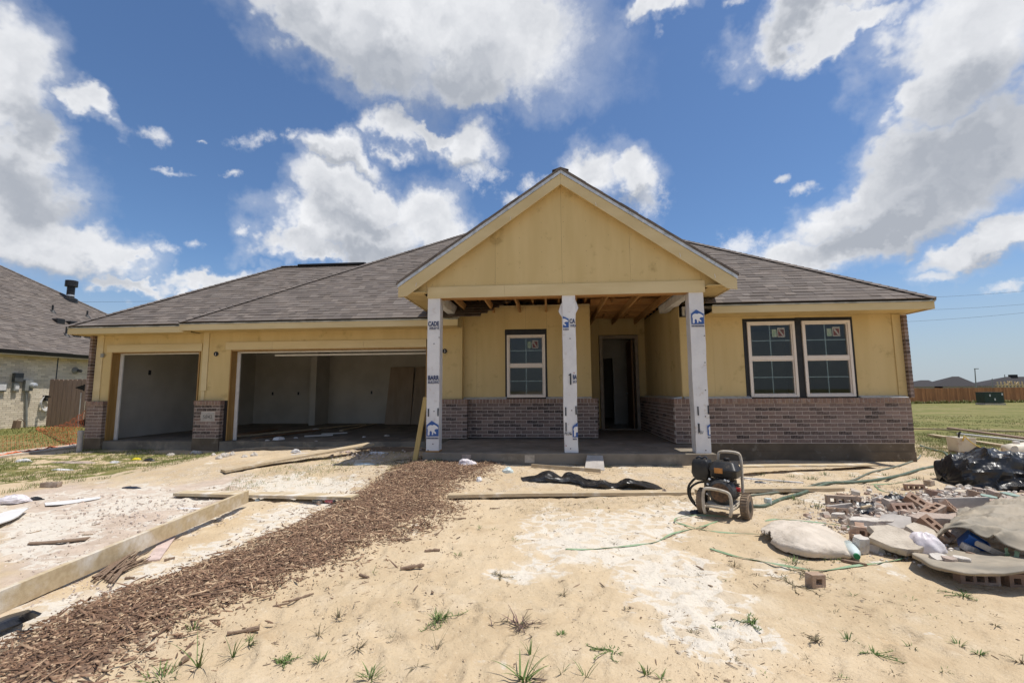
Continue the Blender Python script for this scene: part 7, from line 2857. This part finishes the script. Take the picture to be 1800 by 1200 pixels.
tuft(775, 1088, 60, .075, .055, M_FRESH, 'bushy green grass clump on bare sand above the purple weed', creep=.22)
tuft(912, 1098, 26, .15, .02, M_PURPLE, 'purplish spiky weed with long arching leaves in the sand', lean=.95, wd=.007, creep=.2)
tuft(922, 1196, 20, .20, .03, M_FRESH, 'tall broad-bladed green grass clump at the very bottom edge', lean=.7, wd=.011)
tuft(932, 1152, 8, .12, .012, M_FRESH, 'thin upright green sprig just above the bottom grass clump', lean=.45)
tuft(990, 1046, 22, .07, .02, M_DRY, 'spreading greyish green tuft near the white spill edge', lean=.9)
tuft(985, 1114, 26, .04, .03, M_FRESH, 'small leafy green weed right of the purple weed', lean=1.0)
tuft(1078, 1145, 28, .045, .05, M_FRESH, 'low leafy weed trail near the lower spill edge', lean=1.0, creep=.16)
tuft(768, 1140, 9, .14, .015, M_DRY, 'thin twiggy stalk weed standing below the bushy clump', lean=.35, wd=.004)
tuft(628, 1140, 24, .08, .03, M_DRY, 'dry brown tuft on sand near the mulch corner', lean=.9)
tuft(650, 1190, 34, .09, .04, M_FRESH, 'green tuft at the bottom edge beside the fallen stems', lean=.85)
tuft(730, 1172, 20, .10, .02, M_DRY, 'sparse straw coloured weed with long flat stems', lean=1.1)
tuft(498, 1165, 34, .06, .04, M_FRESH, 'fresh green tuft on sand next to the mulch end', lean=.85, creep=.1)
tuft(562, 1160, 22, .06, .025, M_FRESH, 'smaller leafy tuft beyond the fresh green tuft', lean=.9)
tuft(408, 1155, 12, .16, .015, M_FRESH, 'tall thin grass sprout at the mulch edge', lean=.4)
tuft(438, 1130, 26, .07, .03, M_FRESH, 'spiky green tuft beside the split bark piece', lean=.8)
tuft(350, 1172, 14, .24, .02, M_FRESH, 'tallest grass stems leaning out of the foreground mulch edge', lean=.45, wd=.006)
tuft(285, 1192, 60, .09, .09, M_FRESH, 'broad low patch of green grass at the bottom edge by mulch', lean=.8)
tuft(340, 1105, 30, .06, .035, M_FRESH, 'yellow green tuft growing out of the mulch border', lean=.7)
tuft(595, 1085, 22, .07, .02, M_DRY, 'greyish wispy tuft on sand below the mulch', lean=.6)
tuft(562, 1118, 14, .10, .015, M_DRY, 'narrow dry stalk tuft near the smaller leafy tuft', lean=.5)
tuft(655, 1010, 6, .09, .01, M_FRESH, 'few green blades behind the two-lobed bark bit', lean=.7)
tuft(868, 985, 22, .05, .03, M_DRY, 'flat dry tuft on sand between mulch and strap', lean=1.0)
tuft(805, 975, 16, .04, .03, M_FRESH, 'small flat weed on the sand before the plank', lean=1.0)
tuft(880, 1012, 12, .07, .01, M_DRY, 'leaning thin weed stem on open sand', lean=.7, creep=.12)
tuft(988, 1188-3, 5, .12, .01, M_FRESH, 'lone pair of bent blades at the bottom edge', lean=.6)
tuft(1030, 1192, 8, .12, .012, M_FRESH, 'short green shoot beside the bottom edge', lean=.5)
tuft(1135, 1185, 16, .08, .02, M_FRESH, 'curled green shoot near the spill foot', lean=.6)
tuft(1165, 1195, 14, .07, .02, M_FRESH, 'leafy shoot at the bottom edge under the spill foot', lean=.8)
tuft(1320, 1095, 36, .06, .03, M_FRESH, 'green weed clump with dry stems at the spill edge', lean=.8, creep=.12)
tuft(1260, 1102, 16, .035, .02, M_FRESH, 'tiny leafy weed inside the lower spill', lean=1.0)
tuft(1218, 1110, 26, .035, .035, M_DRY, 'dry flat weed inside the white spill', lean=1.1)
tuft(1492, 1128, 14, .085, .015, M_FRESH, 'upright green tuft on the open sand below the half brick', lean=.4)
tuft(1440, 1125, 20, .05, .03, M_DRY, 'low dry tuft beside the upright green tuft', lean=1.0, creep=.1)
tuft(1535, 1150, 26, .055, .03, M_FRESH, 'spreading star-shaped weed on the smooth sand', lean=1.05, creep=.14)
tuft(1605, 1140, 24, .055, .025, M_FRESH, 'small star-shaped tuft beyond the spreading weed', lean=1.0)
tuft(1685, 1135, 20, .07, .02, M_FRESH, 'v-shaped green weed before the liner shadow', lean=.9)
tuft(1722, 1150, 26, .06, .02, M_FRESH, 'round spiky tuft at the sandy corner', lean=.9)
tuft(1695, 1048, 26, .06, .03, M_FRESH, 'bright tuft just outside the liner shadow', lean=.95, creep=.15)
tuft(1795, 1165, 18, .08, .02, M_DRY, 'grey weed at the sandy picture edge', lean=.8)
tuft(1750, 1100, 14, .05, .02, M_DRY, 'thin faint weed on sand before the liner', lean=1.0)
tuft(1570, 1190-2, 18, .05, .02, M_DRY, 'dark little tuft near the sandy bottom edge', lean=.9)
tuft(1500, 1048, 8, .06, .012, M_FRESH, 'two thin blades near the half brick', lean=.7)
tuft(1395, 988, 46, .06, .09, M_FRESH, 'grass fringe growing along the front of the cement slab', lean=.8)
tuft(1460, 985, 40, .06, .07, M_FRESH, 'grass fringe at the narrow end of the cement slab', lean=.8)
tuft(1290, 995, 22, .07, .03, M_DRY, 'dry tuft beside the bent green strap', lean=.9)
tuft(1330, 1012, 16, .06, .03, M_DRY, 'thin greyish weed below the bent strap', lean=.9)
tuft(1420, 1008, 12, .10, .02, M_DRY, 'brittle stems behind the half brick', lean=.9, creep=.2)
tuft(1395, 1030, 8, .12, .02, M_DRY, 'fallen dry stem on sand beside the half brick', lean=1.2, creep=.2)
sm = [(845, 928), (868, 931), (940, 890), (960, 905), (1000, 888), (1050, 893), (1070, 900), (1105, 885), (1130, 905), (1165, 895), (990, 915), (1150, 985), (1080, 955), (820, 940), (905, 950), (1100, 1070), (700, 1060), (690, 1120), (860, 1060), (1040, 1080),
      (1380, 1090), (1420, 1160), (1560, 1085), (1640, 1085), (1360, 1140), (1290, 1160), (1465, 1075), (1520, 1020), (1600, 1055), (600, 1025), (640, 960), (735, 1010), (815, 1005), (1345, 1185), (1480, 1190), (1660, 1180), (1230, 1010), (1210, 965), (1270, 1020)]
for px, py in sm:
    tuft(px, py, random.randint(6, 16), random.uniform(.03, .06), .025, random.choice((M_DRY, M_FRESH, M_DRY)), 'tiny sparse weed sprig growing in the bare sand', 'tiny weed sprigs in the bare sand', lean=.95, name='weed_sprig', wd=.0045)
for pts_, lab_, grp_ in (
        ([(1108, 808), (1075, 815), (1130, 812), (1100, 815), (1145, 815), (1180, 818), (1060, 822), (1010, 818)], 'small weed clump along the face of the porch slab', 'weed clumps along the porch slab'),
        ([(1235, 815), (1218, 818)], 'green weed clump by the end of the porch slab behind the washer', 'weeds by the porch slab end'),
        ([(770, 812), (755, 815)], 'weed clump by the foot of the leaning stud and porch slab', 'weeds by the leaning stud'),
        ([(1590, 812), (1570, 811)], 'weed clump at the foot of the foundation by the brick corner', 'weeds at the brick corner'),
        ([(1340, 835), (1395, 838), (1425, 842), (1375, 848), (1450, 835), (1500, 838), (1555, 835), (1410, 885), (1395, 878), (1440, 893), (1230, 880)], 'small weed clump on sand between the thin pale board and green hose', 'weed clumps round the green hose'),
        ([(1610, 842), (1640, 835)], 'weed clump on sand between the brick corner and black plastic heap', 'weeds near the black plastic')):
    for px, py in pts_:
        tuft(px, py, random.randint(20, 40), random.uniform(.05, .10), .10, random.choice((M_FRESH, M_DRY, M_FRESH)), lab_, grp_, lean=.5, name='weed_clump')


def scatter_grass(name, n, pts, m, label, hmin, hmax, wd, lean=.5, patch_=0.0, sc=1.4):
    """pts(k) returns arrays x, y of about k candidate spots"""
    x, y = pts(n*3)
    if patch_:
        v = vnoise(x*sc, y*sc, 17)*.6+vnoise(x*sc*3, y*sc*3, 18)*.4
        ok = v > patch_*rng.uniform(.8, 1.2, len(x))
        x, y = x[ok], y[ok]
    x, y = np.repeat(x[:n], 2), np.repeat(y[:n], 2)
    k = len(x)
    x, y = x+rng.uniform(-.03, .03, k), y+rng.uniform(-.03, .03, k)
    dd_ = np.hypot(x-CAM[0], y-CAM[1])
    P = np.stack([x, y, gz(x, y)-.005], 1)
    me = blades_mesh(name, P, rng.uniform(0, 6.28, k), rng.uniform(hmin, hmax, k), np.abs(rng.normal(lean, .3, k)), wd*np.maximum(1, dd_/13), rng.uniform(.2, .9, k), 3, m)
    return tag(link_mesh(name, me), label, 'grass', kind='stuff')


def in_px(poly):
    P = poly_world(poly)
    lo, hi = P.min(0), P.max(0)

    def f_(k):
        x, y = rng.uniform(lo[0], hi[0], k*2), rng.uniform(lo[1], hi[1], k*2)
        ok = sdist(x, y, P) > 0
        return x[ok], y[ok]
    return f_


scatter_grass('lawn_grass', 11000, lambda k: (rng.uniform(-26.0, -18.9, k), rng.uniform(-4, 9.2, k)), M_LAWN, 'short green lawn grass along the neighbouring brick wall', .04, .085, .007)
scatter_grass('patchy_grass', 6000, in_px([(-40, 792), (60, 799), (134, 789), (240, 792), (330, 796), (400, 803), (330, 820), (230, 840), (120, 848), (-40, 875)]), M_GRASS, 'patchy thin grass on sandy soil before the garages', .03, .085, .005, patch_=.46)
scatter_grass('sparse_grass', 1300, in_px([(560, 812), (700, 806), (760, 812), (700, 838), (620, 850), (480, 858), (380, 868), (420, 840)]), M_GRASS, 'sparse thin grass on the sand by the damp soil', .03, .06, .004, patch_=.5)


def fieldpt(k):
    r_ = 9*(3.6)**rng.random(k*2)
    a = np.radians(rng.uniform(28, 64, k*2))
    x, y = CAM[0]+r_*np.cos(a), CAM[1]+r_*np.sin(a)
    ok = ~((x < .6) | (y < .4) | (y > 33.2+(x-19)*.236)) & (rng.random(len(r_)) < np.clip((42-r_)/26, .02, 1)) & (vnoise(x*.35, y*.9, 88)*.6+vnoise(x*1.1, y*2.4, 89)*.4 > .34)
    return x[ok], y[ok]


scatter_grass('field_grass', 22000, fieldpt, M_GRASS, 'weedy green and straw coloured grass covering the open field', .025, .085, .005)
scatter_grass('edge_grass', 2000, in_px([(1614, 770), (1800, 775), (1800, 805), (1700, 800), (1640, 800), (1612, 795)]), M_GRASS, 'thin weeds on bare dirt beside the brick corner', .03, .11, .005, patch_=.45)


def fencept(k):
    f_ = rng.random(k)
    return 19+33*f_, 33.0+7.8*f_-rng.uniform(.05, .5, k)


scatter_grass('fence_weeds', 1500, fencept, M_GRASS, 'taller weeds along the foot of the cedar fence', .15, .40, .012)

scatter_grass('dry_straw', 2600, in_px([(620, 822), (900, 835), (1200, 822), (1560, 815), (1640, 835), (1600, 862), (1440, 900), (1200, 890), (900, 905), (880, 880), (800, 845), (640, 850), (560, 858)]), M_DRY, 'flattened dead straw and trampled stems on the sand before the porch', .03, .09, .0035, lean=1.25, patch_=.44)
